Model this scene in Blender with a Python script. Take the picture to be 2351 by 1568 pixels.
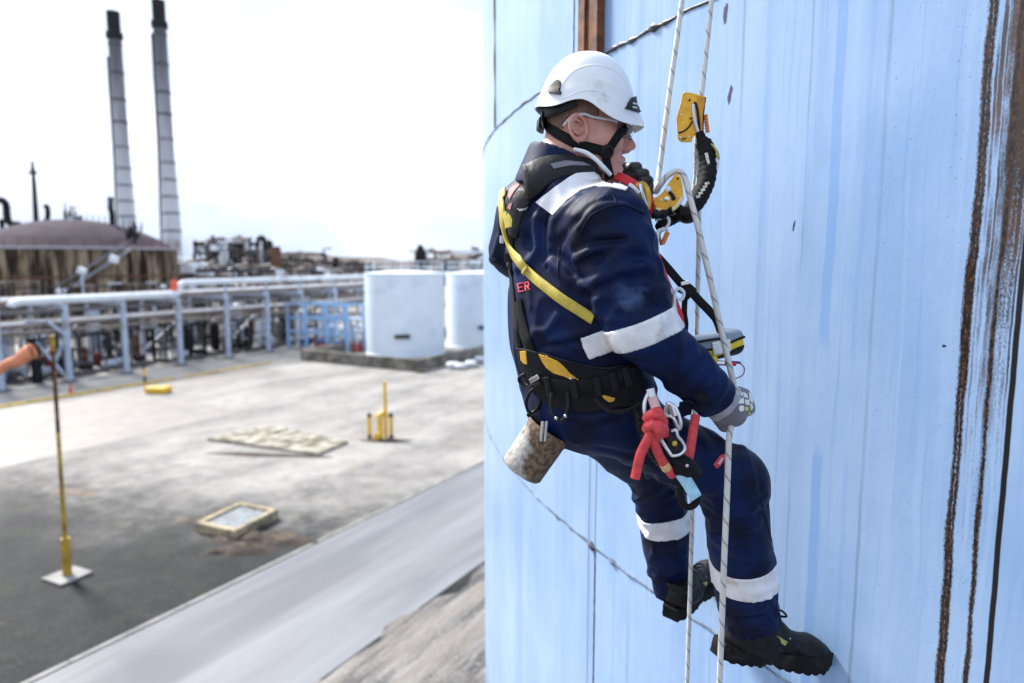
import bpy, bmesh, math, random
import numpy as np
from mathutils import Vector, Matrix
from mathutils.bvhtree import BVHTree
from mathutils.geometry import tessellate_polygon

random.seed(4)
rng = np.random.default_rng(7)
R_ = math.radians
scene = bpy.context.scene
for o in list(bpy.data.objects):
    bpy.data.objects.remove(o)
COL = scene.collection

# ------------------------------------------------------------------ camera, sky, sun, exposure
CAM_H = 7.7                      # eye height above the yard
PITCH = R_(6.9)
cam_d = bpy.data.cameras.new('camera')
cam = bpy.data.objects.new('camera', cam_d)
COL.objects.link(cam)
cam.location = (0, 0, CAM_H)
cam.rotation_euler = (math.pi / 2 - PITCH, 0, 0)
cam_d.lens = 24.0
cam_d.sensor_width = 36.0
cam_d.clip_start = 0.05
cam_d.clip_end = 3000
cam_d.dof.use_dof = True
cam_d.dof.focus_distance = 1.66
cam_d.dof.aperture_fstop = 2.0
scene.camera = cam

SUN_AZ, SUN_EL = R_(-49), R_(43)       # azimuth from +Y towards +X
world = bpy.data.worlds.new('World')
scene.world = world
world.use_nodes = True
wn = world.node_tree
for n in list(wn.nodes):
    wn.nodes.remove(n)
w_out = wn.nodes.new('ShaderNodeOutputWorld')
w_bg = wn.nodes.new('ShaderNodeBackground')
w_sky = wn.nodes.new('ShaderNodeTexSky')
w_sky.sky_type = 'NISHITA'
w_sky.sun_disc = False
w_sky.sun_elevation = SUN_EL
w_sky.sun_rotation = SUN_AZ
w_sky.altitude = 20
w_sky.air_density = 1.0
w_sky.dust_density = 4.0
w_sky.ozone_density = 1.0
# thin high overcast: soft cloud sheet mixed over the blue
w_tc = wn.nodes.new('ShaderNodeTexCoord')
w_map = wn.nodes.new('ShaderNodeMapping')
w_map.inputs['Scale'].default_value = (1.1, 1.1, 3.2)
w_no = wn.nodes.new('ShaderNodeTexNoise')
w_no.inputs['Scale'].default_value = 1.3
w_no.inputs['Detail'].default_value = 5
w_rmp = wn.nodes.new('ShaderNodeMapRange')
w_rmp.inputs['From Min'].default_value = 0.30
w_rmp.inputs['From Max'].default_value = 0.70
w_rmp.inputs['To Min'].default_value = 0.74
w_rmp.inputs['To Max'].default_value = 0.95
w_mix = wn.nodes.new('ShaderNodeMix')
w_mix.data_type = 'RGBA'
w_no2 = wn.nodes.new('ShaderNodeTexNoise'); w_no2.inputs['Scale'].default_value = 1.7; w_no2.inputs['Detail'].default_value = 4; w_no2.inputs['Distortion'].default_value = .4
w_cl = wn.nodes.new('ShaderNodeMix'); w_cl.data_type = 'RGBA'
w_cl.inputs['A'].default_value = (2.45, 3.2, 4.6, 1); w_cl.inputs['B'].default_value = (4.9, 5.3, 6.0, 1)
w_r2 = wn.nodes.new('ShaderNodeMapRange'); w_r2.inputs['From Min'].default_value = .36; w_r2.inputs['From Max'].default_value = .62
wn.links.new(w_map.outputs[0], w_no2.inputs['Vector']); wn.links.new(w_no2.outputs['Fac'], w_r2.inputs['Value']); wn.links.new(w_r2.outputs[0], w_cl.inputs['Factor'])
wn.links.new(w_cl.outputs['Result'], w_mix.inputs['B'])
wn.links.new(w_tc.outputs['Generated'], w_map.inputs['Vector'])
wn.links.new(w_map.outputs[0], w_no.inputs['Vector'])
wn.links.new(w_no.outputs['Fac'], w_rmp.inputs['Value'])
wn.links.new(w_rmp.outputs[0], w_mix.inputs['Factor'])
wn.links.new(w_sky.outputs[0], w_mix.inputs['A'])
wn.links.new(w_mix.outputs['Result'], w_bg.inputs['Color'])
w_bg.inputs['Strength'].default_value = 0.05
wn.links.new(w_bg.outputs[0], w_out.inputs['Surface'])

sun_d = bpy.data.lights.new('sun', 'SUN')
sun_d.energy = 1.5
sun_d.angle = R_(11)
sun_d.color = (1.0, 0.965, 0.92)
sun = bpy.data.objects.new('sun', sun_d)
COL.objects.link(sun)
sdir = Vector((math.sin(SUN_AZ) * math.cos(SUN_EL), math.cos(SUN_AZ) * math.cos(SUN_EL), math.sin(SUN_EL)))
sun.rotation_euler = sdir.to_track_quat('Z', 'Y').to_euler()
sun.location = (0, 0, 60)

vs = scene.view_settings
vs.view_transform = 'Standard'
vs.look = 'None'
vs.exposure = 2.4
vs.gamma = 1.0
vs.use_curve_mapping = False
scene.cycles.max_bounces = 6
scene.cycles.transparent_max_bounces = 8
scene.cycles.use_denoising = True
scene.cycles.sample_clamp_indirect = 6.0

# ------------------------------------------------------------------ helpers
FPX, CX, CY = 1567.3, 1175.5, 784.0        # reading grid 2351 x 1568
cp, sp_ = math.cos(PITCH), math.sin(PITCH)
EYE = Vector((0, 0, CAM_H))

def ray(px, py):
    x = (px - CX) / FPX
    z = -(py - CY) / FPX
    return Vector((x, cp + z * sp_, -sp_ + z * cp))

def P(px, py, Y):
    d = ray(px, py)
    return EYE + d * (Y / d.y)

def G(px, py, z=0.0):
    d = ray(px, py)
    return EYE + d * ((z - CAM_H) / d.z)

def link(o, parent=None):
    COL.objects.link(o)
    if parent is not None:
        o.parent = parent
    return o

def tag(o, label=None, cat=None, group=None, kind=None):
    if label: o['label'] = label
    if cat: o['category'] = cat
    if group: o['group'] = group
    if kind: o['kind'] = kind
    return o

def empty(name, loc, rz=0.0):
    o = bpy.data.objects.new(name, None)
    o.location = loc
    o.rotation_euler = (0, 0, rz)
    o.empty_display_size = 0.2
    COL.objects.link(o)
    return o

def mesh_obj(name, verts, faces, mat, parent=None, smooth=False, world_space=True):
    """mesh object; vertices given in world space are moved into the parent's frame"""
    me = bpy.data.meshes.new(name)
    if world_space and parent is not None:
        m = wmat(parent).inverted()
        verts = [m @ Vector(v) for v in verts]
    me.from_pydata([tuple(v) for v in verts], [], faces)
    me.validate()
    if mat is not None:
        me.materials.append(mat)
    if smooth:
        me.polygons.foreach_set('use_smooth', [True] * len(me.polygons))
    me.update()
    return link(bpy.data.objects.new(name, me), parent)

def wmat(o):
    m = Matrix.LocRotScale(o.location, o.rotation_euler, o.scale)
    return wmat(o.parent) @ m if o.parent else m

class MB:
    """collects simple solids into one mesh"""
    def __init__(s):
        s.v = []; s.f = []; s.sm = []
    def add(s, v, f, smooth=False):
        b = len(s.v)
        s.v += [Vector(q) for q in v]
        s.f += [tuple(i + b for i in q) for q in f]
        s.sm += [smooth] * len(f)
        return s
    def box(s, c, size, M=None):
        c = Vector(c); hx, hy, hz = size[0] / 2, size[1] / 2, size[2] / 2
        vs_ = [Vector((x, y, z)) for x in (-hx, hx) for y in (-hy, hy) for z in (-hz, hz)]
        if M is not None: vs_ = [M @ q for q in vs_]
        vs_ = [q + c for q in vs_]
        return s.add(vs_, [(0, 1, 3, 2), (4, 6, 7, 5), (0, 4, 5, 1), (2, 3, 7, 6), (0, 2, 6, 4), (1, 5, 7, 3)])
    def bar(s, a, b, w, h=None, up=(0, 0, 1)):
        """square bar from a to b"""
        a, b = Vector(a), Vector(b); h = h or w
        t = (b - a).normalized(); up = Vector(up)
        if abs(t.dot(up)) > .97: up = Vector((1, 0, 0))
        x = t.cross(up).normalized(); y = x.cross(t).normalized()
        vs_ = []
        for q in (a, b):
            for sx, sy in ((-1, -1), (1, -1), (1, 1), (-1, 1)):
                vs_.append(q + x * (sx * w / 2) + y * (sy * h / 2))
        return s.add(vs_, [(0, 1, 2, 3)[::-1], (4, 5, 6, 7), (0, 1, 5, 4), (1, 2, 6, 5), (2, 3, 7, 6), (3, 0, 4, 7)])
    def tube(s, pts, r, n=10, cap=True):
        pts = [Vector(p) for p in pts]
        rr = r if isinstance(r, (list, tuple)) else [r] * len(pts)
        t0 = (pts[1] - pts[0]).normalized()
        x = t0.orthogonal().normalized()
        vs_, fs = [], []
        for i, p in enumerate(pts):
            if i == 0: t = t0
            elif i == len(pts) - 1: t = (pts[i] - pts[i - 1]).normalized()
            else:
                t = (pts[i + 1] - pts[i - 1])
                t = t.normalized() if t.length > 1e-9 else t0
            x = (x - t * x.dot(t)).normalized()
            y = t.cross(x)
            for k in range(n):
                a = 2 * math.pi * k / n
                vs_.append(p + (x * math.cos(a) + y * math.sin(a)) * rr[i])
        for i in range(len(pts) - 1):
            for k in range(n):
                k2 = (k + 1) % n
                fs.append((i * n + k, i * n + k2, (i + 1) * n + k2, (i + 1) * n + k))
        if cap:
            fs.append(tuple(range(n))[::-1]); fs.append(tuple((len(pts) - 1) * n + k for k in range(n)))
        return s.add(vs_, fs, True)
    def lathe(s, prof, n=32, c=(0, 0, 0), cap=True, M=None):
        """profile [(r,z)...] about z"""
        c = Vector(c); vs_, fs = [], []
        for r, z in prof:
            for k in range(n):
                a = 2 * math.pi * k / n
                q = Vector((r * math.cos(a), r * math.sin(a), z))
                if M is not None: q = M @ q
                vs_.append(q + c)
        for i in range(len(prof) - 1):
            for k in range(n):
                k2 = (k + 1) % n
                fs.append((i * n + k, i * n + k2, (i + 1) * n + k2, (i + 1) * n + k))
        if cap:
            fs.append(tuple(range(n))[::-1]); fs.append(tuple((len(prof) - 1) * n + k for k in range(n)))
        return s.add(vs_, fs, True)
    def ball(s, c, r, n=10, M=None):
        pr = [(max(1e-4, math.sin(math.pi * i / n)), -math.cos(math.pi * i / n)) for i in range(n + 1)]
        rx, ry, rz = (r, r, r) if not isinstance(r, (tuple, list)) else r
        S = Matrix.Diagonal((rx, ry, rz))
        S = (M @ S) if M is not None else S
        return s.lathe(pr, n + 4, c, False, S)
    def prism(s, poly, z0, z1):
        """vertical prism over a plan polygon (ccw)"""
        n = len(poly)
        vs_ = [Vector((p[0], p[1], z0)) for p in poly] + [Vector((p[0], p[1], z1)) for p in poly]
        fs = [tuple(range(n))[::-1], tuple(range(n, 2 * n))] + [(i, (i + 1) % n, n + (i + 1) % n, n + i) for i in range(n)]
        return s.add(vs_, fs)
    def build(s, name, mat, parent=None, bevel=0.0):
        o = mesh_obj(name, s.v, s.f, mat, parent)
        if len(s.sm) == len(o.data.polygons):
            o.data.polygons.foreach_set('use_smooth', s.sm)
        if any(s.sm):
            o.data.set_sharp_from_angle(angle=R_(40))
        if bevel > 0:
            md = o.modifiers.new('bevel', 'BEVEL'); md.width = bevel; md.segments = 2; md.limit_method = 'ANGLE'
        return o

def cat(pts, n=8, closed=False):
    """Catmull-Rom through the points (any dimension)"""
    pts = [Vector(p) for p in pts]
    out = []
    m = len(pts)
    for i in range(m - 1):
        p0 = pts[max(i - 1, 0)]; p1 = pts[i]; p2 = pts[i + 1]; p3 = pts[min(i + 2, m - 1)]
        for k in range(n):
            t = k / n
            out.append(0.5 * ((2 * p1) + (p2 - p0) * t + (2 * p0 - 5 * p1 + 4 * p2 - p3) * t * t + (3 * p1 - p0 - 3 * p2 + p3) * t ** 3))
    out.append(pts[-1])
    return out

# ------------------------------------------------------------------ materials
def nmat(name):
    m = bpy.data.materials.new(name); m.use_nodes = True
    nt = m.node_tree
    b = nt.nodes['Principled BSDF']
    return m, nt, b

def N(nt, typ, **kw):
    n = nt.nodes.new(typ)
    for k, v in kw.items():
        if hasattr(n, k) and k not in n.inputs: setattr(n, k, v)
        else: n.inputs[k].default_value = v
    return n

def math_n(nt, op, a, b=None, c=None, clamp=False):
    n = nt.nodes.new('ShaderNodeMath'); n.operation = op; n.use_clamp = clamp
    for i, v in enumerate((a, b, c)):
        if v is None: continue
        if isinstance(v, (int, float)): n.inputs[i].default_value = v
        else: nt.links.new(v, n.inputs[i])
    return n.outputs[0]

def mixc(nt, fac, a, b, blend='MIX'):
    n = nt.nodes.new('ShaderNodeMix'); n.data_type = 'RGBA'; n.blend_type = blend
    for key, v in (('Factor', fac), ('A', a), ('B', b)):
        s_ = n.inputs[key] if key == 'Factor' else n.inputs[key]
        if isinstance(v, (int, float)): s_.default_value = v
        elif isinstance(v, (tuple, list)): s_.default_value = (*v, 1) if len(v) == 3 else v
        else: nt.links.new(v, s_)
    return n.outputs['Result']

def rampf(nt, val, a, b, lo=0.0, hi=1.0):
    n = nt.nodes.new('ShaderNodeMapRange'); n.interpolation_type = 'SMOOTHSTEP'
    nt.links.new(val, n.inputs['Value'])
    n.inputs['From Min'].default_value = a; n.inputs['From Max'].default_value = b
    n.inputs['To Min'].default_value = lo; n.inputs['To Max'].default_value = hi
    return n.outputs[0]

def noise(nt, vec, scale, detail=4, rough=.55, dist=0.0):
    n = N(nt, 'ShaderNodeTexNoise', Scale=scale, Detail=detail, Roughness=rough, Distortion=dist)
    if vec is not None: nt.links.new(vec, n.inputs['Vector'])
    return n.outputs['Fac']

def mapped(nt, vec, scale=(1, 1, 1), rot=(0, 0, 0), loc=(0, 0, 0)):
    n = nt.nodes.new('ShaderNodeMapping')
    n.inputs['Scale'].default_value = scale; n.inputs['Rotation'].default_value = rot; n.inputs['Location'].default_value = loc
    nt.links.new(vec, n.inputs['Vector'])
    return n.outputs[0]

def bump(nt, bsdf, h, strength=.3, dist=.01):
    n = N(nt, 'ShaderNodeBump', Strength=strength, Distance=dist)
    nt.links.new(h, n.inputs['Height'])
    nt.links.new(n.outputs[0], bsdf.inputs['Normal'])

def simple(name, col, rough=.6, metal=0.0, var=.25, vscale=6.0, bmp=.15, bdist=.004, bscale=60, dirt=None, dirt_amt=.4, coords='Object', spec=.5):
    """paint / cloth / metal with colour variation, dirt patches and fine relief"""
    m, nt, b = nmat(name)
    tc = N(nt, 'ShaderNodeTexCoord').outputs[coords]
    f = noise(nt, tc, vscale, 5, .6)
    dark = tuple(c * (1 - var) for c in col); lite = tuple(min(1, c * (1 + var * .6)) for c in col)
    c = mixc(nt, rampf(nt, f, .3, .7), dark, lite)
    if dirt is not None:
        f2 = noise(nt, tc, vscale * .6, 8, .7)
        c = mixc(nt, rampf(nt, f2, .62 - dirt_amt * .25, .68), c, dirt)
    nt.links.new(c, b.inputs['Base Color'])
    b.inputs['Roughness'].default_value = rough
    b.inputs['Metallic'].default_value = metal
    b.inputs['Specular IOR Level'].default_value = spec
    if bmp > 0:
        bump(nt, b, noise(nt, tc, bscale, 4, .6), bmp, bdist)
    return m
# ------------------------------------------------------------------ implicit surfaces (cloth, skin, boots)
def V3(v): return np.array([v[0], v[1], v[2]], dtype=np.float32)

def local(p, c, r, fn, far=None):
    """evaluate fn only inside a ball; outside it the distance to the ball (plus a margin) stands in"""
    dc = np.linalg.norm(p - V3(c), axis=1)
    out = dc - r * .86
    m = dc < r
    if m.any(): out[m] = fn(p[m])
    return out

def s_cap(p, a, b, ra, rb=None):
    rb = ra if rb is None else rb
    a = V3(a); ba = V3(b) - a
    h = np.clip((p - a) @ ba / max(float(ba @ ba), 1e-12), 0, 1)
    return np.linalg.norm(p - a - h[:, None] * ba, axis=1) - (ra + (rb - ra) * h)

def s_ell(p, c, r, M=None):
    q = p - V3(c)
    if M is not None: q = q @ M                 # columns of M = local axes
    r = np.array(r, dtype=np.float32)
    k0 = np.linalg.norm(q / r, axis=1); k1 = np.linalg.norm(q / (r * r), axis=1)
    return k0 * (k0 - 1) / np.maximum(k1, 1e-9)

def s_box(p, c, hs, rad, M=None):
    q = p - V3(c)
    if M is not None: q = q @ M
    q = np.abs(q) - (np.array(hs) - rad)
    return np.linalg.norm(np.maximum(q, 0), axis=1) + np.minimum(q.max(axis=1), 0) - rad

def su(a, b, k):
    h = np.clip(.5 + .5 * (b - a) / k, 0, 1)
    return b + (a - b) * h - k * h * (1 - h)

def ss(a, b, k):
    """subtract b from a"""
    return -su(-a, b, k)

def s_plane(p, o, n):
    return (p - V3(o)) @ V3(n)

def vnoise(p, seed=0):
    p = p.astype(np.float32)
    i = np.floor(p).astype(np.int64); f = (p - i).astype(np.float32)
    f = f * f * (3 - 2 * f)
    def hsh(x, y, z):
        h = (x * 374761393 + y * 668265263 + z * 2147483647 + seed * 974711) & 0xffffffff
        h = ((h ^ (h >> 13)) * 1274126177) & 0xffffffff
        h = (h ^ (h >> 16)) & 0xffff
        return (h * np.float32(1 / 32767.5) - np.float32(1)).astype(np.float32)
    r = 0
    for dx in (0, 1):
        wx = f[:, 0] if dx else 1 - f[:, 0]
        for dy in (0, 1):
            wy = f[:, 1] if dy else 1 - f[:, 1]
            for dz in (0, 1):
                wz = f[:, 2] if dz else 1 - f[:, 2]
                r = r + wx * wy * wz * hsh(i[:, 0] + dx, i[:, 1] + dy, i[:, 2] + dz)
    return r

def frame_cols(x, z):
    """3x3 with columns x, z cross x, z (orthonormalised)"""
    x = Vector(x).normalized(); z = Vector(z); z = (z - x * z.dot(x)).normalized()
    y = z.cross(x)
    return np.array([[x[i], y[i], z[i]] for i in range(3)])

def iso_mesh(fn, lo, hi, h, B=8, slack=1.3):
    """surface nets over a block-sparse grid -> verts, quads"""
    lo = np.array(lo, float); hi = np.array(hi, float)
    nb = np.ceil((hi - lo) / (h * B)).astype(int)
    dims = nb * B + 1
    ctr = [lo[k] + (np.arange(nb[k]) + .5) * B * h for k in range(3)]
    gx, gy, gz = np.meshgrid(*ctr, indexing='ij')
    cpts = np.stack([gx, gy, gz], -1).reshape(-1, 3)
    cpts = cpts.astype(np.float32)
    d = np.concatenate([fn(cpts[i:i + 200000]) for i in range(0, len(cpts), 200000)])
    act = np.abs(d) < .87 * B * h * slack
    Vv = np.ones(dims, np.float32)
    bi = np.stack(np.meshgrid(*[np.arange(n) for n in nb], indexing='ij'), -1).reshape(-1, 3)
    for b_ in bi[(~act) & (d < 0)]:
        x, y, z = b_ * B
        Vv[x:x + B + 1, y:y + B + 1, z:z + B + 1] = -1
    off = np.arange(B + 1)
    ox, oy, oz = np.meshgrid(off, off, off, indexing='ij')
    og = np.stack([ox, oy, oz], -1).reshape(-1, 3)
    ab = bi[act]
    step = max(1, 250000 // len(og))
    for i in range(0, len(ab), step):
        bb = ab[i:i + step]
        idx = (bb[:, None, :] * B + og[None]).reshape(-1, 3)
        dd = fn((lo + idx * h).astype(np.float32))
        Vv[idx[:, 0], idx[:, 1], idx[:, 2]] = dd
    ins = Vv < 0
    c = np.zeros(tuple(dims - 1), np.uint8)
    for dx in (0, 1):
        for dy in (0, 1):
            for dz in (0, 1):
                c += ins[dx:dims[0] - 1 + dx, dy:dims[1] - 1 + dy, dz:dims[2] - 1 + dz]
    cells = np.argwhere((c > 0) & (c < 8))
    cid = -np.ones(tuple(dims - 1), np.int64)
    cid[cells[:, 0], cells[:, 1], cells[:, 2]] = np.arange(len(cells))
    corner = np.array([[x, y, z] for x in (0, 1) for y in (0, 1) for z in (0, 1)])
    cv = np.stack([Vv[cells[:, 0] + k[0], cells[:, 1] + k[1], cells[:, 2] + k[2]] for k in corner], 1)
    acc = np.zeros((len(cells), 3)); cnt = np.zeros(len(cells))
    for i in range(8):
        for j in range(i + 1, 8):
            if np.abs(corner[i] - corner[j]).sum() == 1:
                a, b = cv[:, i], cv[:, j]
                m = (a < 0) != (b < 0)
                t = np.where(m, a / np.where(m, a - b, 1), 0)
                pt = corner[i] + t[:, None] * (corner[j] - corner[i])
                acc += pt * m[:, None]; cnt += m
    verts = lo + (cells + acc / cnt[:, None]) * h
    quads = []
    for ax in range(3):
        sl0 = [slice(1, -1)] * 3; sl1 = [slice(1, -1)] * 3
        sl0[ax] = slice(0, -1); sl1[ax] = slice(1, None)
        a = ins[tuple(sl0)]; b = ins[tuple(sl1)]
        for flip, mask in ((False, a & ~b), (True, ~a & b)):
            e = np.argwhere(mask)
            if not len(e): continue
            for k in range(3):
                if k != ax: e[:, k] += 1
            u, w = (ax + 1) % 3, (ax + 2) % 3
            q = []
            for du, dw in ((0, 0), (1, 0), (1, 1), (0, 1)):
                cc = e.copy(); cc[:, u] -= 1 - du; cc[:, w] -= 1 - dw
                q.append(cid[cc[:, 0], cc[:, 1], cc[:, 2]])
            q = np.stack(q, 1)
            if flip: q = q[:, ::-1]
            quads.append(q)
    quads = np.concatenate(quads)
    quads = quads[(quads >= 0).all(1)]
    return verts, quads

def iso_obj(name, fn, lo, hi, h, mat, parent=None, relax=0):
    v, q = iso_mesh(fn, lo, hi, h)
    if relax:                                   # light Laplacian relax
        for _ in range(relax):
            s_ = np.zeros_like(v); n_ = np.zeros(len(v))
            for i in range(4):
                a, b = q[:, i], q[:, (i + 1) % 4]
                np.add.at(s_, a, v[b]); np.add.at(n_, a, 1)
                np.add.at(s_, b, v[a]); np.add.at(n_, b, 1)
            v = v * .5 + .5 * s_ / np.maximum(n_, 1)[:, None]
    if parent is not None:
        m = np.array(wmat(parent).inverted())
        vl = v @ m[:3, :3].T + m[:3, 3]
    else: vl = v
    me = bpy.data.meshes.new(name)
    me.vertices.add(len(vl)); me.vertices.foreach_set('co', vl.ravel())
    me.loops.add(len(q) * 4); me.loops.foreach_set('vertex_index', q.ravel().astype(np.int32))
    me.polygons.add(len(q)); me.polygons.foreach_set('loop_start', np.arange(0, len(q) * 4, 4, dtype=np.int32))
    me.polygons.foreach_set('use_smooth', np.ones(len(q), bool))
    me.update(calc_edges=True); me.validate()
    if mat is not None: me.materials.append(mat)
    o = bpy.data.objects.new(name, me)
    link(o, parent)
    o_bvh = BVHTree.FromPolygons([tuple(x) for x in v], [tuple(x) for x in q])
    return o, o_bvh

# --- things that lie on a surface seen from the eye: straps, patches, prints
def hit(bvh, px, py, guess=1.66, maxd=0.12):
    d = ray(px, py).normalized()
    loc, nrm, idx, dist = bvh.ray_cast(EYE, d)
    if loc is None:
        loc, nrm, idx, dist = bvh.find_nearest(P(px, py, guess))
    if nrm.dot(d) > 0: nrm = -nrm
    return loc.copy(), nrm.copy()

def ribbon(name, pts, nrms, width, thick, mat, parent=None, lift=0.0, widths=None):
    pts = [Vector(p) for p in pts]; n = len(pts)
    v, f = [], []
    for i in range(n):
        t = (pts[min(i + 1, n - 1)] - pts[max(i - 1, 0)]).normalized()
        nr = nrms[i]; nr = (nr - t * nr.dot(t)).normalized()
        s_ = t.cross(nr).normalized()
        w = (widths[i] if widths else width) / 2
        b = pts[i] + nr * lift
        e = thick * .35
        v += [b + s_ * w, b + s_ * w + nr * (thick - e), b + s_ * (w - e) + nr * thick, b - s_ * (w - e) + nr * thick, b - s_ * w + nr * (thick - e), b - s_ * w]
    for i in range(n - 1):
        for k in range(6):
            k2 = (k + 1) % 6
            f.append((i * 6 + k, (i + 1) * 6 + k, (i + 1) * 6 + k2, i * 6 + k2))
    f.append(tuple(range(6))); f.append(tuple((n - 1) * 6 + k for k in range(6))[::-1])
    o = mesh_obj(name, v, f, mat, parent)
    bm = bmesh.new(); bm.from_mesh(o.data); bmesh.ops.recalc_face_normals(bm, faces=bm.faces); bm.to_mesh(o.data); bm.free()
    o.data.polygons.foreach_set('use_smooth', [True] * len(o.data.polygons))
    o.data.set_sharp_from_angle(angle=R_(50))
    return o

def strap(name, bvh, path, width, thick, mat, parent=None, lift=.001, n=10, guess=1.66, smooth=3):
    px = cat([Vector((a, b, 0)) for a, b in path], n)
    hs = [hit(bvh, q.x, q.y, guess) for q in px]
    pts = [h_[0] for h_ in hs]; nr = [h_[1] for h_ in hs]
    for _ in range(smooth):
        nr = [(nr[max(i - 1, 0)] + nr[i] + nr[min(i + 1, len(nr) - 1)]).normalized() for i in range(len(nr))]
        p2 = [pts[0]] + [(pts[i - 1] + pts[i] * 2 + pts[i + 1]) / 4 for i in range(1, len(pts) - 1)] + [pts[-1]]
        # taut webbing bridges hollows but never sinks below the cloth
        pts = [p2[i] + nr[i] * max(0, (hs[i][0] - p2[i]).dot(nr[i])) for i in range(len(pts))]
    return ribbon(name, pts, nr, width, thick, mat, parent, lift)

def patch(name, bvh, poly, thick, mat, parent=None, lift=.0005, cuts=2, guess=1.66, smooth=True):
    """solid plate over a surface; outline given on the reading grid"""
    bm = bmesh.new()
    vs_ = [bm.verts.new((a, b, 0)) for a, b in poly]
    bm.faces.new(vs_)
    bmesh.ops.triangulate(bm, faces=bm.faces[:], quad_method='BEAUTY', ngon_method='BEAUTY')
    for _ in range(cuts):
        bmesh.ops.subdivide_edges(bm, edges=bm.edges[:], cuts=1, use_grid_fill=True)
    bm.verts.ensure_lookup_table()
    top, bot = [], []
    for v in bm.verts:
        l, n = hit(bvh, v.co.x, v.co.y, guess)
        top.append(l + n * (lift + thick)); bot.append(l - n * .001)
    fs = [[v.index for v in f.verts] for f in bm.faces]
    be = [(e.verts[0].index, e.verts[1].index) for e in bm.edges if len(e.link_faces) == 1]
    bm.free()
    nv = len(top)
    faces = [tuple(f) for f in fs] + [tuple(i + nv for i in f[::-1]) for f in fs] + [(a, b, b + nv, a + nv) for a, b in be]
    o = mesh_obj(name, top + bot, faces, mat, parent)
    b2 = bmesh.new(); b2.from_mesh(o.data); bmesh.ops.recalc_face_normals(b2, faces=b2.faces); b2.to_mesh(o.data); b2.free()
    if smooth:
        o.data.polygons.foreach_set('use_smooth', [True] * len(o.data.polygons))
        o.data.set_sharp_from_angle(angle=R_(45))
    return o
# ------------------------------------------------------------------ the pale blue storage tank he works on
TK_R = 8.0
TK_C = Vector((7.764, 5.839, 0))
SEAM_UP = CAM_H + 0.80
SEAM_LO = CAM_H - 1.235

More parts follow.
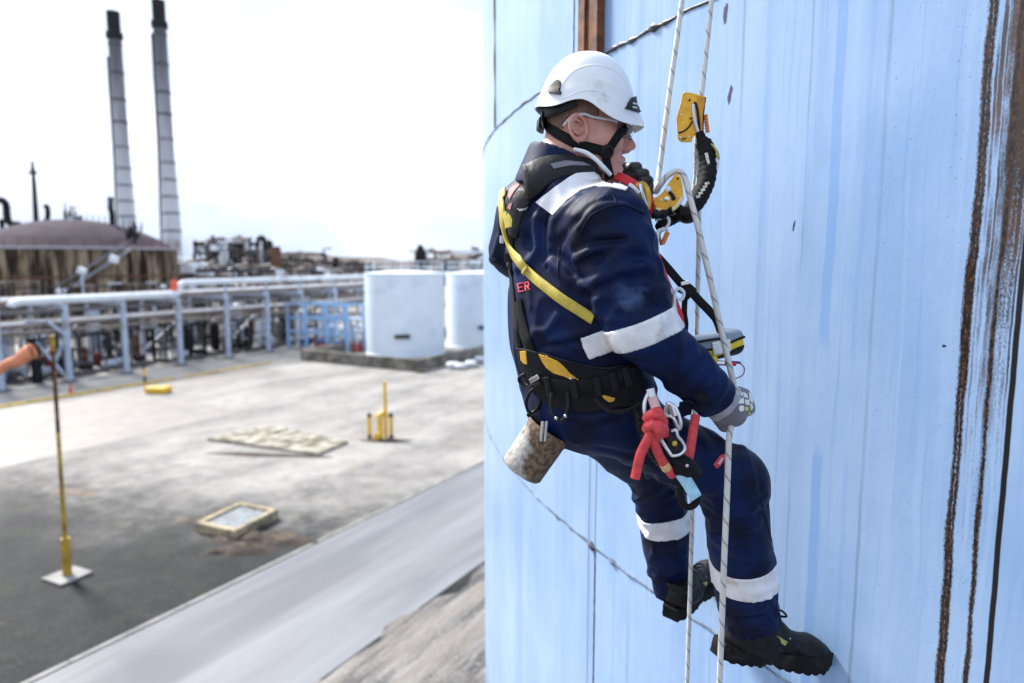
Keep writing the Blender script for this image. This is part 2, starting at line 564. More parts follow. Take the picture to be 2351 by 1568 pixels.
def tank_mat():
    m, nt, b = nmat('pale_blue_tank_paint')
    tc = N(nt, 'ShaderNodeTexCoord').outputs['Object']
    sx = nt.nodes.new('ShaderNodeSeparateXYZ'); nt.links.new(tc, sx.inputs[0])
    th = math_n(nt, 'ARCTAN2', sx.outputs['Y'], sx.outputs['X'])
    s = math_n(nt, 'MULTIPLY_ADD', th, TK_R, R_(150) * TK_R)          # metres round the shell, 0 near the boots
    z = math_n(nt, 'SUBTRACT', sx.outputs['Z'], CAM_H)
    cm = nt.nodes.new('ShaderNodeCombineXYZ'); nt.links.new(s, cm.inputs[0]); nt.links.new(z, cm.inputs[2])
    sv = cm.outputs[0]
    # base paint with faint runs and weathering
    wob0 = noise(nt, mapped(nt, sv, (2.5, 1, 1.1), loc=(7, 0, 3)), 1.0, 3, .55)
    cmw = nt.nodes.new('ShaderNodeCombineXYZ'); nt.links.new(math_n(nt, 'ADD', s, math_n(nt, 'MULTIPLY', math_n(nt, 'SUBTRACT', wob0, .5), .07)), cmw.inputs[0]); nt.links.new(z, cmw.inputs[2])
    svw = cmw.outputs[0]
    run1 = noise(nt, mapped(nt, svw, (26, 1, .55)), 1.0, 4, .6)
    run2 = noise(nt, mapped(nt, svw, (75, 1, .9), loc=(4, 0, 2)), 1.0, 3, .6)
    blot = noise(nt, mapped(nt, sv, (2.4, 1, 1.3), loc=(9, 0, 1)), 1.0, 6, .65)
    c = mixc(nt, rampf(nt, blot, .3, .7), (0.25, 0.395, 0.625), (0.345, 0.48, 0.69))
    grime = noise(nt, mapped(nt, svw, (6, 1, .35), loc=(2, 0, 8)), 1.0, 4, .6)
    c = mixc(nt, rampf(nt, grime, .50, .72, 0, .55), c, (0.20, 0.315, 0.50))
    c = mixc(nt, math_n(nt, 'MULTIPLY', rampf(nt, run1, .52, .72), .75), c, (0.35, 0.48, 0.69))
    c = mixc(nt, math_n(nt, 'MULTIPLY', rampf(nt, run2, .55, .70), .5), c, (0.19, 0.335, 0.61))
    # chalky drips of a later coat, a little deeper in colour
    wob = noise(nt, mapped(nt, sv, (0, 1, 1.3)), 1.0, 3, .5)
    wobf = noise(nt, mapped(nt, sv, (0, 1, 9)), 1.0, 3, .6)
    def band(s0, w, wamp=.06, soft=.35, fine=.0):
        cc = math_n(nt, 'ADD', s, math_n(nt, 'MULTIPLY', math_n(nt, 'SUBTRACT', wob, .5), wamp))
        if fine: cc = math_n(nt, 'ADD', cc, math_n(nt, 'MULTIPLY', math_n(nt, 'SUBTRACT', wobf, .5), fine))
        dd = math_n(nt, 'ABSOLUTE', math_n(nt, 'SUBTRACT', cc, s0))
        return rampf(nt, dd, w * (1 - soft), w, 1, 0)
    seg = noise(nt, mapped(nt, sv, (.6, 1, 1.1), loc=(3, 0, 5)), 1.0, 2, .5)
    for s0, w, amt in TK_DRIPS:
        c = mixc(nt, math_n(nt, 'MULTIPLY', math_n(nt, 'MULTIPLY', band(s0, w, .035, .3, .01), rampf(nt, seg, .36, .40)), amt), c, (0.165, 0.325, 0.635))
    # speckle
    spk = noise(nt, mapped(nt, sv, (240, 1, 120)), 1.0, 3, .65)
    spk2 = noise(nt, mapped(nt, sv, (60, 1, 40), loc=(2, 0, 7)), 1.0, 2, .6)
    rust_c = mixc(nt, rampf(nt, noise(nt, mapped(nt, sv, (120, 1, 60)), 1.0, 4, .6), .40, .70), (0.010, 0.006, 0.004), (0.085, 0.038, 0.014))
    och_c = mixc(nt, rampf(nt, noise(nt, mapped(nt, sv, (30, 1, 4), loc=(1, 0, 3)), 1.0, 4, .6), .35, .65), (0.095, 0.045, 0.010), (0.022, 0.011, 0.005))
    for s0, w, kind in TK_STREAKS:
        if kind == 'speck':      # a run seen only as a chain of specks
            f = math_n(nt, 'MULTIPLY', band(s0, w, .035, .9, .010), rampf(nt, spk, .64, .71))
            c = mixc(nt, f, c, (0.03, 0.022, 0.02))
        elif kind == 'rust':     # solid crusty run
            cc = math_n(nt, 'ADD', s, math_n(nt, 'ADD', math_n(nt, 'MULTIPLY', math_n(nt, 'SUBTRACT', wob, .5), .035), math_n(nt, 'MULTIPLY', math_n(nt, 'SUBTRACT', wobf, .5), .008)))
            dd = math_n(nt, 'ABSOLUTE', math_n(nt, 'SUBTRACT', cc, s0))
            wvar = noise(nt, mapped(nt, sv, (0, 1, 2.3), loc=(0, 0, s0 * 40)), 1.0, 3, .6)
            dd = math_n(nt, 'ADD', dd, math_n(nt, 'MULTIPLY', math_n(nt, 'SUBTRACT', spk, .5), w * 1.9))
            dd = math_n(nt, 'ADD', dd, math_n(nt, 'MULTIPLY', math_n(nt, 'SUBTRACT', wvar, .5), w * 2.4))
            c = mixc(nt, rampf(nt, dd, w * .35, w * 1.25, 1, 0), c, rust_c)
        elif kind == 'ochre':    # wide stain fading downwards
            up = rampf(nt, z, -.9, .75, .05, 1.0)
            f = math_n(nt, 'MULTIPLY', band(s0, w, .03, .8, .008), up)
            f = math_n(nt, 'ADD', f, math_n(nt, 'MULTIPLY', math_n(nt, 'SUBTRACT', spk, .5), 1.1))
            c = mixc(nt, rampf(nt, f, .30, .80, 0, .95), c, och_c)
        elif kind == 'black':
            c = mixc(nt, band(s0, w, .012, .45, .004), c, (0.008, 0.006, 0.006))
        elif kind == 'thin':     # thin rusty hair line
            c = mixc(nt, math_n(nt, 'MULTIPLY', band(s0, w, .01, .5), .85), c, (0.06, 0.035, 0.022))
        elif kind == 'run':
            vm = rampf(nt, noise(nt, mapped(nt, sv, (0, 1, 1.4), loc=(0, 0, s0 * 53)), 1.0, 4, .65), .34, .62)
            f = math_n(nt, 'MULTIPLY', math_n(nt, 'MULTIPLY', band(s0, w, .03, .85, .007), vm), rampf(nt, z, -1.1, .5, .2, 1.0))
            f = math_n(nt, 'ADD', f, math_n(nt, 'MULTIPLY', math_n(nt, 'SUBTRACT', spk, .5), .5))
            c = mixc(nt, rampf(nt, f, .18, .75, 0, .92), c, och_c)
        elif kind == 'core':
            up = rampf(nt, z, -.4, .8, 0, 1.0)
            f = math_n(nt, 'MULTIPLY', band(s0, w, .03, .8, .008), up)
            f = math_n(nt, 'ADD', f, math_n(nt, 'MULTIPLY', math_n(nt, 'SUBTRACT', spk, .5), .7))
            c = mixc(nt, rampf(nt, f, .25, .7), c, (0.016, 0.009, 0.005))
        elif kind == 'faint':
            brk = rampf(nt, noise(nt, mapped(nt, sv, (0, 1, .9), loc=(0, 0, s0 * 30)), 1.0, 3, .6), .40, .60)
            c = mixc(nt, math_n(nt, 'MULTIPLY', math_n(nt, 'MULTIPLY', band(s0, w, .02, .9, .006), brk), .45), c, (0.12, 0.17, 0.24))
    dots = noise(nt, mapped(nt, sv, (55, 1, 55), loc=(5, 0, 5)), 1.0, 1, .4)
    near_rust = rampf(nt, s, -.05, .55, 0, .045)
    c = mixc(nt, rampf(nt, math_n(nt, 'ADD', dots, near_rust), .875, .90), c, (0.04, 0.03, 0.03))
    # scraped spots
    for s0, z0, w_, h_ in TK_SPOTS:
        e = math_n(nt, 'SQRT', math_n(nt, 'ADD',
             math_n(nt, 'POWER', math_n(nt, 'DIVIDE', math_n(nt, 'ADD', math_n(nt, 'SUBTRACT', s, s0), math_n(nt, 'MULTIPLY', math_n(nt, 'SUBTRACT', z, z0), -.14)), w_), 2),
             math_n(nt, 'POWER', math_n(nt, 'DIVIDE', math_n(nt, 'SUBTRACT', z, z0), h_), 2)))
        e = math_n(nt, 'ADD', e, math_n(nt, 'MULTIPLY', math_n(nt, 'SUBTRACT', noise(nt, mapped(nt, sv, (110, 1, 26)), 1.0, 3, .6), .5), 1.6))
        c = mixc(nt, rampf(nt, e, .75, .95, 1, 0), c, (0.055, 0.05, 0.085))
    nt.links.new(c, b.inputs['Base Color'])
    b.inputs['Roughness'].default_value = .30
    hgt = math_n(nt, 'ADD', math_n(nt, 'MULTIPLY', spk2, .5), math_n(nt, 'MULTIPLY', noise(nt, mapped(nt, sv, (3, 1, 3)), 1.0, 3, .5), 2.0))
    bump(nt, b, hgt, .22, .004)
    return m

def tank_theta(px, py):
    d = ray(px, py); a = Vector((d.x, d.y)); c2 = TK_C.to_2d()
    A = a.dot(a); Bq = -2 * a.dot(c2); Cq = c2.dot(c2) - TK_R ** 2
    t = (-Bq - math.sqrt(max(Bq * Bq - 4 * A * Cq, 0))) / (2 * A)
    q = EYE + d * t
    return math.atan2(q.y - TK_C.y, q.x - TK_C.x), q.z

def tank_s(px, py=784):
    return (tank_theta(px, py)[0] + R_(150)) * TK_R

def on_tank(th, z, off=0.0):
    return Vector((TK_C.x + (TK_R + off) * math.cos(th), TK_C.y + (TK_R + off) * math.sin(th), z))

TK_DRIPS = [(tank_s(1893), .017, .55), (tank_s(1735), .010, .3), (tank_s(1962), .008, .25)]
TK_STREAKS = [
    (tank_s(1500), .006, 'faint'), (tank_s(1455), .006, 'faint'), (tank_s(1420), .005, 'faint'), (tank_s(1680), .008, 'faint'),
    (tank_s(1830), .006, 'faint'), (tank_s(2000), .008, 'faint'),
    (tank_s(1972), .012, 'speck'), (tank_s(2062), .018, 'speck'), (tank_s(2112), .024, 'speck'), (tank_s(2158), .020, 'speck'),
    (tank_s(2178), .04, 'speck'), (tank_s(2245), .05, 'speck'), (tank_s(2020), .03, 'speck'),
    (tank_s(2298), .040, 'ochre'), (tank_s(2306), .020, 'core'),
    (tank_s(2238), .006, 'run'), (tank_s(2248), .009, 'run'), (tank_s(2258), .005, 'run'), (tank_s(2266), .010, 'run'), (tank_s(2274), .006, 'run'), (tank_s(2292), .008, 'run'), (tank_s(2300), .006, 'run'), (tank_s(2312), .008, 'run'), (tank_s(2322), .005, 'run'),
    (tank_s(2214), .0075, 'rust'), (tank_s(2224), .006, 'rust'), (tank_s(2282), .0065, 'rust'),
    (tank_s(2334), .0075, 'black'),
    (tank_s(1351, 1300), .0045, 'thin'), (tank_s(1366, 1300), .0045, 'thin')]
TK_SPOTS = [(tank_s(1665, 35), tank_theta(1665, 35)[1] - CAM_H, .010, .040), (tank_s(1676, 218), tank_theta(1676, 218)[1] - CAM_H, .009, .032),
            (tank_s(1823, 518), tank_theta(1823, 518)[1] - CAM_H, .004, .018), (tank_s(2222, 800) - .05, tank_theta(2222, 800)[1] - CAM_H, .006, .004)]

M_TANK = tank_mat()
M_WELD = simple('weld_bead_paint', (0.05, 0.065, 0.09), .5, var=.4, vscale=9, dirt=(0.010, 0.009, 0.010), dirt_amt=1.5, bmp=.6, bscale=90)
M_RUSTBAR = simple('rust_brown_steel', (0.17, 0.058, 0.018), .75, var=.55, vscale=14, dirt=(0.03, 0.015, 0.01), dirt_amt=.5, bmp=.5)

tank = empty('storage_tank', TK_C)
tag(tank, 'huge pale blue steel storage tank with rust streaks beside the hanging worker', 'tank')
M_INNER = simple('tank_inner_steel', (0.10, 0.06, 0.04), .8)

def shell_plate(t0, t1, z0, z1, name='shell_plate'):
    n = max(4, int((t1 - t0) / R_(1.2)))
    v, f = [], []
    for i in range(n + 1):
        a = t0 + (t1 - t0) * i / n
        for r, zz in ((0, z0), (0, z1), (-.012, z1), (-.012, z0)):
            v.append(on_tank(a, zz, r))
    for i in range(n):
        for k in range(4):
            k2 = (k + 1) % 4
            f.append((i * 4 + k, (i + 1) * 4 + k, (i + 1) * 4 + k2, i * 4 + k2))
    f += [(0, 1, 2, 3), tuple(n * 4 + k for k in (3, 2, 1, 0))]
    o = mesh_obj(name, v, f, M_TANK, tank, True)
    bm = bmesh.new(); bm.from_mesh(o.data); bmesh.ops.recalc_face_normals(bm, faces=bm.faces); bm.to_mesh(o.data); bm.free()
    o.data.polygons.foreach_set('use_smooth', [True] * len(o.data.polygons))
    o.data.set_sharp_from_angle(angle=R_(40))
    return o

def weld_ring(t0, t1, z, lumps, mat=None):
    """irregular bead along a course joint, with blobs of sealant"""
    n = int((t1 - t0) * TK_R / .010)
    pts, rr = [], []
    for i in range(n + 1):
        a = t0 + (t1 - t0) * i / n
        pts.append(on_tank(a, z + .0025 * math.sin(i * .31) + .002 * math.sin(i * .083), .0))
        rr.append((.0042 if z == SEAM_UP else .0030) + .0014 * abs(math.sin(i * .9)) + .0025 * max(0, math.sin(i * .137 + 1.3 * math.sin(i * .021))) ** 4)
    for a, size in lumps:
        i = int(round((a - t0) / (t1 - t0) * n))
        for k in range(-4, 5):
            if 0 <= i + k <= n: rr[i + k] += size * math.exp(-(k / 2.0) ** 2)
    return MB().tube(pts, rr, 7).build('weld_bead', mat or M_WELD, tank)

def weld_vert(th, z0, z1, w=.005):
    n = int((z1 - z0) / .03)
    pts = [on_tank(th + .0001 * math.sin(i * 1.7), z0 + (z1 - z0) * i / n, -.002) for i in range(n + 1)]
    return MB().tube(pts, [w * (.85 + .3 * abs(math.sin(i * 1.3))) for i in range(n + 1)], 6).build('weld_bead', M_WELD, tank)

_courses = [0.12, SEAM_LO - 4.07, SEAM_LO - 2.035, SEAM_LO, SEAM_UP, SEAM_UP + 2.035, SEAM_UP + 3.9]
_courses[1] = max(.9, _courses[1])
th_up, th_lo = tank_theta(1318, 60)[0], tank_theta(1366, 1300)[0]
for ci in range(len(_courses) - 1):
    z0, z1 = _courses[ci], _courses[ci + 1]
    ref = th_up if ci == 4 else th_lo if ci in (2,) else th_up + R_(14 + 17 * ci) % R_(40)
    if ci == 3: ref = tank_theta(1520, 500)[0] - R_(31)
    edges = [ref + R_(40) * k for k in range(9)]
    for k in range(9):
        shell_plate(ref + R_(40) * k, ref + R_(40) * (k + 1), z0 + .0005, z1 - .0005)
    if ci in (2, 4):
        weld_vert(ref, z0, z1)
    if ci == 4:
        MB().tube([on_tank(tank_theta(1137, 150)[0], z0 + .01 + (z1 - z0 - .02) * i / 40, -.002) for i in range(41)], [.010 + .003 * math.sin(i) for i in range(41)], 6).build('rust_run', M_RUSTBAR, tank)
lump_up = [(tank_theta(px, py)[0], r) for px, py, r in ((1503, 65, .010), (1452, 92, .007), (1412, 118, .006), (1427, 110, .005), (1530, 50, .004))]
lump_lo = [(tank_theta(px, py)[0], r) for px, py, r in ((1360, 1250, .016), (1407, 1290, .011), (1235, 1150, .005), (1280, 1188, .005), (1310, 1213, .004), (1445, 1318, .004))]
weld_ring(R_(-182), R_(-141), SEAM_UP, lump_up)
for lst, zz in ((lump_up, SEAM_UP), (lump_lo, SEAM_LO)):
    for a, r in lst:
        th_m = Matrix.Rotation(a, 3, 'Z')
        MB().ball(on_tank(a, zz - r * .3, .002), (.006, r * 1.0, r * 1.25), 8, th_m).build('sealant_blob', bpy.data.materials.get('black_sealant') or simple('black_sealant', (.008, .008, .009), .5), tank)
M_WELD2 = simple('weld_bead_clean', (0.15, 0.20, 0.28), .6, var=.5, vscale=9, dirt=(0.010, 0.010, 0.012), dirt_amt=.9, bmp=.6, bscale=90)
weld_ring(R_(-182), R_(-141), SEAM_LO, lump_lo, M_WELD2)
weld_ring(R_(-182), R_(-141), SEAM_LO - 2.035, [], M_WELD2)
MB().lathe([(TK_R + .06, 0), (TK_R + .06, .12), (TK_R - .05, .12)], 96, TK_C).build('base_ring', M_TANK, tank)
MB().lathe([(TK_R + .05, _courses[-1]), (TK_R + .05, _courses[-1] + .1), (.2, _courses[-1] + 1.1)], 96, TK_C).build('roof', M_TANK, tank)
# rust-brown upright bar fixed above the upper joint
tb = tank_theta(1364, 60)[0]; hw = (tank_theta(1387, 60)[0] - tank_theta(1341, 60)[0]) / 2
bar_mb = MB()
for k, (o0, o1, dp) in enumerate(((-1, -.35, .030), (-.35, .25, .018), (.25, 1, .034))):
    vv = []
    for zz in (SEAM_UP - .02, _courses[-1]):
        vv += [on_tank(tb + hw * o0, zz, -.003), on_tank(tb + hw * o1, zz, -.003), on_tank(tb + hw * o1, zz, dp), on_tank(tb + hw * o0, zz, dp)]
    bar_mb.add(vv, [(0, 1, 2, 3)[::-1], (4, 5, 6, 7), (0, 1, 5, 4), (1, 2, 6, 5), (2, 3, 7, 6), (3, 0, 4, 7)])
sb = bar_mb.build('stiffener_bar', M_RUSTBAR, tank)
sb['label'] = 'rust brown upright steel bar on the tank above the helmet'
# ------------------------------------------------------------------ the rope access worker
def cloth_mat(name, col, hi, rough=.58, scuff_at=(0, 0, -9)):
    m, nt, b = nmat(name)
    tc = N(nt, 'ShaderNodeTexCoord').outputs['Object']
    f = noise(nt, tc, 7, 5, .6)
    c = mixc(nt, rampf(nt, f, .35, .75), col, hi)
    worn = noise(nt, tc, 23, 6, .65)
    c = mixc(nt, rampf(nt, worn, .66, .80, 0, .35), c, tuple(min(1, q * 2.2 + .012) for q in hi))
    nt.links.new(c, b.inputs['Base Color'])
    b.inputs['Roughness'].default_value = rough
    b.inputs['Sheen Weight'].default_value = .02
    b.inputs['Specular IOR Level'].default_value = .17
    b.inputs['Sheen Roughness'].default_value = .4
    b.inputs['Sheen Tint'].default_value = (.35, .5, 1, 1)
    wr = noise(nt, mapped(nt, tc, (1, 1, .45), rot=(.3, .5, .2)), 16, 3, .5, .3)
    h = math_n(nt, 'ADD', wr, math_n(nt, 'MULTIPLY', noise(nt, tc, 900, 1), .03))
    bump(nt, b, h, .35, .012)
    sd = nt.nodes.new('ShaderNodeVectorMath'); sd.operation = 'DISTANCE'
    nt.links.new(tc, sd.inputs[0]); sd.inputs[1].default_value = scuff_at
    f_ = math_n(nt, 'MULTIPLY', rampf(nt, math_n(nt, 'ADD', sd.outputs['Value'], math_n(nt, 'MULTIPLY', math_n(nt, 'SUBTRACT', noise(nt, tc, 30, 4, .6), .5), .07)), .012, .045, 1, 0), .5)
    c = mixc(nt, f_, c, (.10, .16, .30))
    nt.links.new(c, b.inputs['Base Color'])
    return m

SCUFF = P(1447, 675, 1.36) - Vector((P(1345, 895, 1.67).x, P(1345, 895, 1.67).y, P(1760, 1540, 1.75).z))
M_NAVY = cloth_mat('navy_coverall_cotton', (0.0003, 0.0026, 0.016), (0.0011, 0.0130, 0.078), scuff_at=tuple(SCUFF))
M_NAVY_D = cloth_mat('navy_trim_cotton', (0.0006, 0.003, 0.014), (0.001, 0.006, 0.03))
M_REFL = simple('silver_reflective_tape', (0.74, 0.74, 0.76), .38, var=.10, vscale=25, dirt=(0.55, 0.48, 0.40), dirt_amt=.35, bmp=.12, bscale=300, bdist=.001)
M_SKIN, nt, b = nmat('skin')
tc = N(nt, 'ShaderNodeTexCoord').outputs['Object']
sk = mixc(nt, rampf(nt, noise(nt, tc, 18, 5, .6), .35, .7), (0.54, 0.235, 0.175), (0.66, 0.345, 0.27))
sk = mixc(nt, rampf(nt, noise(nt, tc, 260, 2, .5), .60, .75, 0, .35), sk, (0.36, 0.17, 0.13))
nt.links.new(sk, b.inputs['Base Color'])
b.inputs['Roughness'].default_value = .48
b.inputs['Subsurface Weight'].default_value = .15
b.inputs['Subsurface Radius'].default_value = (.012, .005, .003)
b.inputs['Subsurface Scale'].default_value = .4
bump(nt, b, math_n(nt, 'ADD', noise(nt, tc, 260, 3), noise(nt, tc, 60, 2)), .35, .0025)
sk = mixc(nt, rampf(nt, noise(nt, tc, 9, 3, .5), .48, .66, 0, .45), sk, (0.56, 0.16, 0.12))
sk = mixc(nt, rampf(nt, noise(nt, tc, 520, 2, .6), .58, .70, 0, .30), sk, (0.20, 0.12, 0.10))
nt.links.new(sk, b.inputs['Base Color'])
M_HAIR, nt, b = nmat('cropped_grey_brown_hair')
tc = N(nt, 'ShaderNodeTexCoord').outputs['Object']
hc_ = mixc(nt, rampf(nt, noise(nt, tc, 380, 3, .7), .35, .65), (0.40, 0.22, 0.16), (0.10, 0.06, 0.045))
nt.links.new(mixc(nt, rampf(nt, noise(nt, tc, 40, 3, .6), .35, .7), hc_, (0.17, 0.10, 0.075)), b.inputs['Base Color'])
b.inputs['Roughness'].default_value = .8
bump(nt, b, noise(nt, tc, 500, 3), .6, .002)
M_WHITE_SHELL = simple('white_helmet_plastic', (0.82, 0.83, 0.84), .28, var=.03, vscale=5, bmp=.03, bscale=220, bdist=.0006, dirt=(0.6, 0.6, 0.58), dirt_amt=.12)
M_BLACK = simple('black_webbing', (0.0055, 0.0055, 0.007), .75, spec=.25, var=.5, vscale=30, bmp=.35, bscale=500, bdist=.001)
M_BLKPL = simple('black_plastic', (0.006, 0.006, 0.008), .55, spec=.3, var=.3, vscale=30, bmp=.08)
M_BLKRUB = simple('black_rubber', (0.004, 0.004, 0.0045), .5, spec=.28, var=.5, vscale=25, bmp=.25, bscale=200, bdist=.001, dirt=(0.018, 0.016, 0.015), dirt_amt=.25)
M_LEATH = simple('worn_black_pad', (0.010, 0.010, 0.012), .5, spec=.3, var=.6, vscale=18, bmp=.4, bscale=60, bdist=.004, dirt=(0.06, 0.05, 0.055), dirt_amt=.3)
M_YEL = simple('yellow_webbing', (0.52, 0.41, 0.055), .6, var=.25, vscale=25, bmp=.3, bscale=420, bdist=.001, dirt=(0.26, 0.2, 0.05), dirt_amt=.4)
M_AMB = simple('amber_yellow_fabric', (0.72, 0.40, 0.035), .6, var=.2, vscale=25, bmp=.2, bscale=300, bdist=.001, dirt=(0.35, 0.2, 0.05), dirt_amt=.25)
M_RED = simple('red_webbing', (0.62, 0.008, 0.022), .55, var=.25, vscale=25, bmp=.3, bscale=400, bdist=.001)
M_REDROPE = simple('coral_red_rope', (0.66, 0.055, 0.06), .6, var=.25, vscale=60, bmp=.7, bscale=260, bdist=.002)
M_STEEL = simple('brushed_steel', (0.62, 0.62, 0.63), .28, 1.0, var=.15, vscale=30, bmp=.08)
M_ALU = simple('silver_alloy', (0.75, 0.75, 0.76), .35, .9, var=.12, vscale=30, bmp=.05)
M_GLOVE = simple('grey_knit_glove', (0.36, 0.345, 0.40), .8, var=.12, vscale=30, bmp=.4, bscale=420, bdist=.001)
M_GLOVE_D = simple('grey_coated_glove', (0.16, 0.15, 0.19), .55, var=.2, vscale=30, bmp=.3, bscale=160, bdist=.001)
M_GLOVE_B = simple('black_coated_glove', (0.009, 0.009, 0.012), .42, var=.3, vscale=40, bmp=.3, bscale=120, bdist=.002)
M_WCORD = simple('white_cord', (0.75, 0.78, 0.80), .5, var=.08, vscale=30, bmp=.1)
M_SOCK = simple('white_sock_knit', (0.75, 0.74, 0.74), .85, var=.1, vscale=40, bmp=.4, bscale=300, bdist=.001)

FWD = Vector((.87, .49, 0)).normalized()
RGT = Vector((.49, -.87, 0)).normalized()
pel = P(1345, 895, 1.67)
rhip, lhip = P(1385, 945, 1.59), P(1350, 945, 1.77)
rkne, rank = P(1685, 1105, 1.66), P(1727, 1475, 1.73)
lkne, lank = P(1510, 1085, 1.98), P(1548, 1372, 2.06)
rsh, relb, rwri = P(1398, 525, 1.50), P(1472, 752, 1.45), P(1652, 922, 1.50)
lsh, lelb, lwri = P(1222, 485, 1.83), P(1196, 575, 1.93), P(1425, 460, 1.92)
nkb = P(1288, 425, 1.68)

worker = empty('person', (pel.x, pel.y, 0))
worker.location = (pel.x, pel.y, P(1760, 1540, 1.75).z)
tag(worker, 'rope access worker in navy coverall and white helmet hanging against the blue tank', 'person')

# ---- head frame
HY, HP = R_(-3), R_(4)
hX = Vector((math.cos(HY) * math.cos(HP), math.sin(HY) * math.cos(HP), -math.sin(HP)))
hY = Vector((-math.sin(HY), math.cos(HY), 0))
hZ = hX.cross(hY)
HC = P(1330, 304, 1.69)
HR = np.array([[hX[i], hY[i], hZ[i]] for i in range(3)])
HRm = Matrix([[hX[i], hY[i], hZ[i]] for i in range(3)])
def hl(x, y, z): return HC + HRm @ Vector((x, y, z))

def f_head(p):
    q = (p - V3(HC)) @ HR
    qa = q.copy(); qa[:, 1] = np.abs(qa[:, 1])
    d = s_ell(q, (.000, 0, .046), (.088, .079, .098))
    q = q - np.array([.008, 0, 0], dtype=np.float32); qa = qa - np.array([.008, 0, 0], dtype=np.float32)
    d = su(d, s_ell(q, (.033, 0, -.028), (.064, .062, .088)), .03)
    d = su(d, s_cap(qa, (.000, .052, -.050), (.062, .020, -.100), .026, .022), .03)
    d = su(d, s_ell(q, (.078, 0, -.100), (.024, .026, .022)), .022)
    d = su(d, s_ell(qa, (.062, .040, -.022), (.032, .026, .026)), .02)
    d = su(d, s_cap(qa, (.080, .0, .034), (.070, .042, .032), .017, .014), .015)
    d = ss(d, np.linalg.norm(qa - np.array([.101, .032, .006]), axis=1) - .017, .012)
    d = su(d, s_ell(qa, (.079, .031, .006), (.014, .016, .012)), .005)
    d = su(d, s_cap(q, (.084, 0, .012), (.100, 0, -.030), .011, .014), .008)
    d = su(d, s_cap(q, (.092, 0, .018), (.119, 0, -.024), .0080, .0108), .010)
    d = su(d, s_ell(qa, (.107, .0105, -.033), (.012, .0080, .0085)), .006)
    d = ss(d, np.linalg.norm((qa - np.array([.110, .007, -.0455])), axis=1) - .0045, .003)
    d = su(d, s_cap(qa, (.100, 0, -.058), (.086, .022, -.068), .0085, .005), .007)
    d = su(d, s_cap(qa, (.096, 0, -.080), (.084, .020, -.072), .0088, .005), .007)
    d = ss(d, s_cap(qa, (.112, 0, -.069), (.086, .026, -.0705), .0028, .0018), .003)
    # ears
    e = qa - np.array([-.014, .081, -.004])
    ca, sa = math.cos(.28), math.sin(.28)
    ex = e[:, 0] * ca + e[:, 2] * sa; ez = -e[:, 0] * sa + e[:, 2] * ca
    ey = e[:, 1] + ex * .45
    rr = np.sqrt((ex / .72) ** 2 + (np.where(ez < 0, ez * .92, ez)) ** 2)
    ring = np.sqrt((rr - .0275) ** 2 + (ey - .004) ** 2) - .0055
    bowl = np.maximum(rr - .028, np.abs(ey + .0065) - .0035)
    lobe = np.sqrt(((ex - .002) / 1.0) ** 2 + (ez + .030) ** 2 + (ey * 1.6) ** 2) - .0095
    anti = np.sqrt((np.sqrt((ex / .62 + .004) ** 2 + (ez - .002) ** 2) - .016) ** 2 + (ey - .003) ** 2) - .0035
    trag = np.sqrt((ex - .016) ** 2 + (ez + .006) ** 2 + (ey) ** 2) - .006
    ear = su(su(su(su(ring, bowl, .004), lobe, .008), anti, .004), trag, .005)
    ear = ss(ear, np.sqrt((ex - .008) ** 2 + (ez + .004) ** 2 + (ey - .006) ** 2) - .0055, .004)
    d = su(d, ear, .006)
    # neck with a roll at the nape
    q = q + np.array([.008, 0, 0], dtype=np.float32); qa = qa + np.array([.008, 0, 0], dtype=np.float32)
    nk = s_cap(q, (-.030, 0, -.060), tuple((V3(nkb) - V3(HC)) @ HR), .064, .060)
    d = su(d, nk, .03)
    d = su(d, s_cap(qa, (-.070, 0, -.055), (-.048, .040, -.060), .022, .018), .02)
    return d

# ---- hands
hand_c = P(1671, 938, 1.54)
hx = (hand_c - relb).normalized()                      # along forearm
hn = (EYE - hand_c).normalized()                       # back of hand looks at the eye
hd = hn.cross(hx).normalized()                         # towards thumb side (up)
if hd.z < 0: hd = -hd
HDm = Matrix([[hx[i], hd[i], hn[i]] for i in range(3)])
def hp_(a, b, c): return hand_c + HDm @ Vector((a, b, c))
def f_rhand(p, o=0.0):
    M = np.array([[hx[i], hd[i], hn[i]] for i in range(3)])
    d = s_ell(p, hp_(-.020, 0, -.004), (.042 + o, .036 + o, .019 + o), M)
    for b, e in ((.028, .004), (.010, .009), (-.010, .009), (-.028, .004)):
        d = su(d, s_cap(p, hp_(-.046, b * .62, .002), hp_(.012, b, .006 + e * .5), .0125 + o, .0120 + o), .010)
    d = su(d, s_cap(p, rwri, hp_(-.03, 0, 0), .031 + o, .034 + o), .02)
    for k, (b, l) in enumerate(((.030, .040), (.010, .043), (-.011, .041), (-.031, .034))):
        a0 = hp_(.010, b, .009); a1 = hp_(.036 - .003 * k, b * 1.08, .003); a2 = hp_(.044 - .004 * k, b * 1.05, -.034); a3 = hp_(.010, b * .95, -.046)
        fz = np.minimum(np.minimum(s_cap(p, a0, a1, .0104 + o, .0110 + o), s_cap(p, a1, a2, .0106 + o, .0098 + o)), s_cap(p, a2, a3, .0100 + o, .0090 + o))
        d = su(d, fz, .0035)
    t0, t1, t2 = hp_(-.030, .030, -.012), hp_(.004, .047, -.030), hp_(.030, .040, -.044)
    d = su(d, np.minimum(s_cap(p, t0, t1, .0150 + o, .0122 + o), s_cap(p, t1, t2, .0122 + o, .0100 + o)), .010)
    return d
lh_c = P(1462, 425, 1.86)
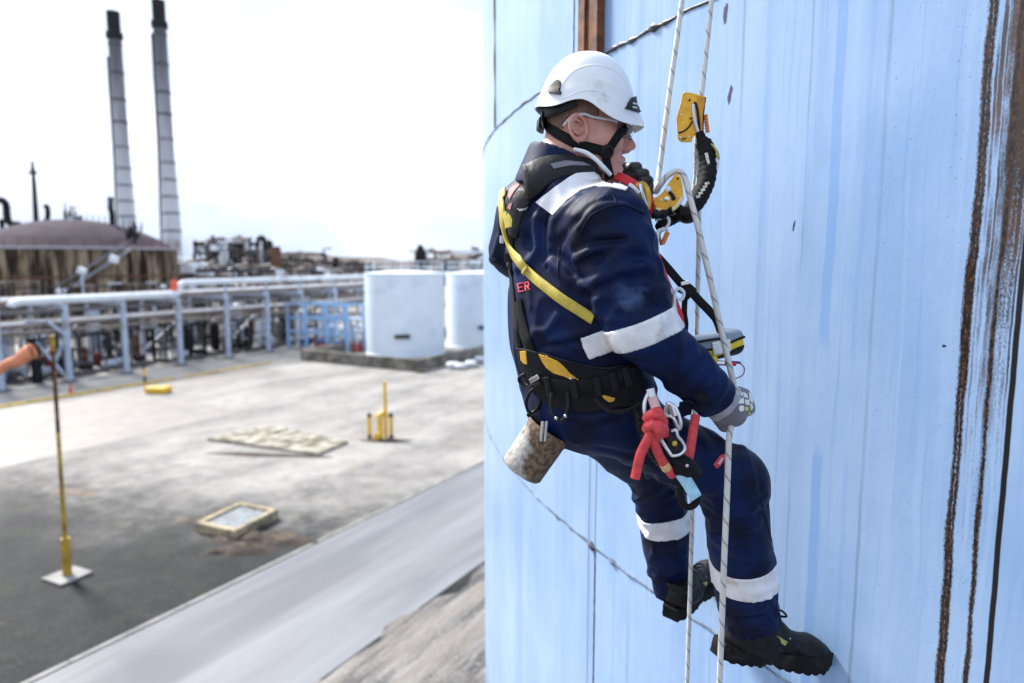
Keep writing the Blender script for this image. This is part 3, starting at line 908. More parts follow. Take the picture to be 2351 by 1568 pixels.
def f_lhand(p, o=0.0):
    d = s_ell(p, P(1455, 425, 1.885), (.030 + o, .026 + o, .036 + o))
    d = su(d, s_cap(p, lwri, lh_c, .030 + o, .030 + o), .02)
    for k, (ax, ay, bx, by) in enumerate(((1438, 385, 1462, 384), (1446, 402, 1479, 399), (1458, 420, 1488, 415), (1466, 440, 1494, 434))):
        a0 = P(ax - 6, ay + 10, 1.85); a1 = P((ax + bx) / 2, (ay + by) / 2, 1.815); a2 = P(bx, by, 1.82); a3 = P(bx - 6, by + 12, 1.85)
        fz = np.minimum(np.minimum(s_cap(p, a0, a1, .0125 + o, .0115 + o), s_cap(p, a1, a2, .0115 + o, .0112 + o)), s_cap(p, a2, a3, .0110 + o, .0095 + o))
        d = su(d, fz, .002)
    t0, t1 = P(1440, 420, 1.83), P(1432, 384, 1.83)
    d = su(d, s_cap(p, t0, t1, .014 + o, .011 + o), .008)
    return d

def f_body(p):
    """bare figure: head, neck, trunk, arms, hands and legs as one skin"""
    d = local(p, hl(-.01, 0, -.03), .26, f_head)
    AX = frame_cols(RGT, Vector((0, 0, 1)))
    d = su(d, s_ell(p, P(1328, 650, 1.67), (.15, .10, .18), AX), .03)
    d = su(d, s_cap(p, P(1245, 520, 1.80), P(1375, 530, 1.56), .045), .03)
    d = su(d, s_cap(p, P(1285, 440, 1.68), P(1310, 620, 1.68), .055, .08), .03)
    d = su(d, s_ell(p, pel, (.15, .11, .16), AX), .06)
    d = su(d, np.minimum(s_cap(p, rsh, relb, .055, .045), s_cap(p, relb, rwri, .043, .029)), .03)
    d = su(d, np.minimum(s_cap(p, lsh, lelb, .05, .042), s_cap(p, lelb, lwri, .040, .028)), .03)
    d = su(d, np.minimum(s_cap(p, rhip, rkne, .068, .056), s_cap(p, rkne, rank, .050, .036)), .03)
    d = su(d, np.minimum(s_cap(p, lhip, lkne, .062, .050), s_cap(p, lkne, lank, .046, .034)), .03)
    d = su(d, local(p, hand_c, .16, f_rhand), .01)
    d = su(d, local(p, lh_c, .13, f_lhand), .01)
    return d
_b = [relb, rsh, lelb, rkne, lank, hl(0, 0, .16), hand_c, lh_c, rank]
lo_ = np.min([V3(q) for q in _b], 0) - .16; hi_ = np.max([V3(q) for q in _b], 0) + .16
body, bvh_body = iso_obj('body', f_body, lo_, hi_, .0031, M_SKIN, worker)

# ---- coverall
def q2(pts): return [((1130 + x / 3.918) * .97958, (450 + y / 3.918) * .97958) for x, y in pts]
def q3(pts): return [((1130 + x / 3.336) * .97958, (780 + y / 3.336) * .97958) for x, y in pts]
def q4(pts): return [((1400 + x / 3.13) * .97958, (1100 + y / 3.13) * .97958) for x, y in pts]
# creases read off the cloth: (path, half width, height)
CREASES = [
    (q2([(640, 400), (650, 270), (740, 170), (860, 60)]), .013, .012), (q2([(700, 480), (800, 330), (880, 250)]), .012, -.012),
    (q2([(900, 330), (1010, 180), (1180, 120), (1320, 140)]), .014, .011), (q2([(850, 300), (990, 125), (1180, 70), (1320, 90), (1500, 170)]), .007, -.007),
    (q2([(1060, 400), (1200, 375), (1350, 400), (1440, 470)]), .015, .012), (q2([(1040, 470), (1180, 455), (1330, 455)]), .012, -.010),
    (q2([(850, 615), (1000, 545), (1150, 500), (1330, 485), (1510, 525)]), .013, .016), (q2([(880, 690), (1000, 620), (1080, 600)]), .014, -.018), (q2([(840, 540), (960, 480), (1060, 440)]), .012, -.010),
    (q2([(910, 860), (1000, 830), (1150, 765), (1300, 712), (1480, 680), (1570, 720)]), .013, .017), (q2([(960, 950), (1080, 880), (1160, 850)]), .012, -.016), (q2([(1280, 780), (1380, 830), (1460, 940)]), .013, -.011),
    (q2([(1050, 1010), (1150, 960), (1250, 1000), (1330, 1090)]), .012, .012), (q2([(1130, 1120), (1220, 1140), (1290, 1120)]), .010, -.015), (q2([(1430, 640), (1520, 600)]), .012, -.009),
    (q2([(1500, 900), (1560, 990), (1690, 1000)]), .011, .010), (q2([(1480, 820), (1500, 960)]), .010, -.009), (q2([(650, 560), (760, 640), (830, 740)]), .012, -.012), (q2([(610, 640), (700, 720), (800, 820)]), .013, .012),
    (q2([(500, 250), (490, 400), (505, 520), (450, 620)]), .013, .013), (q2([(420, 430), (440, 500)]), .014, -.014), (q2([(385, 180), (360, 330), (380, 440)]), .011, .010), (q2([(560, 300), (545, 450), (560, 600)]), .014, -.013),
    (q2([(600, 690), (612, 560)]), .006, -.008), (q2([(470, 1290), (600, 1270), (690, 1150)]), .013, .010), (q2([(430, 900), (450, 1050)]), .012, .008), (q2([(330, 700), (420, 640)]), .012, .009), (q2([(640, 1360), (800, 1330), (950, 1290)]), .010, .009), (q2([(60, 680), (120, 560), (160, 420)]), .015, .010), (q2([(560, 1420), (720, 1400), (900, 1380)]), .009, -.008),
    (q3([(1150, 170), (1300, 140), (1450, 70)]), .011, .010), (q3([(1230, 330), (1330, 400), (1500, 430)]), .014, .009), (q3([(1180, 230), (1350, 250), (1500, 180)]), .014, -.008), (q3([(1620, 420), (1710, 340), (1750, 260)]), .011, .009), (q3([(1560, 380), (1650, 300), (1690, 210)]), .011, -.009), (q3([(1760, 430), (1820, 380), (1850, 420)]), .009, .008),
    (q3([(680, 620), (790, 690), (960, 650), (1080, 610)]), .012, .010), (q3([(700, 690), (860, 740), (1090, 680)]), .012, -.008), (q3([(560, 640), (620, 760), (720, 850)]), .014, .009), (q3([(900, 900), (1040, 930), (1170, 960)]), .013, -.007), (q3([(1750, 760), (1900, 860), (2050, 900)]), .014, .008),
    (q4([(800, 250), (950, 335), (1110, 290), (1240, 190)]), .012, .012), (q4([(820, 320), (980, 390), (1150, 340), (1260, 270)]), .012, -.010), (q4([(840, 200), (960, 250), (1080, 230), (1200, 140)]), .012, -.009), (q4([(850, 420), (1000, 450), (1180, 400)]), .013, .009),
    (q4([(960, 1000), (1100, 1030), (1330, 980)]), .012, .010), (q4([(960, 1070), (1120, 1100), (1340, 1060)]), .010, -.009), (q4([(970, 1150), (1150, 1130), (1350, 1160)]), .011, .011), (q4([(1050, 880), (1180, 900), (1310, 850)]), .014, .007), (q4([(880, 520), (1000, 560), (1100, 540)]), .016, .007),
    (q4([(240, 260), (340, 210), (460, 140)]), .014, .010), (q4([(240, 160), (330, 130), (420, 60)]), .014, -.009), (q4([(330, 650), (440, 700), (560, 680)]), .014, .010), (q4([(340, 740), (460, 780), (580, 740)]), .012, -.009), (q4([(300, 520), (400, 540), (520, 500)]), .014, .008)]
CR3 = []
AXT = frame_cols(RGT, Vector((.06, 0, 1)))
def limb_folds(p, a, b, folds, rad):
    """displacement from wrapped folds: (t, slope, phase, width, amp, ang_centre, ang_halfwidth)"""
    a = V3(a); ba = V3(b) - a; L = np.linalg.norm(ba); u = ba / L
    q = p - a; t = q @ u
    ref = V3(hn); x = ref - u * (ref @ u); x /= np.linalg.norm(x); y = np.cross(u, x)
    ang = np.arctan2(q @ y, q @ x)
    out = np.zeros(len(p))
    for (tc_, sl, ph, w, amp, ac, aw) in folds:
        c_ = tc_ * L + sl * np.sin(ang - ph)
        e = (t - c_) / w
        prof = np.exp(-e * e) - .45 * np.exp(-((e - 1.9) / .8) ** 2)
        da = np.abs((ang - ac + np.pi) % (2 * np.pi) - np.pi)
        win = np.clip(1.25 - da / aw, 0, 1); win = win * win * (3 - 2 * win)
        out += amp * prof * win
    return out

FOLD_UA = [(0.02, 0.03, 0.6, 0.0198, 0.0145, 0.3, 2.2), (0.28, 0.035, 1.2, 0.0153, 0.0188, 0.2, 1.6), (0.46, 0.05, 0.4, 0.0171, 0.0247, 0.0, 1.9), (0.6, -0.03, 0.3, 0.0117, 0.0145, -0.6, 1.2), (0.7, 0.055, 0.9, 0.0153, 0.0247, 0.1, 1.7), (0.84, -0.04, 0.6, 0.0126, 0.0174, 0.5, 1.3), (0.93, 0.04, 1.0, 0.0144, 0.0174, -0.2, 1.6), (0.15, -0.04, 2.0, 0.0144, 0.0145, 1.0, 1.1)]
FOLD_FA = [(0.08, 0.03, 0.5, 0.0144, 0.013, 0.0, 1.5), (0.3, 0.02, 1.0, 0.0162, 0.0101, 0.3, 1.6), (0.52, 0.035, 0.2, 0.0135, 0.0116, -0.2, 1.5), (0.72, -0.03, 0.6, 0.0126, 0.0101, 0.2, 1.5), (0.88, 0.02, 0.4, 0.0108, 0.0087, 0.0, 1.8)]
FOLD_TH = [(0.15, 0.05, 0.3, 0.018, 0.0117, 0.5, 1.3), (0.35, 0.06, 0.0, 0.0162, 0.0117, 0.8, 1.2), (0.55, 0.04, 1.2, 0.018, 0.0091, 0.0, 1.4), (0.86, 0.05, 0.8, 0.0162, 0.0117, 1.0, 1.4)]
FOLD_SH = [(0.05, 0.05, 0.2, 0.0162, 0.013, 0.4, 1.6), (0.17, 0.05, 0.6, 0.0144, 0.0117, -0.2, 1.5), (0.3, -0.03, 0.4, 0.0162, 0.0091, 0.2, 1.4), (0.52, 0.04, 1.0, 0.018, 0.0078, -0.4, 1.4), (0.7, 0.03, 0.4, 0.0144, 0.0104, 0.3, 1.6), (0.82, -0.03, 0.9, 0.0126, 0.0117, -0.3, 1.6), (0.92, 0.02, 0.3, 0.0117, 0.0117, 0.2, 2.2)]

BCK = Vector((-.87, -.49, 0))
TORSO_FOLDS = []
def seg_fold(p, pts, w, amp):
    """soft ridge along a polyline lying in the cloth"""
    d = None
    for a, b in zip(pts[:-1], pts[1:]):
        e = s_cap(p, a, b, 0.0)
        d = e if d is None else np.minimum(d, e)
    return amp * np.exp(-(d / w) ** 2)

def f_torso(p):
    d = s_ell(p, P(1330, 610, 1.665), (.205, .150, .195), AXT)
    d = su(d, s_cap(p, P(1235, 500, 1.80), P(1372, 506, 1.545), .080), .045)
    d = su(d, s_ell(p, P(1238, 492, 1.70), (.085, .085, .09)), .05)
    d = su(d, s_cap(p, P(1268, 452, 1.74), P(1300, 450, 1.63), .072), .04)
    d = su(d, s_ell(p, P(1330, 770, 1.665), (.205, .155, .20), AXT), .07)
    d = su(d, s_ell(p, P(1352, 905, 1.675), (.185, .135, .13), AXT), .06)
    d = su(d, s_ell(p, P(1325, 945, 1.655), (.150, .108, .085), AXT), .05)
    return d

def f_cover(p):
    d = f_torso(p)
    ua = s_cap(p, rsh, relb, .092, .073) - .35 * limb_folds(p, rsh, relb, FOLD_UA, .09)
    fa = s_cap(p, relb, rwri, .071, .043) - .5 * limb_folds(p, relb, rwri, FOLD_FA, .06)
    arm = su(ua, fa, .02)
    d = su(d, arm, .009)
    la = np.minimum(s_cap(p, lsh, lelb, .088, .086), s_cap(p, lelb, lwri, .078, .045))
    d = su(d, la, .03)
    th = s_cap(p, rhip, rkne, .088, .082) - limb_folds(p, rhip, rkne, FOLD_TH, .09) * .5
    sh = s_cap(p, rkne, rank, .081, .073) - .6 * limb_folds(p, rkne, rank, FOLD_SH, .08)
    d = su(d, su(th, sh, .03), .03)
    th2 = s_cap(p, lhip, lkne, .090, .080); sh2 = s_cap(p, lkne, lank, .078, .064) - limb_folds(p, lkne, lank, FOLD_SH, .08)
    d = su(d, su(th2, sh2, .03), .03)
    near = np.abs(d) < .045
    if near.any():
        pn = p[near]; dn = d[near]
        big = vnoise(pn * np.array([9., 9., 5.]) + 3, 5)
        rid = 1 - np.abs(vnoise(pn * np.array([13., 13., 7.]) + 11, 9))
        dn = dn - (.005 * big + .008 * (rid ** 3 - .3))
        for pts_, w_, a_, c_, rad_ in CR3:
            m_ = np.abs(pn - c_).max(axis=1) < rad_
            if m_.any():
                m_[m_] = np.linalg.norm(pn[m_] - c_, axis=1) < rad_
                if m_.any(): dn[m_] -= seg_fold(pn[m_], pts_, w_, a_)
        d[near] = dn
    # open at neck, cuffs, hems
    m = np.linalg.norm(p - V3(rwri), axis=1) < .11
    d[m] = np.maximum(d[m], s_plane(p[m], rwri + (rwri - relb).normalized() * -.004, (rwri - relb).normalized()))
    return d

cut_r = (rank - rkne).normalized(); cut_l = (lank - lkne).normalized()
hem_r = P(1724, 1416, 1.73); hem_l = P(1545, 1346, 2.06)
neck_ax = (P(1304, 335, 1.685) - P(1274, 428, 1.68)).normalized()
def f_cover2(p):
    d = f_cover(p)
    reg_r = s_cap(p, rkne, rank + cut_r * .2, .2)
    d = np.where(reg_r < 0, np.maximum(d, s_plane(p, hem_r, cut_r)), d)
    reg_l = s_cap(p, lkne + cut_l * .15, lank + cut_l * .2, .12)
    d = np.where(reg_l < 0, np.maximum(d, s_plane(p, hem_l, cut_l)), d)
    # stand collar
    q0 = V3(P(1274, 432, 1.68)); ax = V3(neck_ax)
    t = (p - q0) @ ax
    rad = np.linalg.norm(p - q0 - t[:, None] * ax, axis=1)
    rim = .072 - .016 * np.clip(((p - q0) @ V3(FWD)) / .09, -1, 1)      # higher at the nape, open in front
    col = np.maximum(np.abs(rad - (.094 - .10 * np.clip(t, 0, .2))) - .0045, np.maximum(t - rim, -t - .02))
    d = su(d, col, .012)
    hole = s_cap(p, Vector(q0) - neck_ax * -.012, Vector(q0) + neck_ax * .3, .074, .060)
    d = np.maximum(d, -hole)
    return d
lo_c = lo_ - .02; hi_c = hi_ + .02
_pv, _pq = iso_mesh(f_cover2, lo_c, hi_c, .011)
_pb = BVHTree.FromPolygons([tuple(x) for x in _pv], [tuple(x) for x in _pq])
for path_, w_, a_ in CREASES:
    qq = cat([Vector((x, y, 0)) for x, y in path_], 4)
    q_ = [V3(hit(_pb, t_.x, t_.y, 1.6)[0]) for t_ in qq]; c_ = (q_[0] + q_[-1]) / 2
    CR3.append((q_, w_ * .74, a_ * .95, c_, max(np.linalg.norm(k_ - c_) for k_ in q_) + 2.6 * w_))
cover, bvh_cov = iso_obj('coverall', f_cover2, lo_c, hi_c, .0050, M_NAVY, worker)
def bvh_of(*objs):
    vv, ff = [], []
    for o in objs:
        b_ = len(vv); m_ = wmat(o)
        vv += [tuple(m_ @ v.co) for v in o.data.vertices]; ff += [tuple(i + b_ for i in p_.vertices) for p_ in o.data.polygons]
    return BVHTree.FromPolygons(vv, ff)
bvh_all = bvh_of(body, cover)

def band(name, a, b, px0, px1, Y0, mat=M_REFL, thick=.004, slant=(0, 0)):
    """reflective tape wrapped round a limb between two points of its axis"""
    u = (Vector(b) - Vector(a)).normalized()
    q0, q1 = Vector(px0), Vector(px1)
    sl = Vector(slant).to_3d() if len(slant) == 3 else Vector((0, 0, 0))
    n_ = (u + sl).normalized()
    def f(p):
        lim = s_cap(p, a, b, .135)
        return np.maximum(np.maximum(f_cover2(p) - thick, np.maximum(s_plane(p, q1, n_), -s_plane(p, q0, n_))), lim)
    c = (V3(q0) + V3(q1)) / 2
    return iso_obj(name, f, c - .16, c + .16, .0042, mat, worker)[0]
# ---- reflective tapes
ua = (relb - rsh).normalized(); fa_ = (rwri - relb).normalized()
arm_ax = P(1500, 800, 1.42) - P(1455, 690, 1.42)
band('reflective_band', P(1440, 680, 1.43), P(1520, 850, 1.45), P(1466, 732, 1.43), P(1482, 786, 1.43), 1.43, slant=tuple((P(1478, 760, 1.4) - P(1466, 728, 1.4)).normalized() - (P(1520, 850, 1.45) - P(1440, 680, 1.43)).normalized()))
band('reflective_band', rkne, rank, P(1708, 1284, 1.70), P(1712, 1336, 1.71), 1.7, slant=(-.05, .0, .0))
band('reflective_band', lkne, lank, P(1505, 1172, 2.0), P(1508, 1217, 2.0), 2.0)
patch('reflective_band', bvh_cov, [(1231, 465), (1268, 435), (1306, 408), (1342, 389), (1375, 396), (1412, 406), (1446, 424), (1436, 438), (1400, 430), (1365, 428), (1334, 437), (1302, 460), (1270, 494)], .002, M_REFL, worker, cuts=3, guess=1.5)
# sleeve seam and cuff tab
strap('sleeve_seam', bvh_cov, [(1398, 432), (1410, 455), (1416, 480)], .0025, .0012, M_NAVY_D, cover, n=6)
strap('sleeve_seam', bvh_cov, [(1330, 545), (1352, 500), (1385, 480), (1430, 470), (1480, 492)], .004, .0015, M_NAVY_D, cover, n=6)
strap('cuff_tab', bvh_cov, [(1548, 955), (1590, 938), (1628, 925)], .030, .003, M_NAVY_D, cover, n=6, guess=1.45)
patch('cuff_patch', bvh_cov, [(1606, 897), (1622, 908), (1628, 925), (1606, 918), (1598, 908)], .0015, M_BLACK, cover, guess=1.45)

for pts_ in ([(1283, 640), (1281, 600), (1288, 565)], [(1746, 1150), (1768, 1230), (1778, 1262)], [(1786, 1335), (1790, 1390), (1794, 1445)], [(1250, 520), (1262, 470), (1285, 440)], [(1420, 835), (1500, 905), (1560, 945)], [(1290, 790), (1340, 812), (1400, 822)]):
    strap('seam', bvh_cov, pts_, .0035, .0012, M_NAVY_D, cover, n=6, smooth=1)
# ---- gloves
cuff_n = (hand_c - relb).normalized()
def f_rglove(p):
    d = f_rhand(p, .0035)
    rib = .0008 * np.sin(((p - V3(hand_c)) @ V3(hd)) * 900)
    m = ((p - V3(hand_c)) @ V3(hx)) < -.03
    d = d - np.where(m, rib, 0)
    return np.maximum(d, -s_plane(p, rwri - cuff_n * .012, cuff_n))
glove, bvh_gl = iso_obj('glove', f_rglove, V3(hand_c) - .11, V3(hand_c) + .11, .0022, M_GLOVE, worker)
# palm and finger dip coating: a second skin in front of a wrist line
def f_rcoat(p):
    q = (p - V3(hand_c))
    line = (q @ V3(hx)) + .012 * np.cos((q @ V3(hd)) * 30) + .006
    return np.maximum(f_rhand(p, .0050), -line)
coat, bvh_coat = iso_obj('glove_coating', f_rcoat, V3(hand_c) - .10, V3(hand_c) + .10, .0022, M_GLOVE_D, glove)
M_PRINT = simple('pale_glove_print', (0.75, 0.75, 0.68), .6, var=.05)
M_PRINTY = simple('yellow_glove_print', (0.70, 0.68, 0.12), .6, var=.05)
def blk(pts, mat=M_PRINT):
    patch('knuckle_print', bvh_coat, pts, .0008, mat, glove, guess=1.48, cuts=1)
blk([(1688, 901), (1702, 899), (1705, 909), (1690, 911)]); blk([(1692, 915), (1706, 913), (1708, 926), (1694, 927)])
blk([(1705, 900), (1714, 904), (1717, 914), (1708, 912)]); blk([(1710, 917), (1719, 919), (1721, 930), (1712, 929)])
blk([(1697, 933), (1703, 930), (1708, 934), (1707, 943), (1700, 945), (1696, 940)])
blk([(1711, 934), (1717, 934), (1718, 943), (1711, 942)], M_PRINTY); blk([(1718, 945), (1723, 946), (1722, 952), (1717, 951)], M_PRINTY)
blk([(1718, 900), (1724, 905), (1728, 922), (1729, 950), (1724, 952), (1722, 930)])
lglove, _ = iso_obj('glove', lambda p: np.maximum(f_lhand(p, .003), -s_plane(p, lwri, (lh_c - lwri).normalized())), V3(lh_c) - .10, V3(lh_c) + .10, .0026, M_GLOVE_B, worker)
lglove['label'] = 'black ribbed glove raised beside the chin'
coat['label'] = 'darker grey dipped coating over the fingers'

# ---- helmet
helmet = empty('helmet', (0, 0, 0)); helmet.parent = worker
helmet.matrix_world = Matrix.Identity(4)
helmet.location = wmat(worker).inverted() @ hl(0, 0, .05)
def rim_z(ph):
    a = abs(math.degrees(ph)); a = a if a <= 180 else 360 - a
    ks = [(0, .014), (15, .011), (30, .006), (45, .004), (60, .008), (75, .022), (90, .047), (105, .049), (120, .036), (135, .032), (150, .038), (165, .042), (180, .043)]
    for (a0, z0), (a1, z1) in zip(ks[:-1], ks[1:]):
        if a0 <= a <= a1:
            t = (a - a0) / (a1 - a0); t = t * t * (3 - 2 * t) if False else t
            return z0 + (z1 - z0) * t
    return .043
def rim_s(ph):
    return sum(rim_z(ph + R_(d)) * w for d, w in ((-8, .2), (-4, .2), (0, .2), (4, .2), (8, .2)))
hv, hf = [], []
NP, NS = 96, 26
TOP = .184
def helm_pt(ph, s_, off=0.0):
    """s_ 0 = crown, 1 = rim"""
    rz = rim_s(ph)
    ang = s_ * math.pi / 2
    zz0 = -.012
    z = zz0 + (TOP - zz0 + off) * math.cos(min(ang * .985, 1.56)) ** .86
    # squeeze so that the last rows end on the wavy rim
    z = rz + (z - zz0) / (TOP - zz0) * (TOP - rz)
    rr_ = math.sin(ang) ** .90
    u = (z - zz0) / (TOP - zz0)
    rr_ = max(0.0, 1 - u ** 2.35) ** (1 / 2.35)
    a = .121 + off; b = .112 + off
    ca, sa = math.cos(ph), math.sin(ph)
    fl = max(0, s_ - .86) / .14
    flare = .006 * fl * fl + (.014 * max(0, ca) ** 4 * fl)
    x = .012 + (a * rr_ + flare) * ca; y = (b * rr_ + flare * .6) * sa
    # raised line that runs over the crown parallel to the rim
    lip = .0022 * math.exp(-((s_ - .90) / .035) ** 2)
    x += lip * ca; y += lip * sa
    return hl(x, y, z)
for i in range(NS + 1):
    s_ = (i / NS)
    for k in range(NP):
        hv.append(helm_pt(2 * math.pi * k / NP, max(.004, s_)))
for i in range(NS):
    for k in range(NP):
        k2 = (k + 1) % NP
        hf.append((i * NP + k, (i + 1) * NP + k, (i + 1) * NP + k2, i * NP + k2))
hf.append(tuple(range(NP)))
no = len(hv)
for i in range(4, NS + 1):
    for k in range(NP):
        hv.append(helm_pt(2 * math.pi * k / NP, i / NS, -.004) if i < NS else helm_pt(2 * math.pi * k / NP, 1, -.0035))
for i in range(NS - 4):
    for k in range(NP):
        k2 = (k + 1) % NP
        hf.append((no + i * NP + k, no + i * NP + k2, no + (i + 1) * NP + k2, no + (i + 1) * NP + k))
for k in range(NP):
    k2 = (k + 1) % NP
    hf.append((NS * NP + k, no + (NS - 4) * NP + k, no + (NS - 4) * NP + k2, NS * NP + k2))
shell = mesh_obj('shell', hv, hf, M_WHITE_SHELL, helmet, True)
bm = bmesh.new(); bm.from_mesh(shell.data); bmesh.ops.recalc_face_normals(bm, faces=bm.faces); bm.to_mesh(shell.data); bm.free()
shell.data.polygons.foreach_set('use_smooth', [True] * len(shell.data.polygons)); shell.data.set_sharp_from_angle(angle=R_(60))
bvh_hel = BVHTree.FromPolygons([tuple(v) for v in hv], hf)
# arched ridge over the crown and lower line
def hstrap(pts, w, t, name, mat, par): return strap(name, bvh_hel, pts, w, t, mat, par, n=8, guess=1.66, smooth=2, lift=-.001)
hstrap([(1285, 206), (1298, 182), (1320, 161), (1352, 150), (1385, 151), (1412, 162), (1432, 182), (1446, 208)], .007, .0018, 'shell_ridge', M_WHITE_SHELL, helmet)
hstrap([(1252, 212), (1290, 226), (1330, 210), (1362, 207), (1400, 222), (1430, 252), (1470, 276)], .006, .0016, 'shell_ridge', M_WHITE_SHELL, helmet)
cov = patch('vent_cover', bvh_hel, [(1259, 213), (1266, 200), (1276, 189), (1283, 185), (1288, 188), (1288, 204), (1285, 208), (1289, 211), (1288, 218), (1276, 216)], .006, M_BLKPL, helmet, cuts=2)
cov2 = patch('vent_cover', bvh_hel, [(1433, 249), (1438, 244), (1440, 238), (1448, 225), (1455, 222), (1463, 228), (1467, 242), (1467, 259), (1450, 254)], .006, M_BLKPL, helmet, cuts=2)
bv2 = BVHTree.FromPolygons([tuple(wmat(cov2) @ v.co) for v in cov2.data.vertices], [tuple(p_.vertices) for p_ in cov2.data.polygons])
for yy in (235, 244):
    patch('vent_mark', bv2, [(1452, yy), (1462, yy + 2), (1463, yy + 6), (1453, yy + 4)], .0006, simple('pale_grey_print', (.5, .5, .52), .5), helmet, cuts=1)
MB().ball(hl(.062, -.1, .030), .0018, 6).build('rivet', M_BLKPL, helmet)
# far-side covers, mirrored through the head
for src in (cov, cov2):
    vs_ = [wmat(src) @ v.co for v in src.data.vertices]
    mv = []
    for v in vs_:
        q = HRm.inverted() @ (v - HC); q.y = -q.y; mv.append(hl(*q))
    mesh_obj('vent_cover', mv, [tuple(p_.vertices)[::-1] for p_ in src.data.polygons], M_BLKPL, helmet, True)
# cradle band at the back and chin strap on the head
def fh_strap(pts, w, name='chin_strap', mat=M_BLACK, lift=.002, t=.0025): return strap(name, bvh_body, pts, w, t, mat, helmet, lift=lift, n=8, guess=1.66, smooth=4)
fh_strap([(1250, 283), (1262, 293), (1280, 306), (1305, 321), (1335, 334), (1362, 341), (1388, 348)], .023)
fh_strap([(1436, 292), (1424, 304), (1411, 322), (1400, 338), (1391, 350)], .020)
fh_strap([(1388, 345), (1391, 368), (1396, 392), (1400, 410)], .022)
l_, n_ = hit(bvh_body, 1391, 348)
bk = MB(); Mz = n_.to_track_quat('Z', 'Y').to_matrix()
bk.lathe([(.0165, 0), (.0165, .007), (.0135, .009), (.0105, .009), (.009, .0065)], 24, l_ + n_ * .002, True, Mz).build('strap_buckle', M_BLKPL, helmet)
hb = [helm_pt(R_(a), .93, -.012) - hZ * (.012 + .018 * max(0, -math.cos(R_(a)))) for a in range(-255, -105 + 1, 10)]
ribbon('cradle_band', hb, [(q - HC - hZ * ((q - HC).dot(hZ))).normalized() for q in hb], .026, .003, M_BLKPL, helmet)
nb_ = [hl(-.086, -.03, .012), hl(-.092, 0, .010), hl(-.086, .03, .012)]
ribbon('size_wheel', nb_, [-hX] * 3, .03, .012, M_BLKPL, helmet)
ribbon('chin_strap', [hl(-.090, -.030, .035), hl(-.090, -.038, .012), hl(-.084, -.044, -.004)], [-hX] * 3, .018, .0025, M_BLACK, helmet)

# ---- hair, eyes, glasses
def f_hair(p):
    q = (p - V3(HC)) @ HR
    n1 = vnoise(q * 420, 3) * .0010
    reg = np.minimum(-(q[:, 2] + .020 + np.clip(q[:, 0], -.1, .06) * .25 - .012 * np.clip((q[:, 0] - .01) / .02, 0, 1)), .062 - q[:, 0] + 0 * q[:, 0])
    hairline = np.maximum(-(q[:, 2] + .028 - .62 * np.clip(q[:, 0] + .03, 0, .05)), q[:, 0] - .040)
    earclr = .036 - np.sqrt((q[:, 0] + .002) ** 2 + (q[:, 2] + .004) ** 2)
    return np.maximum(np.maximum(s_ell(q, (.000, 0, .046), (.0898, .0808, .0998)) + n1, hairline), earclr)
iso_obj('hair', f_hair, V3(HC) - .15, V3(HC) + .17, .003, M_HAIR, worker)
M_EYE = simple('eye_white', (0.75, 0.73, 0.70), .2, var=.05)
M_IRIS = simple('eye_iris', (0.03, 0.03, 0.035), .15)
for sy in (-1, 1):
    e = MB().ball(hl(.087, sy * .031, .005), .0125, 12).build('eye', M_EYE, worker)
    MB().ball(hl(.0945, sy * .031, .004), .0056, 8).build('iris', M_IRIS, e)
    bp = [hl(.1065 - .010 * abs(t), sy * (.020 + .026 * (t + 1) / 2), .030 + .003 * (1 - t * t)) for t in (-1, -.5, 0, .5, 1)]
    MB().tube(bp, [.0018, .003, .0032, .0028, .0012], 6).build('eyebrow', M_HAIR, worker)
glasses = empty('safety_glasses', (0, 0, 0)); glasses.parent = worker
glasses.location = wmat(worker).inverted() @ hl(.1, 0, .005)
m, nt, b = nmat('clear_polycarbonate')
b.inputs['Base Color'].default_value = (.93, .97, 1, 1); b.inputs['Transmission Weight'].default_value = 1; b.inputs['Roughness'].default_value = .03; b.inputs['IOR'].default_value = 1.12
M_CLEAR = m
M_FRAME = simple('clear_grey_frame', (.62, .63, .65), .2, var=.05, bmp=0)
gv, gf = [], []
for i in range(21):
    a = -1.15 + 2.3 * i / 20
    for j in range(7):
        z = -.014 + .036 * j / 6
        rad = .070 + .004 * math.sin(j / 6 * math.pi)
        dip = .012 * math.exp(-(a / .16) ** 2) * (1 if j < 4 else 0) * (4 - j) / 4
        gv.append(hl(.056 + rad * math.cos(a), .064 * math.sin(a), z + dip))
for i in range(20):
    for j in range(6):
        gf.append((i * 7 + j, (i + 1) * 7 + j, (i + 1) * 7 + j + 1, i * 7 + j + 1))
ln = mesh_obj('lens', gv, gf, M_CLEAR, glasses, True)
md = ln.modifiers.new('s', 'SOLIDIFY'); md.thickness = .0018
MB().tube([hl(.056 + .0745 * math.cos(a), .066 * math.sin(a), .023) for a in np.linspace(-1.15, 1.15, 17)], .0022, 6).build('brow_bar', M_FRAME, glasses)
for sy in (-1, 1):
    tp = [hl(.084, sy * .0605, .018), hl(.062, sy * .0725, .020), hl(.025, sy * .0800, .022), hl(.006, sy * .0835, .026), hl(-.022, sy * .0835, .018), hl(-.040, sy * .0820, -.002)]
    MB().tube(cat(tp, 5), .0030, 8).build('temple_arm', M_FRAME, glasses)

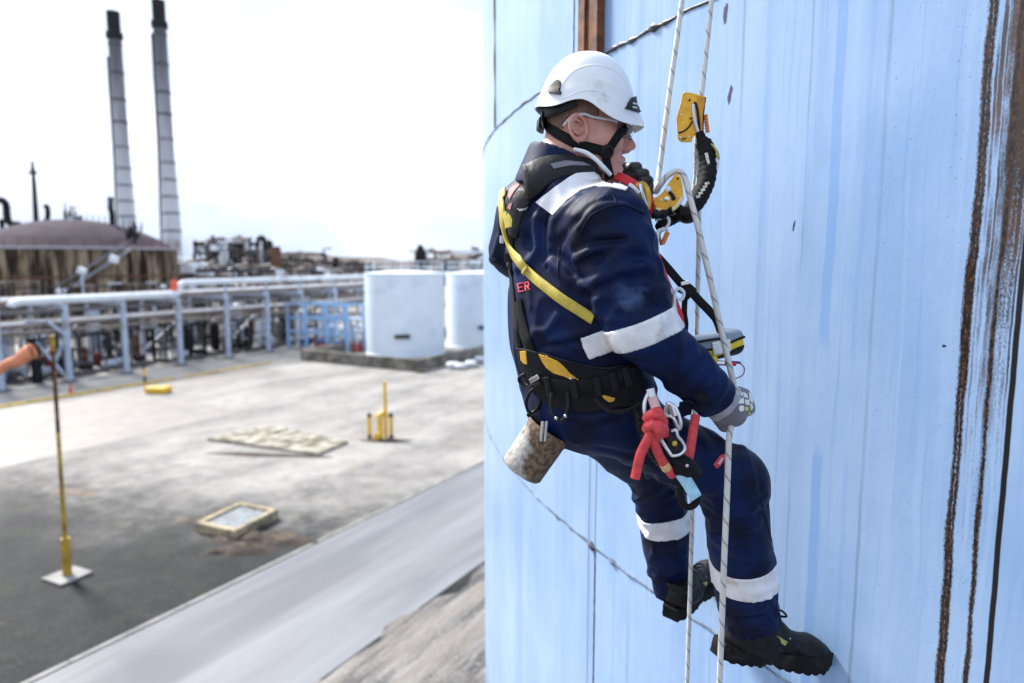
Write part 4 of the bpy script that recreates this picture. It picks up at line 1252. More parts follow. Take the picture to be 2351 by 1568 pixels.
# ---- boots
def make_boot(heel, toe, up, label):
    heel, toe = Vector(heel), Vector(toe)
    x = (toe - heel).normalized(); z = Vector(up); z = (z - x * z.dot(x)).normalized(); y = z.cross(x)
    L = (toe - heel).length
    M = np.array([[x[i], y[i], z[i]] for i in range(3)]); k = L / .30
    Mm = Matrix([[x[i], y[i], z[i]] for i in range(3)])
    def bl(a, b_, c): return heel + Mm @ (Vector((a, b_, c)) * k)
    e = empty('boot', (0, 0, 0)); e.parent = worker; e.location = wmat(worker).inverted() @ bl(.1, 0, 0)
    e['label'] = label
    def halfw(t):
        return np.interp(t, [0, .03, .09, .15, .21, .26, .30], [.022, .035, .036, .039, .050, .048, .022])
    def f_sole(p):
        q = ((p - V3(heel)) @ M) / k
        t = q[:, 0]
        foot = np.maximum(np.abs(q[:, 1]) - halfw(np.clip(t, 0, .3)), np.maximum(-t, t - .3) )
        spring = .014 * np.clip((t - .2) / .1, 0, 1) ** 2
        lug = .0035 * ((np.sin(t * 260) > -.1) & (np.abs(q[:, 2] - spring) < .02))
        arch = .010 * np.exp(-((t - .118) / .018) ** 2)
        zz = q[:, 2] - spring
        d = np.maximum(foot, np.maximum(-(zz - lug * (1) - arch), zz - .030 + .004 * np.sin(t * 20)))
        return (d - .0045) * k * .8
    def f_up(p):
        q = ((p - V3(heel)) @ M) / k
        d = s_cap(q, (.045, 0, .045), (.10, 0, .050), .036, .040)
        d = su(d, s_cap(q, (.10, 0, .046), (.235, 0, .034), .040, .035), .03)
        d = su(d, s_ell(q, (.245, 0, .032), (.055, .048, .034)), .02)
        d = su(d, s_cap(q, (.048, 0, .05), (.054, 0, .10), .034, .038), .03)
        d = su(d, s_cap(q, (.075, 0, .09), (.14, 0, .070), .030, .026), .03)
        col = np.abs(q[:, 2] - .092 + .10 * (q[:, 0] - .05)) - .010
        d = su(d, np.maximum(s_cap(q, (.052, 0, .05), (.056, 0, .13), .046, .048), col) , .008)
        d = np.maximum(d, q[:, 2] - .103 + .02 * (q[:, 0] - .05))
        d = np.maximum(d, -q[:, 2] + .02)
        seam = .0016 * np.exp(-((np.linalg.norm(q - np.array([.20, 0, .02]), axis=1) - .088) / .0022) ** 2)
        crease = .0018 * vnoise(q * np.array([70, 45, 60]), 4)
        return (d + seam - crease) * k
    c = V3(bl(.15, 0, .06))
    up_o, bvh_up = iso_obj('upper', f_up, c - .20, c + .20, .0032, M_BLKRUB, e)
    iso_obj('sole', f_sole, c - .20, c + .20, .0034, M_SOLE, e)
    for i in range(4):
        t = i / 3
        bx = .112 + .050 * t; bz = .100 - .022 * t
        lp = [bl(bx - .004, -.030, bz - .014), bl(bx, -.018, bz - .001), bl(bx + .003, 0, bz + .005), bl(bx, .018, bz - .001), bl(bx - .004, .030, bz - .014)]
        MB().tube(cat(lp, 4), .0026 * k, 6).build('lace', M_BLKRUB, e)
        for sy in (-1, 1):
            MB().ball(bl(bx - .003, sy * .0275, bz - .011), .0042 * k, 6).build('eyelet', M_ALU, e)
    for sy in (-1, 1):
        MB().tube(cat([bl(.108, sy * .004, .110), bl(.120, sy * .022, .128), bl(.135, sy * .030, .118), bl(.118, sy * .010, .110)], 5), .0026 * k, 6).build('lace', M_BLKRUB, e)
    MB().box(bl(.125, -.0415, .066), (.034 * k, .004, .010 * k), Mm @ Matrix.Rotation(.35, 3, 'Y')).build('side_label', M_BLABEL, e)
    return e, bl, k
M_SOLE = simple('dusty_black_sole', (0.006, 0.0058, 0.0058), .75, spec=.2, var=.5, vscale=30, bmp=.4, bscale=120, bdist=.002, dirt=(0.028, 0.025, 0.022), dirt_amt=.4)
M_BLABEL = simple('small_olive_label', (.35, .38, .10), .6, var=.3, vscale=200)
bR, blR, kR = make_boot(P(1648, 1502, 1.70), P(1888, 1528, 1.79), (P(1722, 1400, 1.73) - P(1735, 1500, 1.73)), 'black work shoe pressed toe first against the tank')
bL, blL, kL = make_boot(P(1540, 1418, 1.96), P(1645, 1318, 2.19), Vector((-.25, -.35, .9)), 'black work shoe seen from behind on the far leg')
for bl_, k_, an in ((blR, kR, rank),):
    MB().tube([bl_(.060, 0, .07), bl_(.064, 0, .125), bl_(.066, 0, .165)], [.036, .044, .044], 20).build('sock', M_SOCK, worker)
# ------------------------------------------------------------------ harness worn over the coverall
harness = empty('harness', (0, 0, 0)); harness.parent = worker
harness.location = wmat(worker).inverted() @ P(1330, 860, 1.5)
harness['label'] = 'black full body harness with yellow webbing and amber waist panels'
def hs(name, path, w, t, mat, **kw): return strap(name, bvh_cov, path, w, t, mat, harness, **kw)
def wstrap(name, bvh, path, w0, thick, mat, parent, n=10, lift=.001, guess=1.62, smooth=8):
    px = cat([Vector((a, b, 0)) for a, b, w in path], n)
    ws_ = np.interp(np.linspace(0, len(path) - 1, len(px)), range(len(path)), [w for a, b, w in path])
    hs_ = [hit(bvh, q.x, q.y, guess) for q in px]
    pts = [h_[0] for h_ in hs_]; nr = [h_[1] for h_ in hs_]
    for _ in range(smooth):
        nr = [(nr[max(i - 1, 0)] + nr[i] + nr[min(i + 1, len(nr) - 1)]).normalized() for i in range(len(nr))]
        pts = [pts[0]] + [(pts[i - 1] + pts[i] * 2 + pts[i + 1]) / 4 for i in range(1, len(pts) - 1)] + [pts[-1]]
    pts = [pts[i] + nr[i] * max(0, (hs_[i][0] - pts[i]).dot(nr[i])) for i in range(len(pts))]
    return ribbon(name, pts, nr, .03, thick, mat, parent, lift, widths=[float(x) for x in ws_])
yoke = wstrap('shoulder_pad', bvh_cov, [(1182, 540, .032), (1184, 500, .050), (1194, 458, .078), (1213, 424, .088), (1244, 398, .074), (1284, 384, .058), (1330, 381, .044), (1368, 388, .034), (1396, 397, .024)], .03, .008, M_LEATH, harness)
yoke['label'] = 'scuffed black padded shoulder yoke'
bv_y = BVHTree.FromPolygons([tuple(wmat(yoke) @ v.co) for v in yoke.data.vertices], [tuple(p_.vertices) for p_ in yoke.data.polygons])
patch('pad_panel', bv_y, [(1264, 377), (1298, 369), (1338, 373), (1356, 381), (1310, 380), (1272, 388)], .002, simple('grey_pad_panel', (.16, .16, .19), .5, var=.3, vscale=40), harness, cuts=2)
M_PINK = simple('faded_pink_print', (.55, .25, .22), .6, var=.3, vscale=60)
for pl in ([(1166, 448), (1172, 432), (1190, 420), (1193, 425), (1180, 440), (1170, 458)], [(1165, 478), (1170, 468), (1176, 466), (1172, 482)]):
    patch('pad_print', bv_y, pl, .0008, M_PINK, harness, cuts=2)
patch('pad_wear', bv_y, [(1186, 478), (1194, 480), (1206, 478), (1212, 474), (1208, 482), (1194, 485)], .0006, simple('grey_wear_mark', (.3, .3, .31), .6), harness, cuts=1)
hs('back_strap', [(1174, 520), (1172, 570), (1173, 620), (1179, 680), (1186, 750), (1194, 810), (1205, 850), (1216, 872)], .034, .003, M_BLACK, guess=1.72)
hs('back_strap', [(1190, 690), (1198, 735), (1210, 780), (1226, 825), (1240, 866)], .036, .003, M_BLACK, guess=1.66)
hs('yellow_strap', [(1157, 440), (1157, 480), (1162, 530), (1178, 575), (1196, 600), (1224, 632), (1262, 664), (1300, 692), (1334, 714), (1364, 732)], .023, .005, M_YEL, lift=.004, guess=1.7)
hs('strap_keeper', [(1208, 628), (1218, 612)], .010, .007, M_YEL, lift=.006, n=4)
patch('yellow_tab', bvh_cov, [(1160, 490), (1168, 486), (1178, 495), (1183, 505), (1182, 522), (1168, 524), (1165, 508)], .010, M_YEL, harness, cuts=1)
MB().box(hit(bvh_cov, 1159, 545)[0] + hit(bvh_cov, 1159, 545)[1] * .012, (.012, .012, .020)).build('strap_buckle', M_ALU, harness, .002)
MB().box(hit(bvh_cov, 1176, 592)[0] + hit(bvh_cov, 1176, 592)[1] * .008, (.024, .010, .022)).build('strap_buckle', M_BLKPL, harness, .002)
belt = patch('waist_belt', bvh_cov, [(1190, 798), (1212, 800), (1240, 808), (1280, 822), (1330, 836), (1380, 846), (1420, 842), (1446, 832), (1460, 850), (1470, 880), (1466, 915), (1440, 932), (1400, 940), (1352, 946), (1300, 940), (1262, 925), (1236, 905), (1222, 885), (1205, 850)], .010, M_BLACK, harness, cuts=3, guess=1.55)
belt['label'] = 'wide padded black waist belt'
bv_b = BVHTree.FromPolygons([tuple(wmat(belt) @ v.co) for v in belt.data.vertices], [tuple(p_.vertices) for p_ in belt.data.polygons])
def bs(name, path, w, t, mat, **kw): return strap(name, bv_b, path, w, t, mat, harness, **kw)
patch('amber_panel', bv_b, [(1238, 813), (1255, 818), (1282, 830), (1296, 842), (1310, 858), (1332, 874), (1318, 874), (1296, 863), (1272, 856), (1256, 844), (1246, 830)], .002, M_AMB, harness, cuts=2)
patch('amber_panel', bv_b, [(1195, 806), (1208, 806), (1211, 836), (1204, 834), (1197, 826)], .002, M_AMB, harness, cuts=1)
patch('amber_panel', bv_b, [(1378, 905), (1392, 908), (1412, 914), (1408, 921), (1398, 923), (1386, 914)], .002, M_AMB, harness, cuts=1)
bs('belt_webbing', [(1225, 880), (1260, 884), (1300, 888), (1345, 888), (1390, 880), (1430, 866), (1460, 856)], .036, .003, M_BLACK, guess=1.5)
for (x, y) in ((1262, 886), (1320, 890), (1372, 886), (1408, 874), (1438, 864)):
    bs('belt_keeper', [(x - 4, y - 22), (x, y), (x + 4, y + 22)], .016, .006, M_BLKPL, lift=.003, n=4)
bs('belt_edge', [(1240, 811), (1290, 827), (1340, 840), (1390, 847), (1430, 840)], .006, .002, M_LEATH)
l_, n_ = hit(bv_b, 1232, 868); MB().box(l_ + n_ * .006, (.040, .008, .012), n_.to_track_quat('Y', 'Z').to_matrix() @ Matrix.Rotation(.45, 3, 'Y')).build('belt_buckle', M_STEEL, harness, .002)
l_, n_ = hit(bv_b, 1238, 880); MB().box(l_ + n_ * .007, (.034, .008, .010), n_.to_track_quat('Y', 'Z').to_matrix() @ Matrix.Rotation(.4, 3, 'Y')).build('belt_buckle', M_BLKPL, harness, .002)
for x, y in ((1315, 886), (1312, 868)):
    l_, n_ = hit(bv_b, x, y); MB().ball(l_ + n_ * .004, .004, 8).build('rivet', M_STEEL, harness)
def loop(pts, r, mat, name='gear_loop', par=None):
    q = [P(*a) for a in pts]
    return MB().tube(cat(q, 7), r, 8).build(name, mat, par or harness)
def yb(x, y, d=.0): return max(1.2, hit(bv_b, x, y)[0].y - d)
y0 = yb(1285, 905, .014)
loop([(1267, 902, y0), (1266, 935, y0 - .004), (1276, 960, y0 - .012), (1287, 967, y0 - .014), (1298, 955, y0 - .012), (1304, 930, y0 - .006), (1302, 898, y0)], .0042, M_BLKRUB)
y1 = yb(1228, 890, .0) 
loop([(1232, 888, y1), (1216, 902, y1 + .01), (1208, 925, y1 + .02), (1214, 945, y1 + .02), (1228, 944, y1 + .015), (1240, 925, y1 + .005), (1240, 905, y1)], .0038, M_BLKRUB)
loop([(1206, 858, y1 + .03), (1192, 868, y1 + .04), (1196, 880, y1 + .04), (1212, 885, y1 + .03), (1222, 886, y1 + .01)], .0040, M_BLKRUB)
y2 = yb(1400, 915, .014)
loop([(1366, 915, y2), (1385, 935, y2 - .01), (1412, 945, y2 - .015), (1445, 940, y2 - .015), (1470, 925, y2 - .01)], .0045, M_BLKRUB)
for x, y in ((1277, 960), (1298, 955)):
    MB().ball(P(x, y, y0 - .016), .0045, 6).build('loop_ferrule', M_STEEL, harness)
# leg loop corded strap
lp = [P(1455, 925, 1.49), P(1466, 960, 1.47), P(1480, 1000, 1.475), P(1495, 1035, 1.48), P(1520, 1065, 1.49)]
lp = cat(lp, 8); MB().tube(lp, [.011 + .002 * math.sin(i * 2.6) for i in range(len(lp))], 8).build('leg_strap', M_BLKRUB, harness)
# red name letters on the back, partly behind the straps
M_REDPR = simple('red_embroidery', (.65, .05, .07), .6, var=.15, vscale=90, bmp=.4, bscale=500, bdist=.001)
def letter(poly):
    poly = [(1203 + (x - 1205) * .8, 658 + (y - 658) * .8) for x, y in poly]
    return patch('embroidered_letter', bvh_cov, poly, .0015, M_REDPR, cover, cuts=2, guess=1.6)
for e_ in ([(1186, 649), (1190, 648), (1194, 673), (1190, 674)], [(1190, 648), (1204, 645), (1204, 648), (1190, 651.5)], [(1191, 659), (1202, 656.5), (1202, 659.5), (1191, 662)], [(1193, 670.5), (1206, 668), (1206, 671), (1193, 674)]): letter(e_)
for e_ in ([(1207, 645), (1210.5, 644.5), (1213, 669), (1209.5, 670)], [(1210, 644), (1219, 643), (1219, 646), (1210, 647.5)], [(1217.5, 644), (1221, 645), (1222, 655), (1218.5, 655.5)], [(1211, 656), (1221, 654), (1221, 657), (1211, 659)], [(1214, 658), (1218, 657), (1225, 667), (1221, 668)]): letter(e_)
letter([(1149, 650), (1153, 649), (1154, 653), (1150, 654)])
# leg tag
patch('trouser_tag', bvh_cov, [(1637, 1066), (1653, 1046), (1664, 1042), (1668, 1048), (1652, 1070), (1646, 1076)], .0015, M_REDPR, cover, cuts=1)
patch('trouser_tag', bvh_cov, [(1646, 1064), (1655, 1052), (1660, 1052), (1652, 1066)], .0025, simple('pale_pink_tag', (.7, .45, .45), .6), cover, cuts=1)
# white neck cord, red chest straps
MB().tube(cat([P(1318, 343, 1.605), P(1345, 350, 1.59), P(1368, 366, 1.585), P(1386, 384, 1.585), P(1402, 402, 1.59)], 8), .0048, 8).build('neck_cord', M_WCORD, worker)
MB().tube(cat([P(1446, 424, 1.59), P(1456, 432, 1.58), P(1466, 443, 1.58)], 5), .0045, 8).build('neck_cord', M_WCORD, worker)
rp = cat([P(1395, 402, 1.66), P(1425, 408, 1.65), P(1455, 424, 1.64), P(1480, 446, 1.63), P(1498, 472, 1.62), P(1506, 500, 1.62)], 6)
ribbon('chest_strap', rp, [Vector((.35, -.75, .55))] * len(rp), .030, .004, M_RED, harness)
rp = cat([P(1508, 582, 1.56), P(1519, 615, 1.53), P(1534, 655, 1.50), P(1550, 695, 1.49), P(1562, 728, 1.49), P(1566, 762, 1.49)], 6)
ribbon('chest_strap', rp, [Vector((.5, -.85, .1))] * len(rp), .014, .004, M_RED, harness)
# amber chest clip
cl = MB()
cl.tube(cat([P(1462, 428, 1.60), P(1476, 424, 1.595), P(1486, 440, 1.59), P(1488, 468, 1.59), P(1482, 480, 1.59), P(1472, 462, 1.595), P(1462, 440, 1.60)], 6), .0075, 8)
cl.build('chest_clip', M_AMB, harness)
MB().tube(cat([P(1470, 424, 1.585), P(1473, 440, 1.58), P(1484, 474, 1.58)], 6), .0045, 8).build('clip_gate', M_ALU, harness)
# thin pale cable with curls, running down the chest
cb = [P(1504, 505, 1.60), P(1530, 498, 1.59), P(1536, 512, 1.585), P(1524, 528, 1.585), P(1512, 530, 1.56), P(1509, 560, 1.53), P(1512, 600, 1.51), P(1521, 632, 1.50), P(1536, 660, 1.49), P(1549, 680, 1.485), P(1564, 688, 1.48), P(1570, 672, 1.48), P(1558, 662, 1.48), P(1549, 675, 1.478), P(1549, 700, 1.475), P(1553, 724, 1.475)]
cable = MB().tube(cat(cb, 8), .0036, 8).build('cable', simple('pale_grey_cable', (.62, .68, .72), .4, var=.06), None)
tag(cable, 'thin pale grey cable with two curls down the chest of the worker', 'cable')
# ------------------------------------------------------------------ ropes and devices
def rope_mat(name, fleck, step, amt, grey=(0.78, 0.77, 0.73)):
    m, nt, b = nmat(name)
    uv = N(nt, 'ShaderNodeTexCoord').outputs['UV']
    sx = nt.nodes.new('ShaderNodeSeparateXYZ'); nt.links.new(uv, sx.inputs[0])
    u, v = sx.outputs['X'], sx.outputs['Y']             # u round, v metres along
    # braid: two crossing sets of strands
    k1 = math_n(nt, 'SINE', math_n(nt, 'ADD', math_n(nt, 'MULTIPLY', v, 1500), math_n(nt, 'MULTIPLY', u, 50.27)))
    k2 = math_n(nt, 'SINE', math_n(nt, 'SUBTRACT', math_n(nt, 'MULTIPLY', v, 1500), math_n(nt, 'MULTIPLY', u, 50.27)))
    br = math_n(nt, 'MAXIMUM', k1, k2)
    # dark tracer strands winding round
    tr = math_n(nt, 'FRACT', math_n(nt, 'ADD', math_n(nt, 'MULTIPLY', v, step), u))
    tr = math_n(nt, 'LESS_THAN', math_n(nt, 'ABSOLUTE', math_n(nt, 'SUBTRACT', tr, .5)), .075)
    ck = math_n(nt, 'GREATER_THAN', math_n(nt, 'SINE', math_n(nt, 'SUBTRACT', math_n(nt, 'MULTIPLY', v, 1100), math_n(nt, 'MULTIPLY', u, 37.7))), .0)
    f = math_n(nt, 'MULTIPLY', math_n(nt, 'MULTIPLY', tr, ck), amt)
    dirt = noise(nt, mapped(nt, uv, (2, 9, 1)), 1.0, 4, .6)
    c = mixc(nt, rampf(nt, dirt, .4, .75), grey, tuple(q * .82 for q in grey))
    c = mixc(nt, rampf(nt, br, -.2, .6, .25, 0), c, (.40, .38, .34))
    c = mixc(nt, f, c, fleck)
    nt.links.new(c, b.inputs['Base Color']); b.inputs['Roughness'].default_value = .75
    bump(nt, b, br, .6, .0012)
    return m
M_ROPE = rope_mat('white_kernmantle_rope', (0.012, 0.012, 0.015), 20, .95)

def rope(name, pts, r, mat, parent=None, n=14, seg=.006):
    """tube with uv: u round, v metres"""
    pts = [Vector(p) for p in pts]
    q = [pts[0]]
    for a, b in zip(pts[:-1], pts[1:]):
        k = max(1, int((b - a).length / seg))
        q += [a.lerp(b, (i + 1) / k) for i in range(k)]
    mb = MB().tube(q, r, n)
    o = mb.build(name, mat, parent)
    me = o.data; uvl = me.uv_layers.new(name='UVMap')
    ln = [0.0]
    for a, b in zip(q[:-1], q[1:]): ln.append(ln[-1] + (b - a).length)
    for p_ in me.polygons:
        ks = [me.loops[li].vertex_index % n for li in p_.loop_indices]
        wrap = (0 in ks) and (n - 1 in ks) and len(ks) == 4
        for li in p_.loop_indices:
            vi = me.loops[li].vertex_index; k = vi % n
            uvl.data[li].uv = ((k + n if (wrap and k == 0) else k) / n, ln[min(vi // n, len(ln) - 1)])
    return o

# back-up line: from above through the upper device, down behind the arm and between the legs
up_dir = (P(1634, 0, 1.78) - P(1611, 216, 1.76))
ropeB = rope('rope', cat([P(1634, 0, 1.78) + up_dir * 3, P(1634, 0, 1.78), P(1611, 216, 1.76), P(1600, 300, 1.76), P(1603, 400, 1.77), P(1604, 560, 1.78), P(1599, 760, 1.80), P(1592, 1000, 1.86), P(1589, 1190, 1.88), P(1583, 1400, 1.88), P(1577, 1600, 1.88), P(1560, 2300, 1.9)], 12), .0062, M_ROPE)
tag(ropeB, 'white flecked back-up rope through the upper amber device and hanging between the legs', 'rope')
# working line: down to the descender, over it and through the gloved hand
dwn = P(1650, 1600, 1.50) - P(1662, 1250, 1.48)
ropeA = rope('rope', cat([P(1566, 0, 1.82) + (P(1566, 0, 1.82) - P(1520, 360, 1.78)) * 1.5, P(1566, 0, 1.82), P(1540, 190, 1.80), P(1514, 390, 1.75), P(1506, 438, 1.66), P(1516, 424, 1.625), P(1532, 404, 1.62), P(1552, 393, 1.615), P(1566, 397, 1.61), P(1576, 420, 1.60), P(1584, 452, 1.59), P(1602, 520, 1.57), P(1630, 640, 1.54), P(1660, 775, 1.52), P(1686, 890, 1.512), P(1690, 925, 1.545), P(1682, 965, 1.53), P(1674, 1005, 1.49), P(1671, 1080, 1.48), P(1668, 1160, 1.475), P(1662, 1300, 1.48), P(1652, 1568, 1.50), P(1640, 1900, 1.52)], 10), .0068, M_ROPE)
tag(ropeA, 'white flecked working rope over the descender and gripped by the gloved hand', 'rope')

def plate(outline, Y0, Y1, z_thick, mat, name, parent=None, bev=.0015, holes=()):
    """flat alloy plate: outline on the reading grid, Y0 at left end, Y1 at right end, with thickness and round holes"""
    xs = [o[0] for o in outline]; x0, x1 = min(xs), max(xs)
    def pt(px, py): return P(px, py, Y0 + (Y1 - Y0) * (px - x0) / (x1 - x0))
    nrm = ((pt(x1, 0) - pt(x0, 0)).cross(Vector((0, 0, 1)))).normalized()
    if nrm.y > 0: nrm = -nrm
    n = len(outline)
    front = [pt(*o) for o in outline]
    v = front + [q - nrm * z_thick for q in front]
    f = [tuple(range(n)), tuple(range(2 * n - 1, n - 1, -1))] + [(i, n + i, n + (i + 1) % n, (i + 1) % n) for i in range(n)]
    o = mesh_obj(name, v, f, mat, parent)
    bm = bmesh.new(); bm.from_mesh(o.data); bmesh.ops.recalc_face_normals(bm, faces=bm.faces); bm.to_mesh(o.data); bm.free()
    md = o.modifiers.new('bevel', 'BEVEL'); md.width = bev; md.segments = 2; md.limit_method = 'ANGLE'
    return o, pt, nrm

def stud(pt, nrm, px, py, r, mat, name, parent, h=.0025):
    Mz = nrm.to_track_quat('Z', 'Y').to_matrix()
    return MB().lathe([(r, -.001), (r, h * .6), (r * .7, h)], 12, pt(px, py), True, Mz).build(name, mat, parent)

M_GOLD = simple('amber_anodised_alloy', (0.80, 0.40, 0.025), .35, .25, var=.18, vscale=35, bmp=.05, dirt=(.5, .22, .03), dirt_amt=.2)
M_GOLD_D = simple('dark_amber_alloy', (0.62, 0.26, 0.012), .4, .25, var=.2, vscale=35, bmp=.05)
M_HOLE = simple('dark_hole', (0.006, 0.006, 0.006), .8, var=0, bmp=0)
M_ORANGE = simple('orange_plastic', (0.75, 0.19, 0.01), .45, var=.1)

# upper device (rope grab on the back-up line)
dev = empty('rope_grab', P(1588, 325, 1.745))
tag(dev, 'amber plated rope grab clamped on the rope at head height', 'device')
o, pt, nr = plate([(1567, 214), (1574, 211), (1586, 212), (1606, 218), (1619, 221), (1618, 240), (1612, 262), (1612, 300), (1600, 304), (1590, 318), (1588, 326), (1564, 326), (1556, 318), (1553, 270), (1563, 236)], 1.742, 1.735, .006, M_GOLD, 'side_plate', dev)
o2, pt2, nr2 = plate([(1600, 220), (1619, 222), (1614, 262), (1613, 302), (1602, 303), (1598, 262)], 1.736, 1.734, .028, M_GOLD_D, 'rope_channel', dev)
plate([(1617, 222), (1622, 223), (1617, 262), (1616, 300), (1612, 300), (1613, 262)], 1.740, 1.740, .022, M_BLKPL, 'back_edge', dev)
for x, y, r, mt in ((1583, 230, .0028, M_HOLE), (1586, 272, .0028, M_HOLE), (1564, 264, .0024, M_ALU), (1572, 318, .0024, M_HOLE), (1567, 324 - 4, .002, M_HOLE), (1562, 315, .0024, M_ALU), (1580, 314, .0024, M_ALU)):
    stud(pt, nr, x, y, r, mt, 'rivet', dev)
sl = [pt(x, y) + nr * .0012 for x, y in ((1558, 305), (1566, 303), (1576, 297), (1584, 288), (1589, 278))]
MB().tube(cat(sl, 5), .0020, 8).build('curved_slot', M_HOLE, dev)
sl = [pt(x, y) + nr * .0012 for x, y in ((1593, 236), (1598, 240), (1603, 266), (1606, 300))]
MB().tube(cat(sl, 5), .0032, 8).build('cam_slot', M_HOLE, dev)
sl = [pt(x, y) + nr * .004 for x, y in ((1591, 240), (1592, 262), (1598, 290), (1606, 312))]
MB().tube(cat(sl, 5), [.0036] * 15 + [.003], 8).build('lever', M_WCORD, dev)
gr = MB()
for i in range(6): gr.box(P(1620 + i * .9, 266 + i * 7, 1.74), (.008, .012, .0062))
gr.build('ribbed_grip', M_ORANGE, dev, .001)
# energy absorber lanyard below it
lan = [P(1606, 304, 1.735), P(1612, 322, 1.73), P(1622, 345, 1.72), P(1626, 380, 1.71), P(1622, 415, 1.695), P(1610, 445, 1.68), P(1596, 468, 1.67), P(1574, 485, 1.655), P(1550, 497, 1.645), P(1528, 508, 1.635), P(1512, 522, 1.62)]
lq = cat(lan, 8)
wr_ = []
for i in range(len(lq)):
    base = np.interp(i / (len(lq) - 1), [0, .08, .14, .3, .5, .62, .68, .72, .86, 1], [.010, .012, .020, .0215, .021, .020, .013, .015, .017, .010])
    wr_.append(float(base) * (1 + .05 * math.sin(i * 1.9)))
lany = empty('absorber_lanyard', P(1600, 480, 1.66))
tag(lany, 'thick black shock absorbing lanyard curving below the upper amber device', 'lanyard')
lo = MB().tube(lq, wr_, 14).build('sleeve', M_BLACK, lany)
bv_l = BVHTree.FromPolygons([tuple(wmat(lo) @ v.co) for v in lo.data.vertices], [tuple(p_.vertices) for p_ in lo.data.polygons])
M_LPRINT = simple('cream_label_print', (.62, .60, .50), .6, var=.5, vscale=140)
patch('sleeve_label', bv_l, [(1618, 352), (1625, 351), (1630, 375), (1625, 379), (1621, 365)], .0008, M_LPRINT, lany, cuts=1, guess=1.7)
for i in range(5):
    x, y = 1603 + i * 5.0, 452 - i * 7.5
    patch('sleeve_label', bv_l, [(x - 5, y - 2), (x + 4, y - 5), (x + 6, y), (x - 3, y + 4)], .0008, M_LPRINT, lany, cuts=1, guess=1.68)
tb_ = cat([P(1634, 332, 1.712), P(1645, 348, 1.705), P(1648, 365, 1.70)], 5)
ribbon('yellow_tape', tb_, [Vector((.8, -.5, .2))] * len(tb_), .018, .003, M_YEL, lany)
ribbon('pale_tape', [P(1646, 362, 1.70), P(1647, 376, 1.70), P(1646, 388, 1.70)], [Vector((.3, -.9, .1))] * 3, .009, .002, M_WCORD, lany)
knob = MB(); knob.ball(P(1578, 492, 1.628), (.026, .024, .022), 12); knob.tube(cat([P(1556, 478, 1.625), P(1566, 490, 1.62), P(1550, 500, 1.63)], 5), .012, 10); knob.build('end_loop', M_BLKRUB, lany)
MB().tube(cat([P(1596, 330, 1.75), P(1595, 400, 1.745), P(1590, 440, 1.73)], 6), .0036, 8).build('edge_stitching', simple('pale_cream_thread', (.66, .64, .5), .7, var=.4, vscale=120), lany)

# descender
des = empty('descender', P(1530, 470, 1.62))
tag(des, 'amber descender with black handle at the chest of the worker', 'device')
o, pt, nr = plate([(1497, 456), (1508, 452), (1522, 440), (1536, 418), (1548, 402), (1554, 398), (1562, 404), (1567, 424), (1569, 452), (1562, 464), (1552, 478), (1540, 486), (1518, 482), (1504, 474)], 1.605, 1.590, .007, M_GOLD, 'side_plate', des)
o2, pt2, nr2 = plate([(1500, 474), (1520, 478), (1536, 480), (1530, 492), (1516, 490), (1504, 486)], 1.606, 1.602, .014, M_GOLD_D, 'lower_plate', des)
sl = [pt(x, y) + nr * .003 for x, y in ((1506, 480), (1530, 486), (1546, 480), (1558, 468), (1567, 452))]
MB().tube(cat(sl, 6), .0042, 8).build('plate_rim', simple('pale_amber_edge', (.8, .66, .4), .4, var=.1), des)
for x, y, r, mt in ((1534, 434, .0068, M_WCORD), (1531, 457, .0058, M_ALU), (1556, 410, .0026, M_HOLE), (1546, 455, .0055, M_HOLE), (1518, 459, .0028, M_ALU)):
    stud(pt, nr, x, y, r, mt, 'pivot', des)
sl = [pt(x, y) + nr * .0014 for x, y in ((1536, 441), (1542, 446), (1547, 455))]
MB().tube(cat(sl, 5), .0042, 8).build('cam_slot', M_HOLE, des)
hd_ = cat([P(1500, 490, 1.595), P(1514, 494, 1.59), P(1528, 490, 1.59), P(1544, 484, 1.585)], 6)
MB().tube(hd_, [.010 + .002 * math.sin(i * .8) for i in range(len(hd_))], 10).build('handle', M_BLKPL, des)
stud(pt, nr, 1524, 488, .004, M_ALU, 'handle_screw', des)
# small orange connector on the chest
oc = empty('orange_connector', P(1528, 545, 1.58)); tag(oc, 'small orange gated connector hanging below the descender', 'connector')
MB().tube([P(1521, 560, 1.575), P(1533, 533, 1.575)], .0055, 8).build('gate', M_ORANGE, oc)
MB().tube(cat([P(1519, 563, 1.58), P(1514, 540, 1.585), P(1522, 524, 1.585), P(1534, 530, 1.58)], 6), .0034, 8).build('body', M_ALU, oc)

# ---- gauge pouch carried on a chest sling
def f_pouch_parts():
    c0, c1 = P(1560, 812, 1.60), P(1688, 782, 1.66)
    x = (c1 - c0).normalized(); y = Vector((0, 1, 0)); y = (y - x * y.dot(x)).normalized(); z = x.cross(y)
    if z.z < 0: z = -z
    return c0, c1, x, y, z
pc0, pc1, px_, py_, pz_ = f_pouch_parts()
PM = np.array([[px_[i], py_[i], pz_[i]] for i in range(3)]); PMm = Matrix([[px_[i], py_[i], pz_[i]] for i in range(3)])
PL = (pc1 - pc0).length; pcm = (pc0 + pc1) / 2
pouch = empty('gauge_pouch', pcm); tag(pouch, 'grey yellow and black instrument pouch slung in front of the worker', 'pouch')
def f_pouch(p, g=0.0):
    return s_box(p, pcm, (PL / 2 + .012 + g, .034 + g, .033 + g), .024, PM)
def pz(p): 
    q = (p - V3(pcm)) @ PM
    return q[:, 2] + .006 * np.cos(q[:, 0] * 40)
M_PGREY = simple('slate_grey_fabric', (.22, .28, .34), .6, var=.2, vscale=30, bmp=.2, bscale=200, bdist=.002)
